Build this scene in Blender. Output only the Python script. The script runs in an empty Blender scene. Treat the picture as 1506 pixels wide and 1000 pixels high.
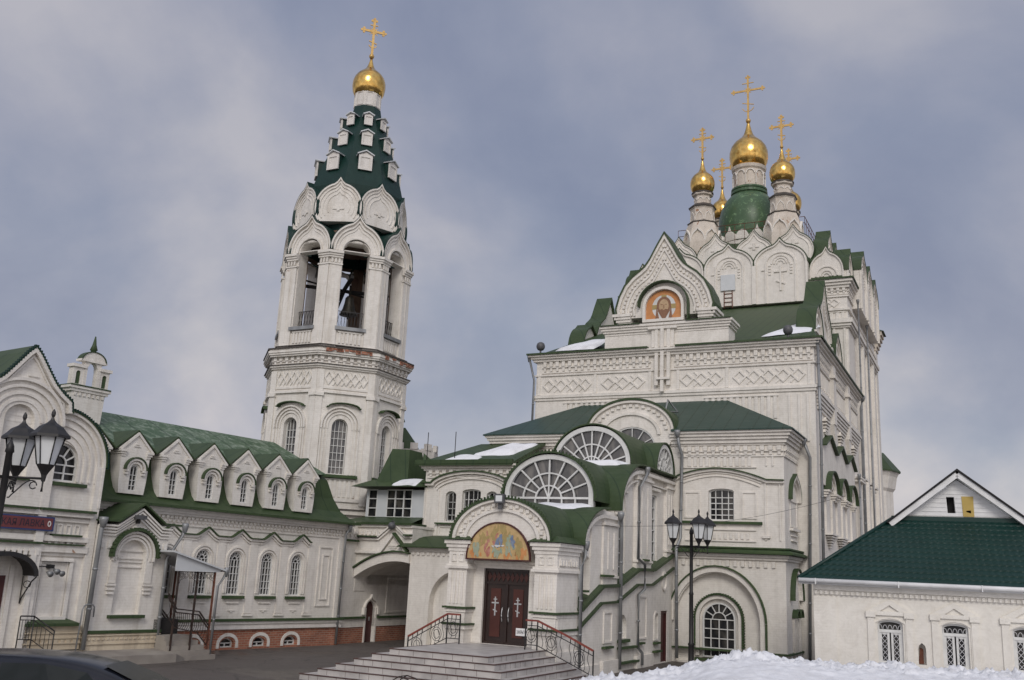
import bpy, bmesh, math, random
from mathutils import Vector, Matrix, noise
from mathutils.geometry import tessellate_polygon
random.seed(7)
pi = math.pi
R = math.radians
sin, cos = math.sin, math.cos
sc = bpy.context.scene
col = sc.collection
EYE = 3.0

# ------------------------------------------------------------------ camera
cd = bpy.data.cameras.new('camera')
cam = bpy.data.objects.new('camera', cd)
col.objects.link(cam)
sc.camera = cam
cd.sensor_width = 36.0
cd.lens = 36.0 * 1420.6 / 1506
cd.clip_start = 0.1
cd.clip_end = 4000
_p, _r = R(13.602), R(2.735)
F = Vector((0, cos(_p), sin(_p)))
Up0 = Vector((0, -sin(_p), cos(_p)))
X0 = Vector((1, 0, 0))
CX = X0 * cos(_r) + Up0 * sin(_r)
CU = -X0 * sin(_r) + Up0 * cos(_r)
cam.matrix_world = Matrix(((CX.x, CU.x, -F.x, 0), (CX.y, CU.y, -F.y, 0), (CX.z, CU.z, -F.z, EYE), (0, 0, 0, 1)))

# ------------------------------------------------------------------ sky, sun, exposure
SUN_AZ, SUN_EL = R(182), R(34)        # azimuth clockwise from +Y
wd = bpy.data.worlds.new('World')
sc.world = wd
wd.use_nodes = True
nt = wd.node_tree
nt.nodes.clear()
N_ = nt.nodes.new
L_ = nt.links.new


def ramp(nt, fac, stops):
    r = nt.nodes.new('ShaderNodeValToRGB')
    e = r.color_ramp.elements
    while len(e) < len(stops):
        e.new(0.5)
    for i, (p, c) in enumerate(stops):
        e[i].position = p
        e[i].color = (*c, 1) if len(c) == 3 else c
    nt.links.new(fac, r.inputs[0])
    return r.outputs[0]


def mth(nt, op, a, b=None, clamp=False):
    m = nt.nodes.new('ShaderNodeMath')
    m.operation = op
    m.use_clamp = clamp
    for i, v in enumerate((a, b)):
        if v is None:
            continue
        if isinstance(v, (int, float)):
            m.inputs[i].default_value = v
        else:
            nt.links.new(v, m.inputs[i])
    return m.outputs[0]


def mixc(nt, fac, a, b, mode='MIX'):
    m = nt.nodes.new('ShaderNodeMix')
    m.data_type = 'RGBA'
    m.blend_type = mode
    for k, v in ((0, fac), (6, a), (7, b)):
        if isinstance(v, (int, float)):
            m.inputs[k].default_value = v
        elif isinstance(v, tuple):
            m.inputs[k].default_value = (*v, 1)
        else:
            nt.links.new(v, m.inputs[k])
    return m.outputs[2]


sky = N_('ShaderNodeTexSky')
sky.sky_type = 'NISHITA'
sky.sun_disc = False
sky.sun_elevation = SUN_EL
sky.sun_rotation = SUN_AZ
sky.air_density = 1.2
sky.dust_density = 2.0
tc = N_('ShaderNodeTexCoord')
sep = N_('ShaderNodeSeparateXYZ')
L_(tc.outputs['Generated'], sep.inputs[0])
zc = mth(nt, 'ADD', mth(nt, 'MAXIMUM', sep.outputs[2], 0.0), 0.75)
cmb = N_('ShaderNodeCombineXYZ')
L_(mth(nt, 'DIVIDE', sep.outputs[0], zc), cmb.inputs[0])
L_(mth(nt, 'DIVIDE', sep.outputs[1], zc), cmb.inputs[1])
n1 = N_('ShaderNodeTexNoise')
n1.inputs['Scale'].default_value = 3.7
n1.inputs['Detail'].default_value = 9
n1.inputs['Roughness'].default_value = 0.52
n1.inputs['Distortion'].default_value = 0.15
mp = N_('ShaderNodeMapping')
mp.inputs['Location'].default_value = (3.1, 7.4, 0)
L_(cmb.outputs[0], mp.inputs[0])
L_(mp.outputs[0], n1.inputs['Vector'])
cloud = ramp(nt, n1.outputs[0], [(0.32, (2.55, 2.88, 3.95)), (0.43, (3.05, 3.35, 4.35)), (0.53, (3.75, 3.92, 4.75)), (0.68, (5.2, 5.1, 5.5))])
mp2 = N_('ShaderNodeMapping')
mp2.inputs['Location'].default_value = (11.3, 2.2, 0)
mp2.inputs['Scale'].default_value = (1, 1.6, 1)
L_(cmb.outputs[0], mp2.inputs[0])
n2 = N_('ShaderNodeTexNoise')
n2.inputs['Scale'].default_value = 1.1
n2.inputs['Detail'].default_value = 4
L_(mp2.outputs[0], n2.inputs['Vector'])
cover = ramp(nt, n2.outputs[0], [(0.34, (0.85, 0.85, 0.85)), (0.52, (0.97, 0.97, 0.97))])
colr = mixc(nt, cover, sky.outputs[0], cloud)
# the cloud deck is thin and bright round the hidden sun, and pale along the horizon
dt = N_('ShaderNodeVectorMath')
dt.operation = 'DOT_PRODUCT'
sd = Vector((sin(SUN_AZ) * cos(SUN_EL), cos(SUN_AZ) * cos(SUN_EL), sin(SUN_EL)))
L_(tc.outputs['Generated'], dt.inputs[0])
dt.inputs[1].default_value = sd
glow = mth(nt, 'MULTIPLY', mth(nt, 'POWER', mth(nt, 'MAXIMUM', dt.outputs['Value'], 0.0), 2.0), 2.6)
colr = mixc(nt, 1.0, colr, mixc(nt, glow, (1, 1, 1), (2.0, 1.9, 1.75)), 'MULTIPLY')
hor = ramp(nt, sep.outputs[2], [(0.0, (1.45, 1.36, 1.25)), (0.2, (1.12, 1.09, 1.05)), (0.45, (0.93, 0.94, 0.97))])
colr = mixc(nt, 1.0, colr, hor, 'MULTIPLY')
bg = N_('ShaderNodeBackground')
bg.inputs[1].default_value = 0.1
wo = N_('ShaderNodeOutputWorld')
L_(colr, bg.inputs[0])
L_(bg.outputs[0], wo.inputs[0])

sl = bpy.data.lights.new('sun', 'SUN')
sl.energy = 1.3
sl.angle = R(22)
sl.color = (1.0, 0.95, 0.88)
so = bpy.data.objects.new('sun', sl)
so.rotation_euler = (-sd).to_track_quat('-Z', 'Y').to_euler()
so.location = sd * 300
col.objects.link(so)
sc.view_settings.view_transform = 'Standard'
sc.view_settings.look = 'None'
sc.view_settings.gamma = 1
sc.view_settings.exposure = -0.05

# ------------------------------------------------------------------ materials
MAT = {}


def newmat(name):
    m = bpy.data.materials.new(name)
    m.use_nodes = True
    return m, m.node_tree, m.node_tree.nodes['Principled BSDF']


def noise_(nt, scale, detail=4, vec=None, dist=0.0, rough=0.5):
    n = nt.nodes.new('ShaderNodeTexNoise')
    n.inputs['Scale'].default_value = scale
    n.inputs['Detail'].default_value = detail
    n.inputs['Distortion'].default_value = dist
    n.inputs['Roughness'].default_value = rough
    if vec is not None:
        nt.links.new(vec, n.inputs['Vector'])
    return n.outputs[0]


def objvec(nt, scale=(1, 1, 1)):
    t = nt.nodes.new('ShaderNodeTexCoord')
    m = nt.nodes.new('ShaderNodeMapping')
    m.inputs['Scale'].default_value = scale
    nt.links.new(t.outputs['Object'], m.inputs[0])
    return m.outputs[0]


def wallvec(nt):
    t = nt.nodes.new('ShaderNodeTexCoord')
    s = nt.nodes.new('ShaderNodeSeparateXYZ')
    nt.links.new(t.outputs['Object'], s.inputs[0])
    c = nt.nodes.new('ShaderNodeCombineXYZ')
    nt.links.new(mth(nt, 'ADD', s.outputs[0], s.outputs[1]), c.inputs[0])
    nt.links.new(s.outputs[2], c.inputs[1])
    return c.outputs[0]


def bump(nt, b, h, strength, dist=0.02):
    n = nt.nodes.new('ShaderNodeBump')
    n.inputs['Strength'].default_value = strength
    n.inputs['Distance'].default_value = dist
    nt.links.new(h, n.inputs['Height'])
    nt.links.new(n.outputs[0], b.inputs['Normal'])


def simple(name, a, b2=None, scale=3.0, rough=0.6, metal=0.0, bmp=0.0, lo=0.35, hi=0.65, vs=(1, 1, 1), spec=None, bscale=None):
    m, nt, b = newmat(name)
    v = objvec(nt, vs)
    f = noise_(nt, scale, 5, v)
    if b2 is None:
        b2 = tuple(x * 0.85 for x in a)
    nt.links.new(ramp(nt, f, [(lo, a), (hi, b2)]), b.inputs['Base Color'])
    b.inputs['Roughness'].default_value = rough
    b.inputs['Metallic'].default_value = metal
    if spec is not None:
        b.inputs['Specular IOR Level'].default_value = spec
    if bmp:
        bump(nt, b, noise_(nt, bscale or scale * 6, 4, v), bmp)
    MAT[name] = m
    return m


def wallmat(name, c1, c2, stain, brick=0.35, streak=0.5, flake=0.0):
    m, nt, b = newmat(name)
    v = objvec(nt)
    base = ramp(nt, noise_(nt, 0.7, 6, v, 0.3, 0.6), [(0.3, c1), (0.7, c2)])
    # rain streaks run down the wall, damp marks of their own shape
    st = noise_(nt, 1.0, 5, objvec(nt, (3.2, 3.2, 0.35)), 0.2, 0.65)
    stm = ramp(nt, st, [(0.50, (0, 0, 0)), (0.74, (streak,) * 3)])
    base = mixc(nt, stm, base, stain)
    bk = nt.nodes.new('ShaderNodeTexBrick')
    bk.inputs['Scale'].default_value = 1.0
    bk.inputs['Brick Width'].default_value = 0.27
    bk.inputs['Row Height'].default_value = 0.085
    bk.inputs['Mortar Size'].default_value = 0.008
    bk.inputs['Mortar Smooth'].default_value = 0.3
    bk.inputs['Color1'].default_value = (1, 1, 1, 1)
    bk.inputs['Color2'].default_value = (0.93, 0.93, 0.93, 1)
    bk.inputs['Mortar'].default_value = (0.8, 0.79, 0.77, 1)
    nt.links.new(wallvec(nt), bk.inputs[0])
    base = mixc(nt, brick, base, mixc(nt, 1.0, base, bk.outputs[0], 'MULTIPLY'))
    if flake:
        fl = ramp(nt, noise_(nt, 1.9, 8, v, 0.6, 0.7), [(0.70 - flake, (0, 0, 0)), (0.73 - flake, (1, 1, 1))])
        base = mixc(nt, fl, base, (0.33, 0.19, 0.12))
    nt.links.new(base, b.inputs['Base Color'])
    pt = ramp(nt, noise_(nt, 2.6, 9, v, 1.2, 0.72), [(0.42, (1.05, 1.05, 1.05)), (0.52, (1.0, 0.998, 0.992)), (0.68, (0.91, 0.90, 0.885))])
    base = mixc(nt, 1.0, base, pt, 'MULTIPLY')
    nt.links.new(base, b.inputs['Base Color'])
    b.inputs['Roughness'].default_value = 0.85
    b.inputs['Specular IOR Level'].default_value = 0.2
    h = mth(nt, 'ADD', mth(nt, 'MULTIPLY', bk.outputs[1], -0.6), noise_(nt, 14, 5, v, 0, 0.7))
    bump(nt, b, h, 0.35, 0.012)
    MAT[name] = m


wallmat('wall', (0.79, 0.755, 0.70), (0.72, 0.685, 0.63), (0.53, 0.50, 0.45), streak=0.45)
wallmat('wallold', (0.78, 0.75, 0.70), (0.70, 0.67, 0.62), (0.48, 0.43, 0.36), streak=0.5, flake=0.012)
wallmat('plinth', (0.66, 0.58, 0.45), (0.53, 0.45, 0.33), (0.36, 0.30, 0.23), streak=0.8)
wallmat('white', (0.74, 0.715, 0.68), (0.68, 0.65, 0.61), (0.52, 0.5, 0.47), brick=0.5)
wallmat('housewall', (0.76, 0.73, 0.67), (0.71, 0.68, 0.62), (0.60, 0.56, 0.50), brick=0.0, streak=0.2)
wallmat('peeling', (0.68, 0.62, 0.54), (0.56, 0.5, 0.43), (0.42, 0.36, 0.29), streak=0.6, flake=0.10)


def seamroof(name, c1, c2, pale, palelo=0.62, rough=0.5, pitch=2.0, ax=(1, 1), seam=0.5, palehi=None):
    m, nt, b = newmat(name)
    v = objvec(nt)
    base = ramp(nt, noise_(nt, 1.3, 6, v, 0.4, 0.65), [(0.3, c1), (0.7, c2)])
    pm = ramp(nt, noise_(nt, 3.5, 8, v, 0.8, 0.75), [(palelo, (0, 0, 0)), ((palehi or palelo + 0.12), (1, 1, 1))])
    base = mixc(nt, pm, base, pale)
    s = nt.nodes.new('ShaderNodeSeparateXYZ')
    nt.links.new(v, s.inputs[0])
    q = mth(nt, 'ADD', mth(nt, 'MULTIPLY', s.outputs[0], ax[0]), mth(nt, 'MULTIPLY', s.outputs[1], ax[1]))
    fr = mth(nt, 'FRACT', mth(nt, 'MULTIPLY', q, pitch))
    rid = mth(nt, 'GREATER_THAN', fr, 0.93)
    base = mixc(nt, mth(nt, 'MULTIPLY', rid, seam), base, (0.012, 0.03, 0.015))
    nt.links.new(base, b.inputs['Base Color'])
    b.inputs['Roughness'].default_value = rough
    b.inputs['Specular IOR Level'].default_value = 0.28
    bump(nt, b, mth(nt, 'ADD', rid, mth(nt, 'MULTIPLY', noise_(nt, 2.5, 3, v), 1.0)), 0.35, 0.03)
    MAT[name] = m


GREEN1, GREEN2 = (0.036, 0.060, 0.025), (0.054, 0.082, 0.036)
seamroof('green', GREEN1, GREEN2, (0.10, 0.20, 0.09), 0.64, seam=0.5, pitch=1.3)
seamroof('greenseam', GREEN1, (0.046, 0.078, 0.030), (0.10, 0.15, 0.08), 0.68, ax=(1, 0), pitch=2.2, seam=0.8)
seamroof('greenold', (0.042, 0.088, 0.042), (0.085, 0.135, 0.075), (0.27, 0.32, 0.25), 0.47, rough=0.55, ax=(1, 0), pitch=0.75, palehi=0.66)
seamroof('bulb', (0.058, 0.105, 0.056), (0.075, 0.13, 0.07), (0.20, 0.32, 0.17), 0.54, rough=0.35, seam=0.0)
seamroof('tealseam', (0.024, 0.052, 0.040), (0.034, 0.066, 0.052), (0.06, 0.10, 0.09), 0.7, rough=0.38, ax=(1, 0), pitch=1.75, seam=0.9)
seamroof('tent', (0.004, 0.024, 0.019), (0.007, 0.033, 0.026), (0.015, 0.05, 0.04), 0.75, rough=0.45, seam=0.0)
simple('moss', (0.030, 0.062, 0.022), (0.055, 0.085, 0.03), 4, 0.8, bmp=0.3)
simple('gold', (0.80, 0.53, 0.17), (0.62, 0.37, 0.10), 5, 0.19, 1.0, bmp=0.22, bscale=9)
simple('goldcross', (0.62, 0.41, 0.15), (0.50, 0.31, 0.10), 5, 0.42, 0.5)
simple('iron', (0.012, 0.012, 0.013), (0.02, 0.018, 0.018), 8, 0.5)
simple('wrought', (0.022, 0.016, 0.014), (0.05, 0.028, 0.02), 8, 0.6)
simple('darkred', (0.075, 0.016, 0.014), (0.055, 0.012, 0.012), 3, 0.5)
simple('redrail', (0.24, 0.055, 0.035), (0.18, 0.04, 0.03), 6, 0.4)
simple('doorwood', (0.022, 0.012, 0.010), (0.03, 0.016, 0.012), 3, 0.35)
simple('doorpanel', (0.075, 0.020, 0.013), (0.06, 0.016, 0.011), 3, 0.4)
simple('silver', (0.62, 0.62, 0.62), None, 5, 0.35, 0.6)
simple('pipe', (0.30, 0.31, 0.315), (0.20, 0.205, 0.21), 2.5, 0.45, 0.3, vs=(1, 1, 0.6))
simple('frame', (0.70, 0.70, 0.68), (0.6, 0.6, 0.58), 4, 0.5)
simple('brownframe', (0.33, 0.27, 0.22), (0.25, 0.2, 0.17), 4, 0.6)
simple('panelwhite', (0.60, 0.62, 0.63), (0.55, 0.57, 0.58), 2, 0.5)
simple('marble', (0.50, 0.475, 0.45), (0.36, 0.34, 0.325), 2.2, 0.45, bmp=0.1)
simple('nosing', (0.085, 0.04, 0.032), (0.06, 0.03, 0.025), 6, 0.6)
simple('concrete', (0.33, 0.30, 0.26), (0.24, 0.215, 0.19), 1.5, 0.9, bmp=0.3)
simple('snow', (0.80, 0.81, 0.835), (0.62, 0.62, 0.63), 2.2, 0.8, bmp=0.6, bscale=14, spec=0.2, lo=0.45, hi=0.85)
simple('rust', (0.16, 0.055, 0.03), (0.10, 0.035, 0.02), 6, 0.8)
simple('flashing', (0.085, 0.07, 0.058), (0.055, 0.05, 0.045), 5, 0.6)
simple('bronze', (0.05, 0.042, 0.032), (0.03, 0.03, 0.025), 6, 0.5, 0.6)
simple('dark', (0.012, 0.012, 0.013), (0.02, 0.018, 0.017), 2, 0.9)
simple('belfryin', (0.12, 0.07, 0.05), (0.20, 0.14, 0.10), 2, 0.95)
simple('shade', (0.72, 0.74, 0.74), (0.66, 0.68, 0.68), 2, 0.45)
simple('yellowboard', (0.50, 0.36, 0.10), (0.42, 0.30, 0.08), 2, 0.7)
simple('signred', (0.16, 0.04, 0.04), (0.13, 0.03, 0.035), 3, 0.5)
simple('signink', (0.015, 0.015, 0.03), None, 3, 0.5)
simple('paper', (0.82, 0.82, 0.82), (0.78, 0.78, 0.78), 3, 0.7)
simple('ink', (0.02, 0.02, 0.02), None, 3, 0.7)
simple('carpaint', (0.006, 0.007, 0.011), (0.010, 0.011, 0.016), 3, 0.18)
simple('rubber', (0.015, 0.015, 0.015), None, 4, 0.9)
simple('redpaint', (0.50, 0.07, 0.03), (0.42, 0.05, 0.03), 3, 0.6)
simple('gutterwhite', (0.74, 0.74, 0.73), None, 3, 0.4)
simple('floodgrey', (0.10, 0.10, 0.105), (0.07, 0.07, 0.075), 5, 0.5)
simple('iconorange', (0.58, 0.27, 0.10), (0.50, 0.21, 0.07), 3, 0.6)
simple('iconwhite', (0.66, 0.66, 0.64), None, 3, 0.6)
simple('iconbrown', (0.20, 0.10, 0.055), (0.26, 0.13, 0.07), 14, 0.6)
simple('iconskin', (0.52, 0.37, 0.22), (0.42, 0.28, 0.16), 6, 0.6)
simple('iconocher', (0.40, 0.30, 0.12), None, 6, 0.6)
simple('icongold', (0.56, 0.40, 0.19), (0.46, 0.31, 0.14), 6, 0.5)
simple('iconrose', (0.38, 0.14, 0.10), (0.5, 0.26, 0.2), 9, 0.6)
simple('iconblue', (0.13, 0.18, 0.28), (0.22, 0.26, 0.34), 9, 0.6)
simple('iconteal', (0.27, 0.33, 0.24), (0.36, 0.38, 0.28), 9, 0.6)
simple('signblue', (0.03, 0.05, 0.16), None, 3, 0.5)


def mk_glass():
    for name, c1, c2, rough in (('glass', (0.012, 0.013, 0.016), (0.075, 0.07, 0.062), 0.10), ('fanglass', (0.05, 0.05, 0.055), (0.16, 0.15, 0.14), 0.06), ('carglass', (0.010, 0.014, 0.015), (0.016, 0.02, 0.022), 0.25)):
        m, nt, b = newmat(name)
        v = objvec(nt, (1, 1, 0.4))
        nt.links.new(ramp(nt, noise_(nt, 3.0, 3, v, 0.5), [(0.42, c1), (0.66, c2)]), b.inputs['Base Color'])
        b.inputs['Roughness'].default_value = rough
        b.inputs['Specular IOR Level'].default_value = {'glass': 0.45, 'fanglass': 0.7, 'carglass': 0.15}[name]
        if name != 'carglass':
            bump(nt, b, noise_(nt, 2.0, 2, objvec(nt)), 0.12, 0.02)
        MAT[name] = m


mk_glass()


def mk_brick():
    m, nt, b = newmat('brick')
    bk = nt.nodes.new('ShaderNodeTexBrick')
    bk.inputs['Scale'].default_value = 1.0
    bk.inputs['Brick Width'].default_value = 0.26
    bk.inputs['Row Height'].default_value = 0.08
    bk.inputs['Mortar Size'].default_value = 0.010
    bk.inputs['Color1'].default_value = (0.36, 0.14, 0.085, 1)
    bk.inputs['Color2'].default_value = (0.26, 0.09, 0.055, 1)
    bk.inputs['Mortar'].default_value = (0.36, 0.26, 0.2, 1)
    nt.links.new(wallvec(nt), bk.inputs[0])
    f = ramp(nt, noise_(nt, 1.5, 6, objvec(nt), 0.3, 0.7), [(0.35, (0.8, 0.8, 0.8)), (0.6, (1.15, 1.1, 1.05)), (0.75, (1.7, 1.75, 1.8))])
    nt.links.new(mixc(nt, 1.0, bk.outputs[0], f, 'MULTIPLY'), b.inputs['Base Color'])
    b.inputs['Roughness'].default_value = 0.9
    bump(nt, b, mth(nt, 'MULTIPLY', bk.outputs[1], -1.0), 0.5, 0.01)
    MAT['brick'] = m


mk_brick()


def mk_asphalt():
    m, nt, b = newmat('asphalt')
    v = objvec(nt)
    wet = noise_(nt, 0.25, 6, v, 0.5, 0.6)
    base = ramp(nt, wet, [(0.35, (0.062, 0.052, 0.046)), (0.55, (0.095, 0.080, 0.070)), (0.7, (0.125, 0.108, 0.095))])
    base = mixc(nt, 0.35, base, ramp(nt, noise_(nt, 60, 3, v), [(0.35, (0.04, 0.035, 0.03)), (0.7, (0.17, 0.15, 0.135))]))
    vo = nt.nodes.new('ShaderNodeTexVoronoi')
    vo.feature = 'DISTANCE_TO_EDGE'
    vo.inputs['Scale'].default_value = 0.33
    dv = nt.nodes.new('ShaderNodeVectorMath')
    dv.operation = 'ADD'
    nt.links.new(v, dv.inputs[0])
    nn = nt.nodes.new('ShaderNodeTexNoise')
    nn.inputs['Scale'].default_value = 1.2
    nt.links.new(v, nn.inputs['Vector'])
    nt.links.new(nn.outputs[1], dv.inputs[1])
    nt.links.new(dv.outputs[0], vo.inputs['Vector'])
    base = mixc(nt, ramp(nt, vo.outputs[0], [(0.0, (0.8,) * 3), (0.012, (0, 0, 0))]), base, (0.02, 0.018, 0.016))
    base = mixc(nt, ramp(nt, noise_(nt, 1.7, 8, v, 0.8, 0.75), [(0.60, (0, 0, 0)), (0.70, (0.35,) * 3)]), base, (0.30, 0.27, 0.24))
    nt.links.new(base, b.inputs['Base Color'])
    nt.links.new(ramp(nt, wet, [(0.36, (0.32,) * 3), (0.55, (0.75,) * 3)]), b.inputs['Roughness'])
    bump(nt, b, noise_(nt, 50, 3, v), 0.4, 0.01)
    MAT['asphalt'] = m


mk_asphalt()


def mk_tile():
    m, nt, b = newmat('metaltile')
    v = objvec(nt)
    nt.links.new(ramp(nt, noise_(nt, 0.8, 5, v), [(0.3, (0.004, 0.026, 0.021)), (0.7, (0.006, 0.034, 0.028))]), b.inputs['Base Color'])
    b.inputs['Roughness'].default_value = 0.42
    b.inputs['Specular IOR Level'].default_value = 0.35
    MAT['metaltile'] = m


mk_tile()

# ------------------------------------------------------------------ geometry helpers


class W:
    """A vertical drawing plane: s runs along it, d runs out of it."""

    def __init__(s, ou, ov, du=1.0, dv=0.0):
        s.o = (ou, ov)
        s.d = (du, dv)

    def P(w, s, z, d=0.0):
        du, dv = w.d
        return (w.o[0] + du * s + dv * d, w.o[1] + dv * s - du * d, z)


def arcp(cs, cz, rx, a0, a1, n, ry=None):
    ry = rx if ry is None else ry
    return [(cs + rx * cos(R(a0 + (a1 - a0) * i / n)), cz + ry * sin(R(a0 + (a1 - a0) * i / n))) for i in range(n + 1)]


def arch(cs, z0, w, hs, rise=None, n=14):
    rise = w / 2 if rise is None else rise
    p = [(cs - w / 2, z0), (cs + w / 2, z0)]
    if rise < 0.02:
        return p + [(cs + w / 2, hs), (cs - w / 2, hs)]
    return p + arcp(cs, hs, w / 2, 0, 180, n, rise)


def keel(cs, z0, w, h, tip=0.35, a0=0, n=18, neck=0.3):
    """ogee gable outline from the right foot over the point to the left foot"""
    rx = w / 2
    ry = (h - tip) / (1 - sin(R(a0)))
    cz = z0 - ry * sin(R(a0))
    right = []
    for i in range(n + 1):
        a = R(a0 + (90 - a0) * i / n)
        x = rx * cos(a)
        z = cz + ry * sin(a)
        t = abs(x) / rx / neck
        if t < 1 and a > 0:
            z += tip * (1 - t) ** 1.7
        right.append((x, z))
    return [(cs + x, z) for x, z in right] + [(cs - x, z) for x, z in right[-2::-1]]


def scl(pts, c, k, kz=None):
    kz = k if kz is None else kz
    return [(c[0] + (x - c[0]) * k, c[1] + (z - c[1]) * kz) for x, z in pts]


def offs(pts, w, closed=False):
    n = len(pts)
    out = []
    for i in range(n):
        if closed:
            a, b, c = pts[i - 1], pts[i], pts[(i + 1) % n]
        else:
            a, b, c = pts[max(i - 1, 0)], pts[i], pts[min(i + 1, n - 1)]
        d1 = (b[0] - a[0], b[1] - a[1])
        d2 = (c[0] - b[0], c[1] - b[1])
        l1, l2 = math.hypot(*d1), math.hypot(*d2)
        if l1 < 1e-9 and l2 < 1e-9:
            out.append(b)
            continue
        if l1 < 1e-9:
            d1, l1 = d2, l2
        if l2 < 1e-9:
            d2, l2 = d1, l1
        n1 = (-d1[1] / l1, d1[0] / l1)
        n2 = (-d2[1] / l2, d2[0] / l2)
        m = (n1[0] + n2[0], n1[1] + n2[1])
        q = max(m[0] * n1[0] + m[1] * n1[1], 0.5)
        out.append((b[0] + m[0] * w / q, b[1] + m[1] * w / q))
    return out


class MB:
    def __init__(s):
        s.v = []
        s.f = []
        s.m = []
        s.smooth = set()

    def add(s, vs, fs, mi=0, sm=False):
        k = len(s.v)
        s.v += [tuple(p) for p in vs]
        for f in fs:
            if sm:
                s.smooth.add(len(s.f))
            s.f.append(tuple(i + k for i in f))
            s.m.append(mi)

    def slab(s, x0, x1, y0, y1, z0, z1, mi=0):
        s.add([(x, y, z) for z in (z0, z1) for y in (y0, y1) for x in (x0, x1)],
              [(0, 2, 3, 1), (4, 5, 7, 6), (0, 1, 5, 4), (2, 6, 7, 3), (0, 4, 6, 2), (1, 3, 7, 5)], mi)

    def box(s, w, s0, s1, z0, z1, d0, d1, mi=0):
        s.add([w.P(a, z, d) for z in (z0, z1) for d in (d0, d1) for a in (s0, s1)],
              [(0, 2, 3, 1), (4, 5, 7, 6), (0, 1, 5, 4), (2, 6, 7, 3), (0, 4, 6, 2), (1, 3, 7, 5)], mi)

    def prism(s, w, pts, d0, d1, holes=(), back=True, mi=0):
        loops = [pts] + list(holes)
        flat = [p for l in loops for p in l]
        n = len(flat)
        tris = tessellate_polygon([[Vector((p[0], p[1], 0)) for p in l] for l in loops])
        vs = [w.P(a, z, d1) for a, z in flat] + [w.P(a, z, d0) for a, z in flat]
        fs = [tuple(t) for t in tris]
        if back:
            fs += [tuple(i + n for i in reversed(t)) for t in tris]
        k = 0
        for l in loops:
            m = len(l)
            for i in range(m):
                a, b = k + i, k + (i + 1) % m
                fs.append((a, b, b + n, a + n))
            k += m
        s.add(vs, fs, mi)

    def band(s, w, A, B, d0, d1, closed=False, mi=0, sm=False):
        n = len(A)
        vs = []
        for a, b in zip(A, B):
            vs += [w.P(*a, d1), w.P(*b, d1), w.P(*b, d0), w.P(*a, d0)]
        fs = []
        for i in range(n if closed else n - 1):
            j = (i + 1) % n
            for k in range(4):
                fs.append((4 * i + k, 4 * j + k, 4 * j + (k + 1) % 4, 4 * i + (k + 1) % 4))
        if not closed:
            fs += [(0, 1, 2, 3), (4 * n - 4, 4 * n - 3, 4 * n - 2, 4 * n - 1)]
        s.add(vs, fs, mi, sm)

    def strip(s, w, pts, wd, d0, d1, mi=0, closed=False, sm=False):
        """band of width wd on the left of a polyline"""
        s.band(w, pts, offs(pts, wd, closed), d0, d1, closed, mi, sm)

    def bar(s, w, p, q, wd, d0, d1, mi=0):
        dx, dz = q[0] - p[0], q[1] - p[1]
        l = math.hypot(dx, dz) or 1
        nx, nz = -dz / l * wd / 2, dx / l * wd / 2
        s.band(w, [(p[0] - nx, p[1] - nz), (q[0] - nx, q[1] - nz)], [(p[0] + nx, p[1] + nz), (q[0] + nx, q[1] + nz)], d0, d1, mi=mi)

    def poly(s, pts, mi=0):
        s.add(pts, [tuple(range(len(pts)))], mi)

    def plate(s, pts, t=0.06, mi=0):
        """planar 3-D polygon with thickness below it"""
        n = len(pts)
        s.add(list(pts) + [(x, y, z - t) for x, y, z in pts],
              [tuple(range(n)), tuple(range(2 * n - 1, n - 1, -1))] + [(i, (i + 1) % n, (i + 1) % n + n, i + n) for i in range(n)], mi)

    def lathe(s, cx, cy, prof, n=16, ph=0.0, mi=0, sm=True, cap=True):
        vs = []
        for r, z in prof:
            for k in range(n):
                a = ph + 2 * pi * k / n
                vs.append((cx + r * cos(a), cy + r * sin(a), z))
        fs = []
        for i in range(len(prof) - 1):
            for k in range(n):
                j = (k + 1) % n
                fs.append((i * n + k, i * n + j, (i + 1) * n + j, (i + 1) * n + k))
        if cap:
            fs.append(tuple(range(n)))
            fs.append(tuple(reversed(range((len(prof) - 1) * n, len(prof) * n))))
        s.add(vs, fs, mi, sm)

    def tube(s, pts, r, n=6, mi=0):
        P = [Vector(p) for p in pts]
        m = len(P)
        vs = []
        for i, p in enumerate(P):
            t = (P[min(i + 1, m - 1)] - P[max(i - 1, 0)])
            if t.length < 1e-9:
                t = Vector((0, 0, 1))
            t.normalize()
            a = t.orthogonal() if abs(t.z) > 0.99 else t.cross(Vector((0, 0, 1)))
            if abs(t.z) > 0.99:
                a = Vector((1, 0, 0))
                a = (a - t * a.dot(t))
            a.normalize()
            b = t.cross(a)
            rr = r[i] if isinstance(r, (list, tuple)) else r
            for k in range(n):
                q = 2 * pi * k / n
                vs.append(p + a * rr * cos(q) + b * rr * sin(q))
        fs = []
        for i in range(m - 1):
            for k in range(n):
                j = (k + 1) % n
                fs.append((i * n + k, i * n + j, (i + 1) * n + j, (i + 1) * n + k))
        fs += [tuple(range(n)), tuple(range((m - 1) * n, m * n))]
        s.add([tuple(v) for v in vs], fs, mi, True)

    def dentils(s, w, s0, s1, z0, z1, d0, d1, pitch=0.3, duty=0.5, mi=0):
        n = max(1, int(round((s1 - s0) / pitch)))
        p = (s1 - s0) / n
        for i in range(n):
            a = s0 + p * i + p * (1 - duty) / 2
            s.box(w, a, a + p * duty, z0, z1, d0, d1, mi)

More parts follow.
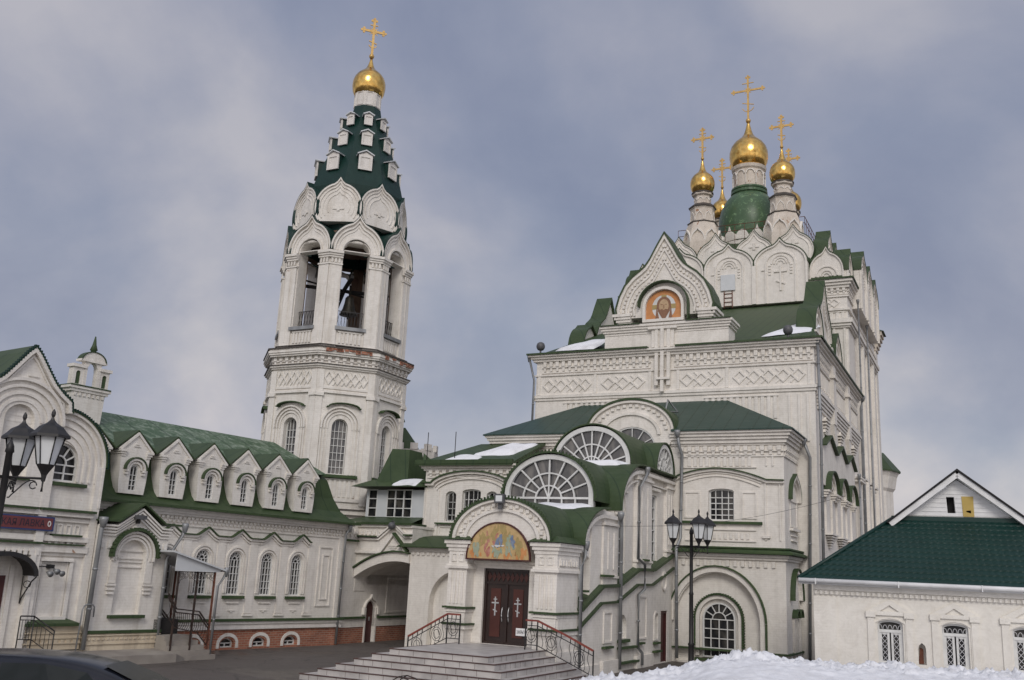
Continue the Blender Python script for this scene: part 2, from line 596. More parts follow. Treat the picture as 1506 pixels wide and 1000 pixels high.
    def diamonds(s, w, s0, s1, z0, z1, d0=-0.01, d1=0.05, pitch=0.62, wd=0.07, mi=0):
        n = max(1, int(round((s1 - s0) / pitch)))
        p = (s1 - s0) / n
        zm = (z0 + z1) / 2
        h = (z1 - z0)
        for i in range(n):
            c = s0 + p * (i + 0.5)
            o = [(c + p * 0.5, zm), (c, z1), (c - p * 0.5, zm), (c, z0)]
            q = [(c + (x - c) * 0.70, zm + (z - zm) * 0.70) for x, z in o]
            s.band(w, o, q, d0, d1, True)
            e = 0.16 * h
            for sg in (1, -1):
                if 0 < i:
                    s.bar(w, (c - p * 0.5, zm + sg * h * 0.5), (c - p * 0.5 + p * 0.3, zm + sg * (h * 0.5 - h * 0.3)), 0.05, d0, d1 - 0.01)

    def ring(s, u0, u1, v0, v1, steps, mi=0):
        """stepped cornice round a rectangular block: steps of (z0, z1, projection)"""
        for z0, z1, d in steps:
            s.slab(u0 - d, u1 + d, v0 - d, v1 + d, z0, z1, mi)

    def empty(s):
        return not s.f


class Thing:
    def __init__(t, name, label, cat, rot, u, v, z=0.0, group=None, lean=0.0):
        e = bpy.data.objects.new(name, None)
        a = R(rot)
        e.location = (u * cos(a) - v * sin(a), u * sin(a) + v * cos(a), z)
        e.rotation_euler = (0, lean, a)
        e.empty_display_size = 0.3
        col.objects.link(e)
        e['label'] = label
        e['category'] = cat
        if group:
            e['group'] = group
        t.e = e
        t.o = (u, v, z)

    def part(t, name, mb, mat, parent=None, label=None, recalc=True, kind=None):
        if mb.empty():
            return None
        o = mkobj(name, mb, mat, t.o, recalc)
        o.parent = parent or t.e
        if label:
            o['label'] = label
        if kind:
            o['kind'] = kind
        return o


def mkobj(name, mb, mat, off=(0, 0, 0), recalc=True):
    me = bpy.data.meshes.new(name)
    ox, oy, oz = off
    me.from_pydata([(x - ox, y - oy, z - oz) for x, y, z in mb.v], [], mb.f)
    mats = mat if isinstance(mat, (list, tuple)) else [mat]
    for m in mats:
        me.materials.append(MAT[m])
    if len(mats) > 1:
        me.polygons.foreach_set('material_index', mb.m)
    if mb.smooth:
        for i in mb.smooth:
            me.polygons[i].use_smooth = True
    if recalc:
        bm = bmesh.new()
        bm.from_mesh(me)
        bmesh.ops.recalc_face_normals(bm, faces=bm.faces)
        bm.to_mesh(me)
        bm.free()
    me.update()
    o = bpy.data.objects.new(name, me)
    col.objects.link(o)
    return o


def tag(o, label=None, cat=None, group=None, kind=None):
    for k, v in (('label', label), ('category', cat), ('group', group), ('kind', kind)):
        if v:
            o[k] = v
    return o


def window(t, w, cs, z0, wd, hs, rise=None, nx=2, nz=3, holes=None, dep=0.22, fan=False, fr=0.06, mun=0.035,
           sill=None, glass='glass', mat='frame', bars=False, ss=None, name='window', d=0.0):
    """a glazed window set back in its opening; adds the opening to holes"""
    rise_ = wd / 2 if rise is None else rise
    o = arch(cs, z0, wd, hs, rise_)
    if holes is not None:
        holes.append(o)
    m = MB()
    D = d - dep
    m.band(w, o, offs(o, fr, True), D, D + 0.07, True)
    top = lambda x: hs + rise_ * math.sqrt(max(0, 1 - ((x - cs) / (wd / 2)) ** 2)) if rise_ > 0.02 else hs
    zt = hs if fan else None
    for i in range(1, nx):
        x = cs - wd / 2 + wd * i / nx
        m.box(w, x - mun / 2, x + mun / 2, z0 + fr, (zt or top(x) - fr * 0.5), D + 0.01, D + 0.06)
    htop = hs if (fan or rise_ < 0.25) else hs + rise_ * 0.4
    for j in range(1, nz + (1 if fan else 0)):
        z = z0 + (htop - z0) * j / nz
        m.box(w, cs - wd / 2 + fr * 0.5, cs + wd / 2 - fr * 0.5, z - mun / 2, z + mun / 2, D + 0.014, D + 0.055)
    if fan:
        q = arcp(cs, hs, wd * 0.22, 0, 180, 8, rise_ * 0.45)
        m.strip(w, q, mun, D + 0.01, D + 0.06)
        for a in (30, 60, 90, 120, 150) if fan is True else fan:
            c_, s_ = cos(R(a)), sin(R(a))
            m.bar(w, (cs + wd * 0.22 * c_, hs + rise_ * 0.45 * s_), (cs + wd * 0.48 * c_, hs + rise_ * 0.96 * s_), mun, D + 0.012, D + 0.058)
    f = t.part(name, m, mat)
    g = MB()
    g.prism(w, o, D - 0.06, D - 0.01)
    t.part('pane', g, glass, f)
    if bars:
        b = MB()
        n = 7
        for i in range(n):
            x = cs - wd / 2 + wd * (i + 0.5) / n
            b.box(w, x - 0.008, x + 0.008, z0, hs, D + 0.075, D + 0.09)
        t.part('grille', b, 'iron', f)
    if sill:
        b = MB()
        s0, s1 = sill[0], sill[1]
        b.box(w, s0, s1, z0 - 0.13, z0 - 0.03, d - 0.1, d + 0.12)
        t.part('sill', b, sill[2] if len(sill) > 2 else 'moss', f)
    return f


def onion(t, cx, cy, zc, r, zneck, name='dome', mat='gold'):
    """gilded onion dome; zc is the height of its widest ring"""
    base = [(0.70, -0.80), (0.84, -0.66), (0.95, -0.42), (1.0, -0.1), (0.985, 0.2), (0.90, 0.48), (0.74, 0.72), (0.54, 0.90), (0.37, 1.05)]
    k = (zneck - zc) / r
    tail = [(0.25, 1.05 + (k - 1.05) * 0.18), (0.16, 1.05 + (k - 1.05) * 0.45), (0.09, 1.05 + (k - 1.05) * 0.75), (0.06, k)]
    m = MB()
    m.lathe(cx, cy, [(a * r, zc + b * r) for a, b in base + tail], 24)
    return t.part(name, m, mat)


def cross(t, cx, cy, z0, h, w, name='cross', ball=0.12, ang=0.0):
    """openwork gilded cross on a ball, its arms along the local x axis"""
    m = MB()
    m.lathe(cx, cy, [(0.02, z0 - ball), (ball * 0.75, z0 - ball * 0.7), (ball, z0), (ball * 0.75, z0 + ball * 0.7), (0.02, z0 + ball)], 12)
    a = W(cx, cy, cos(ang), sin(ang))
    zt = z0 + ball
    th = 0.03
    m.box(a, -0.062, 0.062, zt - 0.03, z0 + h, -th, th)
    zb = z0 + h * 0.70
    m.box(a, -w / 2, w / 2, zb - 0.065, zb + 0.065, -th + 0.005, th - 0.005)
    m.box(a, -w * 0.2, w * 0.2, z0 + h * 0.86, z0 + h * 0.86 + 0.05, -th + 0.008, th - 0.008)
    m.bar(a, (-w * 0.2, z0 + h * 0.42), (w * 0.2, z0 + h * 0.36), 0.05, -th + 0.008, th - 0.008)
    cr = arcp(0, z0 + h * 0.34, w * 0.22, 200, 340, 8)
    m.strip(a, cr, 0.045, -0.02, 0.02)
    for s_, z_ in ((-w / 2, zb), (w / 2, zb), (0, z0 + h)):
        for dx, dz in ((0, 0), (0.11, 0), (-0.11, 0), (0, 0.11), (0, -0.11)):
            c = arcp(s_ + dx, z_ + dz, 0.072, 0, 360, 8)[:-1]
            m.prism(a, c, -0.02, 0.02)
    m.band(a, arcp(0, zb, 0.17, 0, 360, 12)[:-1], arcp(0, zb, 0.12, 0, 360, 12)[:-1], -0.02, 0.02, True)
    for q in range(4):
        an = pi / 4 + q * pi / 2
        m.bar(a, (0.12 * cos(an), zb + 0.12 * sin(an)), (0.30 * cos(an), zb + 0.30 * sin(an)), 0.03, -0.012, 0.012)
    return t.part(name, m, 'goldcross')


def drainpipe(t, pts, r_=0.075, funnel=True, name='drainpipe'):
    m = MB()
    r = r_ * 0.8
    m.tube(pts, r, 8)
    x, y, z = pts[0]
    if funnel:
        m.lathe(x, y, [(r, z - 0.18), (r * 1.9, z + 0.03), (r * 1.9, z + 0.12)], 10)
    # joints
    for a, b in zip(pts, pts[1:]):
        if abs(a[2] - b[2]) > 1.5:
            n = int(abs(a[2] - b[2]) / 1.3)
            for i in range(1, n + 1):
                k = i / (n + 1)
                q = [a[j] + (b[j] - a[j]) * k for j in range(3)]
                m.lathe(q[0], q[1], [(r * 1.18, q[2] - 0.03), (r * 1.18, q[2] + 0.03)], 8)
    return t.part(name, m, 'pipe')


def moulded(mb, w, line, c, specs):
    """concentric mouldings: specs of (k_outer, k_inner, d) as scales about c"""
    for k0, k1, d in specs:
        mb.band(w, scl(line, c, k0), scl(line, c, k1), -0.02, d)

NR, LR, HR, TR = -26.86, 55.15, -19.5, 18.14


def world(rot, u, v):
    a = R(rot)
    return (u * cos(a) - v * sin(a), u * sin(a) + v * cos(a))


def frieze(m, w, s0, s1, z0, z1, dent=True):
    """rows of little brick brackets under a cornice"""
    h = (z1 - z0)
    m.dentils(w, s0, s1, z0 + h * 0.55, z1, -0.01, 0.11, 0.32, 0.5)
    m.dentils(w, s0, s1, z0 + h * 0.12, z0 + h * 0.42, -0.01, 0.07, 0.32, 0.34)
    m.box(w, s0, s1, z0 - 0.03, z0 + 0.02, -0.01, 0.05)
    m.box(w, s0, s1, z0 + h * 0.44, z0 + h * 0.53, -0.01, 0.075)


def flutes(m, w, s0, s1, z0, z1, pitch=0.26, d=0.05):
    m.dentils(w, s0, s1, z0, z1, -0.01, d, pitch, 0.55)
    m.box(w, s0, s1, z1, z1 + 0.05, -0.01, d + 0.02)


def panel(m, w, s0, s1, z0, z1, wd=0.06, d=0.04):
    o = [(s0, z0), (s1, z0), (s1, z1), (s0, z1)]
    m.band(w, o, offs(o, wd, True), -0.01, d, True)


def drift(m, q, t, n=14, seed=0):
    """a rounded drift of snow over the quad q (four 3-D corners), t thick"""
    vs, fs = [], []
    for j in range(n + 1):
        for i in range(n + 1):
            a, b = i / n, j / n
            p = [(q[0][k] * (1 - a) + q[1][k] * a) * (1 - b) + (q[3][k] * (1 - a) + q[2][k] * a) * b for k in range(3)]
            ea, eb = 1 - abs(2 * a - 1) ** 3, 1 - abs(2 * b - 1) ** 3
            w_ = noise.noise(Vector((p[0] * 1.3 + seed, p[1] * 1.3, seed)))
            h = t * max(0.0, min(ea, eb)) ** 0.45 * (0.85 + 0.5 * w_)
            vs.append((p[0] + 0.12 * w_, p[1] + 0.1 * w_, p[2] + h - 0.02))
    for j in range(n):
        for i in range(n):
            k = j * (n + 1) + i
            fs.append((k, k + 1, k + n + 2, k + n + 1))
    m.add(vs, fs, sm=True)


# ================================================================= THE GROUND
g = MB()
g.slab(-700, 700, -300, 1400, -0.5, 0.0)
tag(mkobj('ground', g, 'asphalt'), kind='structure')

# ================================================================= CATHEDRAL
C = Thing('cathedral', 'tall whitewashed cathedral with ogee gables, green bulb and five gilded domes', 'church', NR, -13.1, 41.0)
cw, cc, cf, cp = MB(), MB(), MB(), MB()
UL, UR, VF, VB = -19.35, -6.5, 41.0, 54.5
cw.slab(UL, UR, VF, VB, 0, 12.9)
wf = W(0, VF)
ws = W(UR, 0, 0, 1)
# cornice
cc.ring(UL, UR, VF, VB, [(11.02, 11.14, 0.06), (11.14, 11.27, 0.11), (12.2, 12.27, 0.07), (12.9, 13.02, 0.14), (13.02, 13.12, 0.24), (13.12, 13.2, 0.34)])
for a, b in ((UL + 0.3, -13.65), (-12.55, UR - 0.05)):
    frieze(cf, wf, a, b, 12.36, 12.88)
for a, b in ((-19.0, -16.5), (-16.05, -13.9), (-12.3, -10.35), (-9.95, -6.85)):
    cf.diamonds(wf, a, b, 11.42, 12.06)
for a in (-19.25, -16.4, -13.75, -12.45, -10.25, -6.78):
    cf.box(wf, a, a + 0.14 if a > -13 else a + 0.14, 11.3, 12.2, -0.01, 0.045)
flutes(cf, wf, -17.9, -14.2, 9.9, 10.85)
flutes(cf, wf, -11.2, -8.0, 9.9, 10.85)
cf.box(wf, -18.1, -13.9, 9.55, 9.68, -0.01, 0.06)
cf.box(wf, -11.3, -7.9, 9.55, 9.68, -0.01, 0.06)
for a in (-7.6, -7.2, -6.85):
    cf.box(wf, a, a + 0.1, 8.9, 10.9, -0.01, 0.05)
# clasp of three shafts on the axis, running up into the gable
for a in (-13.42, -13.14, -12.86):
    cp.box(wf, a, a + 0.15, 11.5 if a != -13.14 else 11.2, 14.15, -0.01, 0.2 if a != -13.14 else 0.26)
cp.box(wf, -13.6, -12.55, 13.28, 14.2, -0.01, 0.14)
cp.box(wf, -13.75, -12.4, 14.1, 14.22, -0.01, 0.24)
cp.box(wf, -13.3, -12.7, 11.75, 11.85, 0.0, 0.3)
cp.box(wf, UR - 0.0 - 1.25, UR - 0.35, 8.7, 8.82, -0.01, 0.08)
# side elevation: frieze, brackets, triple blind arcade
frieze(cf, ws, VF + 0.15, VB - 0.2, 12.36, 12.88)
for a, b in ((41.3, 44.6), (45.4, 49.6), (50.4, 54.2)):
    cf.dentils(ws, a, b, 11.4, 12.05, -0.01, 0.07, 0.36, 0.45)
for a, b in ((41.2, 44.9), (45.6, 49.8), (50.4, 54.3)):
    for k in range(5):
        cf.box(ws, a + k * 0.05, b - k * 0.05, 10.72 - k * 0.14 + 0.16, 10.72 - k * 0.14 + 0.28, -0.01, 0.24 - k * 0.045)
for a in (45.2, 50.0):
    cp.box(ws, a - 0.35, a + 0.35, 10.2, 12.9, -0.01, 0.22)
    cp.box(ws, a - 0.45, a + 0.45, 12.3, 12.42, -0.01, 0.3)
    cf.prism(ws, [(a - 0.35, 10.2), (a, 9.5), (a + 0.35, 10.2)], -0.01, 0.18)
for a in (43.2, 47.6, 52.2):
    for k in range(5):
        cf.box(ws, a - 0.55 + k * 0.1, a + 0.55 - k * 0.1, 10.0 - k * 0.13, 10.07 - k * 0.13, -0.01, 0.2 - k * 0.03)
    cf.prism(ws, [(a - 0.35, 9.55), (a, 10.25), (a + 0.35, 9.55)], -0.01, 0.09)
zz = [(41.75, 8.82), (43.44, 9.42), (45.24, 8.82), (46.82, 9.4), (48.48, 8.82), (50.07, 9.4), (51.6, 8.8)]
cf.prism(ws, [(41.75, 7.2)] + zz + [(51.6, 7.2)], -0.02, 0.14,
         holes=[arch(x, 7.3, 1.9, 7.32, 0.5) for x in (43.5, 46.6, 49.7)])
cap = MB()
cap.strip(ws, zz, 0.07, -0.05, 0.3)
C.part('gable_capping', cap, 'green')
for x in (43.5, 46.6, 49.7):
    a_ = MB()
    o = arcp(x, 7.05, 1.3, 0, 180, 14, 0.85)
    cf.band(ws, o, scl(o, (x, 7.05), 0.8), -0.02, 0.22)
    cf.band(ws, scl(o, (x, 7.05), 0.8), scl(o, (x, 7.05), 0.62), -0.02, 0.14)
    a_.band(ws, scl(o, (x, 7.05), 1.05), o, -0.05, 0.38)
    C.part('arch_capping', a_, 'green')
    for dx in (-1.1, 1.1):
        for k in range(3):
            cf.box(ws, x + dx - 0.28 + k * 0.05, x + dx + 0.28 - k * 0.05, 7.03 - k * 0.1 - 0.08, 7.03 - k * 0.1, -0.01, 0.3 - 0.06 * k)
        cf.box(ws, x + dx * 0.75 - 0.07, x + dx * 0.75 + 0.07, 5.2, 6.8, -0.01, 0.08)
    for k in range(6):
        cf.box(ws, x - 0.9 + k * 0.14, x + 0.9 - k * 0.14, 5.2 - k * 0.1, 5.27 - k * 0.1, -0.01, 0.3 - 0.04 * k)
for z in (8.6, 8.45):
    cp.box(ws, 52.6, 54.3, z, z + 0.1, -0.01, 0.35)
cp.box(ws, 52.8, 54.1, 5.2, 8.5, -0.01, 0.18)
C.part('wall', cw, 'wall')
C.part('cornice', cc, 'wall')
C.part('frieze', cf, 'wall')
C.part('pilaster', cp, 'wall')
# eave flashing
m = MB()
for a, b in ((UL - 0.4, -13.72), (-12.42, UR + 0.4)):
    m.box(wf, a, b, 13.2, 13.28, -0.6, 0.42)
m.box(ws, VF - 0.4, VB, 13.2, 13.27, -0.6, 0.42)
C.part('eave_flashing', m, 'green')
# main roof of the west arm
m = MB()
a, b, c_, d_ = (UL - 0.1, VF, 13.25), (UR + 0.1, VF, 13.25), (-9.0, VB + 0.2, 18.9), (-17.3, VB + 0.2, 18.9)
m.plate([a, b, c_, d_], 0.1)
m.plate([b, (UR + 0.1, VB + 0.2, 13.25), c_], 0.1)
m.plate([(UL - 0.1, VB + 0.2, 13.25), a, d_], 0.1)
rf = C.part('roof', m, 'greenseam')


def biggable(wp, c, hw, thick, icon, zk=18.67, name='gable', k_ped=1.0):
    """the tall keel gable with dentilled mouldings on its stepped pedestal"""
    out = [(2.2, 14.75), (2.27, 15.2), (2.12, 15.75), (1.86, 16.28), (1.5, 16.68), (1.14, 16.94), (0.9, 17.14), (0.68, 17.45), (0.36, 18.05), (0.0, 18.67)]
    out = [(x, 14.75 + (z - 14.75) * (zk - 14.75) / 3.92) for x, z in out]
    pts = [(c + x * hw / 2.2, z) for x, z in out] + [(c - x * hw / 2.2, z) for x, z in out[-2::-1]]
    m = MB()
    m.prism(wp, pts, -thick, 0)
    cc0 = (c, 15.0)
    inner = arch(c, 14.45, 1.95, 15.15, 0.95)
    moulded(m, wp, pts, cc0, [(1.0, 0.94, 0.12), (0.82, 0.78, 0.07), (0.66, 0.62, 0.07)])
    # dentil course following the curve
    for k_ in (0.87, 0.70):
        q = scl(pts, cc0, k_)
        L = [0]
        for a_, b_ in zip(q, q[1:]):
            L.append(L[-1] + math.hypot(b_[0] - a_[0], b_[1] - a_[1]))
        nn = int(L[-1] / 0.2)
        for i in range(nn):
            t_ = L[-1] * (i + 0.5) / nn
            j = max(x for x in range(len(L) - 1) if L[x] <= t_)
            f_ = (t_ - L[j]) / (L[j + 1] - L[j])
            x = q[j][0] + (q[j + 1][0] - q[j][0]) * f_
            z = q[j][1] + (q[j + 1][1] - q[j][1]) * f_
            m.box(wp, x - 0.05, x + 0.05, z - 0.07, z + 0.07, -0.01, 0.08)
    # pedestal and corner returns
    z0 = 13.25
    m.box(wp, c - 2.85 * k_ped, c + 2.95 * k_ped, z0 - 0.1, 13.95, -thick, 0.02)
    for k in range(4):
        m.box(wp, c - 2.85 * k_ped - 0.07 * k, c + 2.95 * k_ped + 0.07 * k, 13.95 + k * 0.11, 14.06 + k * 0.11, -thick - 0.03 * k, 0.05 + 0.06 * k)
    for sg in (-1, 1):
        for k in range(4):
            xs = sorted((c + sg * (hw * 0.72), c + sg * (hw * 0.95 + 0.12 + 0.08 * k)))
            m.box(wp, xs[0], xs[1], 14.42 + k * 0.13, 14.55 + k * 0.13, -thick, 0.06 + 0.05 * k)
    p = C.part(name, m, 'wall')
    g_ = MB()
    g_.band(wp, scl(pts, cc0, 1.035), scl(pts, cc0, 1.0), -thick - 0.15, 0.16)
    for a_, b_ in ((c - 3.05 * k_ped, c - 1.1), (c + 1.1, c + 3.1 * k_ped)):
        g_.box(wp, a_, b_, 14.39, 14.43, -thick, 0.3)
    C.part('gable_capping', g_, 'green', p)
    if icon:
        fr = MB()
        fr.band(wp, inner, offs(inner, 0.13, True), 0.0, 0.22, True)
        out2 = offs(inner, -0.1, True)
        C.part('icon_surround', fr, 'wall', p)
        g2 = MB()
        ar = [q for q in arch(c, 14.45, 2.3, 15.2, 1.12)][1:]
        g2.strip(wp, ar, -0.05, 0.0, 0.34)
        C.part('hood_moulding', g2, 'green', p)
    return p


biggable(W(0, VF), -13.05, 2.2, 1.15, True)
biggable(W(-7.2, 0, 0, 1), 48.3, 2.15, 0.6, False, 17.95, k_ped=0.9)
biggable(W(-19.35, 0, 0, -1), -48.9, 2.2, 0.6, False, 18.2, k_ped=0.9)
# icon panel: a haloed bearded face on orange ground
c0 = -13.05
ic = C.e
m = MB()
m.prism(wf, arch(c0, 14.47, 1.72, 15.1, 0.84), 0.02, 0.06)
icn = C.part('icon_panel', m, 'iconorange')


def el(cx, cz, rx, rz, n=20, a0=0, a1=360):
    return arcp(cx, cz, rx, a0, a1, n, rz)[:n if a1 - a0 == 360 else n + 1]


def dec(mat, shapes, d, name='icon_figure', par=None, w=wf, th=C, lift=0.004):
    m = MB()
    for i, s_ in enumerate(shapes):
        m.prism(w, s_, d - 0.004, d + i * 0.00003)
    return th.part(name, m, mat, par)


dec('iconwhite', [el(c0, 15.15, 0.56, 0.58)], 0.066, 'halo', icn)
dec('iconocher', [[(c0 - 0.56, 15.06), (c0 + 0.56, 15.06), (c0 + 0.56, 15.28), (c0 - 0.56, 15.28)], [(c0 - 0.12, 15.15), (c0 + 0.12, 15.15), (c0 + 0.12, 15.73), (c0 - 0.12, 15.73)]], 0.070, 'halo_cross', icn)
dec('iconbrown', [el(c0, 15.24, 0.34, 0.40), [(c0 - 0.34, 15.2), (c0 - 0.22, 14.62), (c0 - 0.40, 14.60)], [(c0 + 0.34, 15.2), (c0 + 0.40, 14.60), (c0 + 0.22, 14.62)], [(c0 - 0.3, 15.0), (c0 - 0.02, 14.52), (c0 + 0.02, 14.52), (c0 + 0.3, 15.0)]], 0.075, 'hair', icn)
dec('iconskin', [el(c0, 15.2, 0.23, 0.32)], 0.080, 'face', icn)
dec('iconbrown', [[(c0 - 0.2, 15.02), (c0 - 0.08, 15.06), (c0, 15.0), (c0 + 0.08, 15.06), (c0 + 0.2, 15.02), (c0 + 0.13, 14.78), (c0 + 0.03, 14.62), (c0 - 0.03, 14.62), (c0 - 0.13, 14.78)],
                  [(c0 - 0.15, 15.26), (c0 - 0.05, 15.26), (c0 - 0.05, 15.29), (c0 - 0.15, 15.29)], [(c0 + 0.05, 15.26), (c0 + 0.15, 15.26), (c0 + 0.15, 15.29), (c0 + 0.05, 15.29)],
                  [(c0 - 0.015, 15.08), (c0 + 0.02, 15.08), (c0 + 0.015, 15.26), (c0 - 0.01, 15.26)]], 0.085, 'beard', icn)
# snow lying in the crook of the roof by the right-hand gable
# ---- the quadrangle behind
QL, QR, QF, QB = -19.6, -6.7, 54.0, 66.8
QC = -13.15
m = MB()
m.slab(QL, QR, QF, QB, 0, 19.3)
C.part('tower_wall', m, 'wall')
m = MB()
m.ring(QL, QR, QF, QB, [(17.0, 17.1, 0.1), (17.1, 17.25, 0.18), (17.25, 17.5, 0.26), (18.0, 18.12, 0.12), (18.78, 18.86, 0.08), (19.3, 19.45, 0.14), (19.45, 19.6, 0.24), (19.6, 19.75, 0.34)])
C.part('cornice', m, 'wall')
m = MB()
qf, qs = W(0, QF), W(QR, 0, 0, 1)
frieze(m, qf, -8.9, QR, 18.95, 19.3)
m.diamonds(qf, -8.9, -7.1, 18.2, 18.72, pitch=0.6)
flutes(m, qf, -8.9, -6.8, 17.55, 17.9, 0.3)
frieze(m, qf, QL, -17.6, 18.95, 19.3)
frieze(m, qs, QF, QB, 18.95, 19.3)
for a in (-8.8, -7.5, -6.95):
    m.box(qf, a, a + 0.12, 13.5, 17.0, -0.01, 0.06)
for a in (56.6, 58.9, 61.4, 64.0):
    m.box(qs, a, a + 0.5, 3, 17.0, -0.01, 0.2)
for a in (57.6, 60.1, 62.6):
    for z in (9.0, 6.0):
        m.box(qs, a - 0.35, a + 0.75, z, z + 0.12, -0.01, 0.25)
        m.box(qs, a - 0.2, a + 0.6, z - 0.2, z - 0.1, -0.01, 0.15)
C.part('frieze', m, 'wall')
m = MB()
m.ring(QL, QR, QF, QB, [(19.75, 19.83, 0.42)])
m2 = [(QL - .3, QF - .3, 19.83), (QR + .3, QF - .3, 19.83), (QR + .3, QB + .3, 19.83), (QL - .3, QB + .3, 19.83)]
cx_, cy_ = QC, 60.2


def frustum(mb, h0, z0, h1, z1, cx=cx_, cy=cy_):
    mb.add([(cx + sx * h, cy + sy * h, z) for h, z in ((h0, z0), (h1, z1)) for sx, sy in ((-1, -1), (1, -1), (1, 1), (-1, 1))],
           [(0, 1, 2, 3), (4, 5, 6, 7), (0, 1, 5, 4), (1, 2, 6, 5), (2, 3, 7, 6), (3, 0, 4, 7)])


frustum(m, 6.35, 19.83, 5.2, 21.6)
frustum(m, 5.2, 21.6, 3.9, 23.2)
frustum(m, 3.9, 23.2, 2.3, 24.3)
C.part('roof', m, 'green')


def kok(t, w, cs, z0, wd, h, tip, thick=0.9, a0=0, recess=True, mat='wall', capmat='green', name='kokoshnik', niche=None, capd=0.1, neck=0.3, sill=None):
    o = keel(cs, z0, wd, h, tip, a0, neck=neck)
    m = MB()
    m.prism(w, o, -thick, 0)
    ctr = (cs, z0 + (h if a0 < 0 else 0) * 0.3)
    if niche == 'tall':
        a_, b_ = arch(cs, z0 + 0.0, wd * 0.52, z0 + 0, 0.1), None
    if recess:
        rr = [(1.0, 0.94, 0.07), (0.78, 0.75, 0.04)] if a0 < 0 else [(1.0, 0.93, 0.09), (0.66, 0.61, 0.06), (0.42, 0.37, 0.06), (0.3, 0.26, 0.05)]
        moulded(m, w, o, ctr, rr)
    p = t.part(name, m, mat)
    g_ = MB()
    g_.band(w, scl(o, ctr, 1.035), scl(o, ctr, 1.0), -thick - 0.05, capd)
    t.part('kokoshnik_capping', g_, capmat, p)
    return p


# great kokoshniks on the four sides (only the two the yard sees in full detail)
for w_, base in ((W(0, QF), None), (W(QR, 0, 0, 1), 60.4), (W(QL, 0, 0, -1), -60.4)):
    off = 0 if base is None else base - QC
    for cs, wd, z0 in ((-16.1, 2.92, 18.6), (-13.15, 2.9, 18.6), (-10.2, 3.0, 18.6), (-7.75, 1.85, 19.85), (-18.55, 1.85, 19.85)):
        s = cs + off
        big = wd > 2
        m = MB()
        zs = 20.9 if big else 20.35
        tip = 0.36 if big else 0.36
        rx = wd / 2
        h = 1.5 if big else 1.45
        top = keel(s, zs, wd, h, tip)
        o = [(s + rx, z0)] + top + [(s - rx, z0)]
        D0 = 0.47 if big else 0.02
        m.prism(w_, o, -1.0 if base is None else -0.7, D0)
        m.band(w_, o, scl(o, (s, zs), 0.92, 0.92) if not big else [(s + rx * 0.92, z0)] + scl(top, (s, zs), 0.92) + [(s - rx * 0.92, z0)], D0 - 0.02, D0 + 0.1)
        if big:
            tall = [(s + rx * 0.58, z0)] + arcp(s, zs, rx * 0.58, 0, 180, 14, 0.72) + [(s - rx * 0.58, z0)]
            m.band(w_, tall, [(s + rx * 0.52, z0)] + arcp(s, zs, rx * 0.52, 0, 180, 14, 0.65) + [(s - rx * 0.52, z0)], D0 - 0.02, D0 + 0.06)
            for k in (0.36, 0.26, 0.16):
                m.band(w_, arcp(s, zs, rx * k, 0, 180, 12), arcp(s, zs, rx * (k - 0.05), 0, 180, 12), D0 - 0.02, D0 + 0.05)
            for q in range(4):
                for sg in (-1, 1):
                    m.box(w_, s + sg * rx * 0.4 - 0.07, s + sg * rx * 0.4 + 0.07, zs - 0.12 - q * 0.17, zs - 0.04 - q * 0.17, D0 - 0.01, D0 + 0.05)
            m.box(w_, s - rx * 0.72, s - rx * 0.6, zs - 0.35, zs - 0.3, D0 - 0.01, D0 + 0.06)
            if cs > -11 and base is None:
                m.box(w_, s - 0.05, s + 0.05, zs - 1.6, zs - 0.1, D0 - 0.01, D0 + 0.07)
                m.box(w_, s - 0.36, s + 0.36, zs - 0.5, zs - 0.4, D0 - 0.01, D0 + 0.065)
                m.bar(w_, (s - 0.25, zs - 1.0), (s + 0.25, zs - 1.2), 0.08, D0 - 0.01, D0 + 0.06)
        else:
            for k in (0.66, 0.4, 0.24):
                m.band(w_, arcp(s, zs - 0.3, rx * k, 0, 180, 12), arcp(s, zs - 0.3, rx * (k - 0.08), 0, 180, 12), D0 - 0.02, D0 + 0.06)
        p = C.part('kokoshnik', m, 'wall')
        g_ = MB()
        g_.band(w_, offs(top, -0.05), top, -1.6 if base is None else -0.7, D0 + 0.13)
        C.part('kokoshnik_capping', g_, 'green', p)
# a boarded hatch with a stub of ladder in the middle bay
hb = MB()
hb.box(qf, -13.62, -12.78, 19.55, 20.5, 0.45, 0.57)
hs_ = C.part('hatch', hb, 'panelwhite')
m = MB()
for a in (-13.45, -12.98):
    m.box(qf, a, a + 0.04, 18.5, 19.55, 0.48, 0.53)
for k in range(4):
    m.box(qf, -13.45, -12.95, 18.6 + k * 0.25, 18.63 + k * 0.25, 0.48, 0.53)
C.part('ladder', m, 'rust', hs_)
# second tier
for ax in range(3):
    for i in range(4):
        s = (i - 1.5) * 2.3
        w_ = (W(cx_, cy_ - 5.2), W(cx_ + 5.2, cy_, 0, 1), W(cx_ - 5.2, cy_, 0, -1))[ax]
        kok(C, w_, s, 21.5, 2.3, 2.2, 0.5, thick=1.4 if ax == 0 else 0.7, a0=-34, neck=0.42)
        m = MB()
        m.bar(w_, (s - 0.3, 22.6), (s + 0.3, 22.6), 0.1, 0, 0.05)
        m.bar(w_, (s, 22.4), (s, 22.8), 0.16, 0, 0.055)
        C.part('relief_cross', m, 'wall')
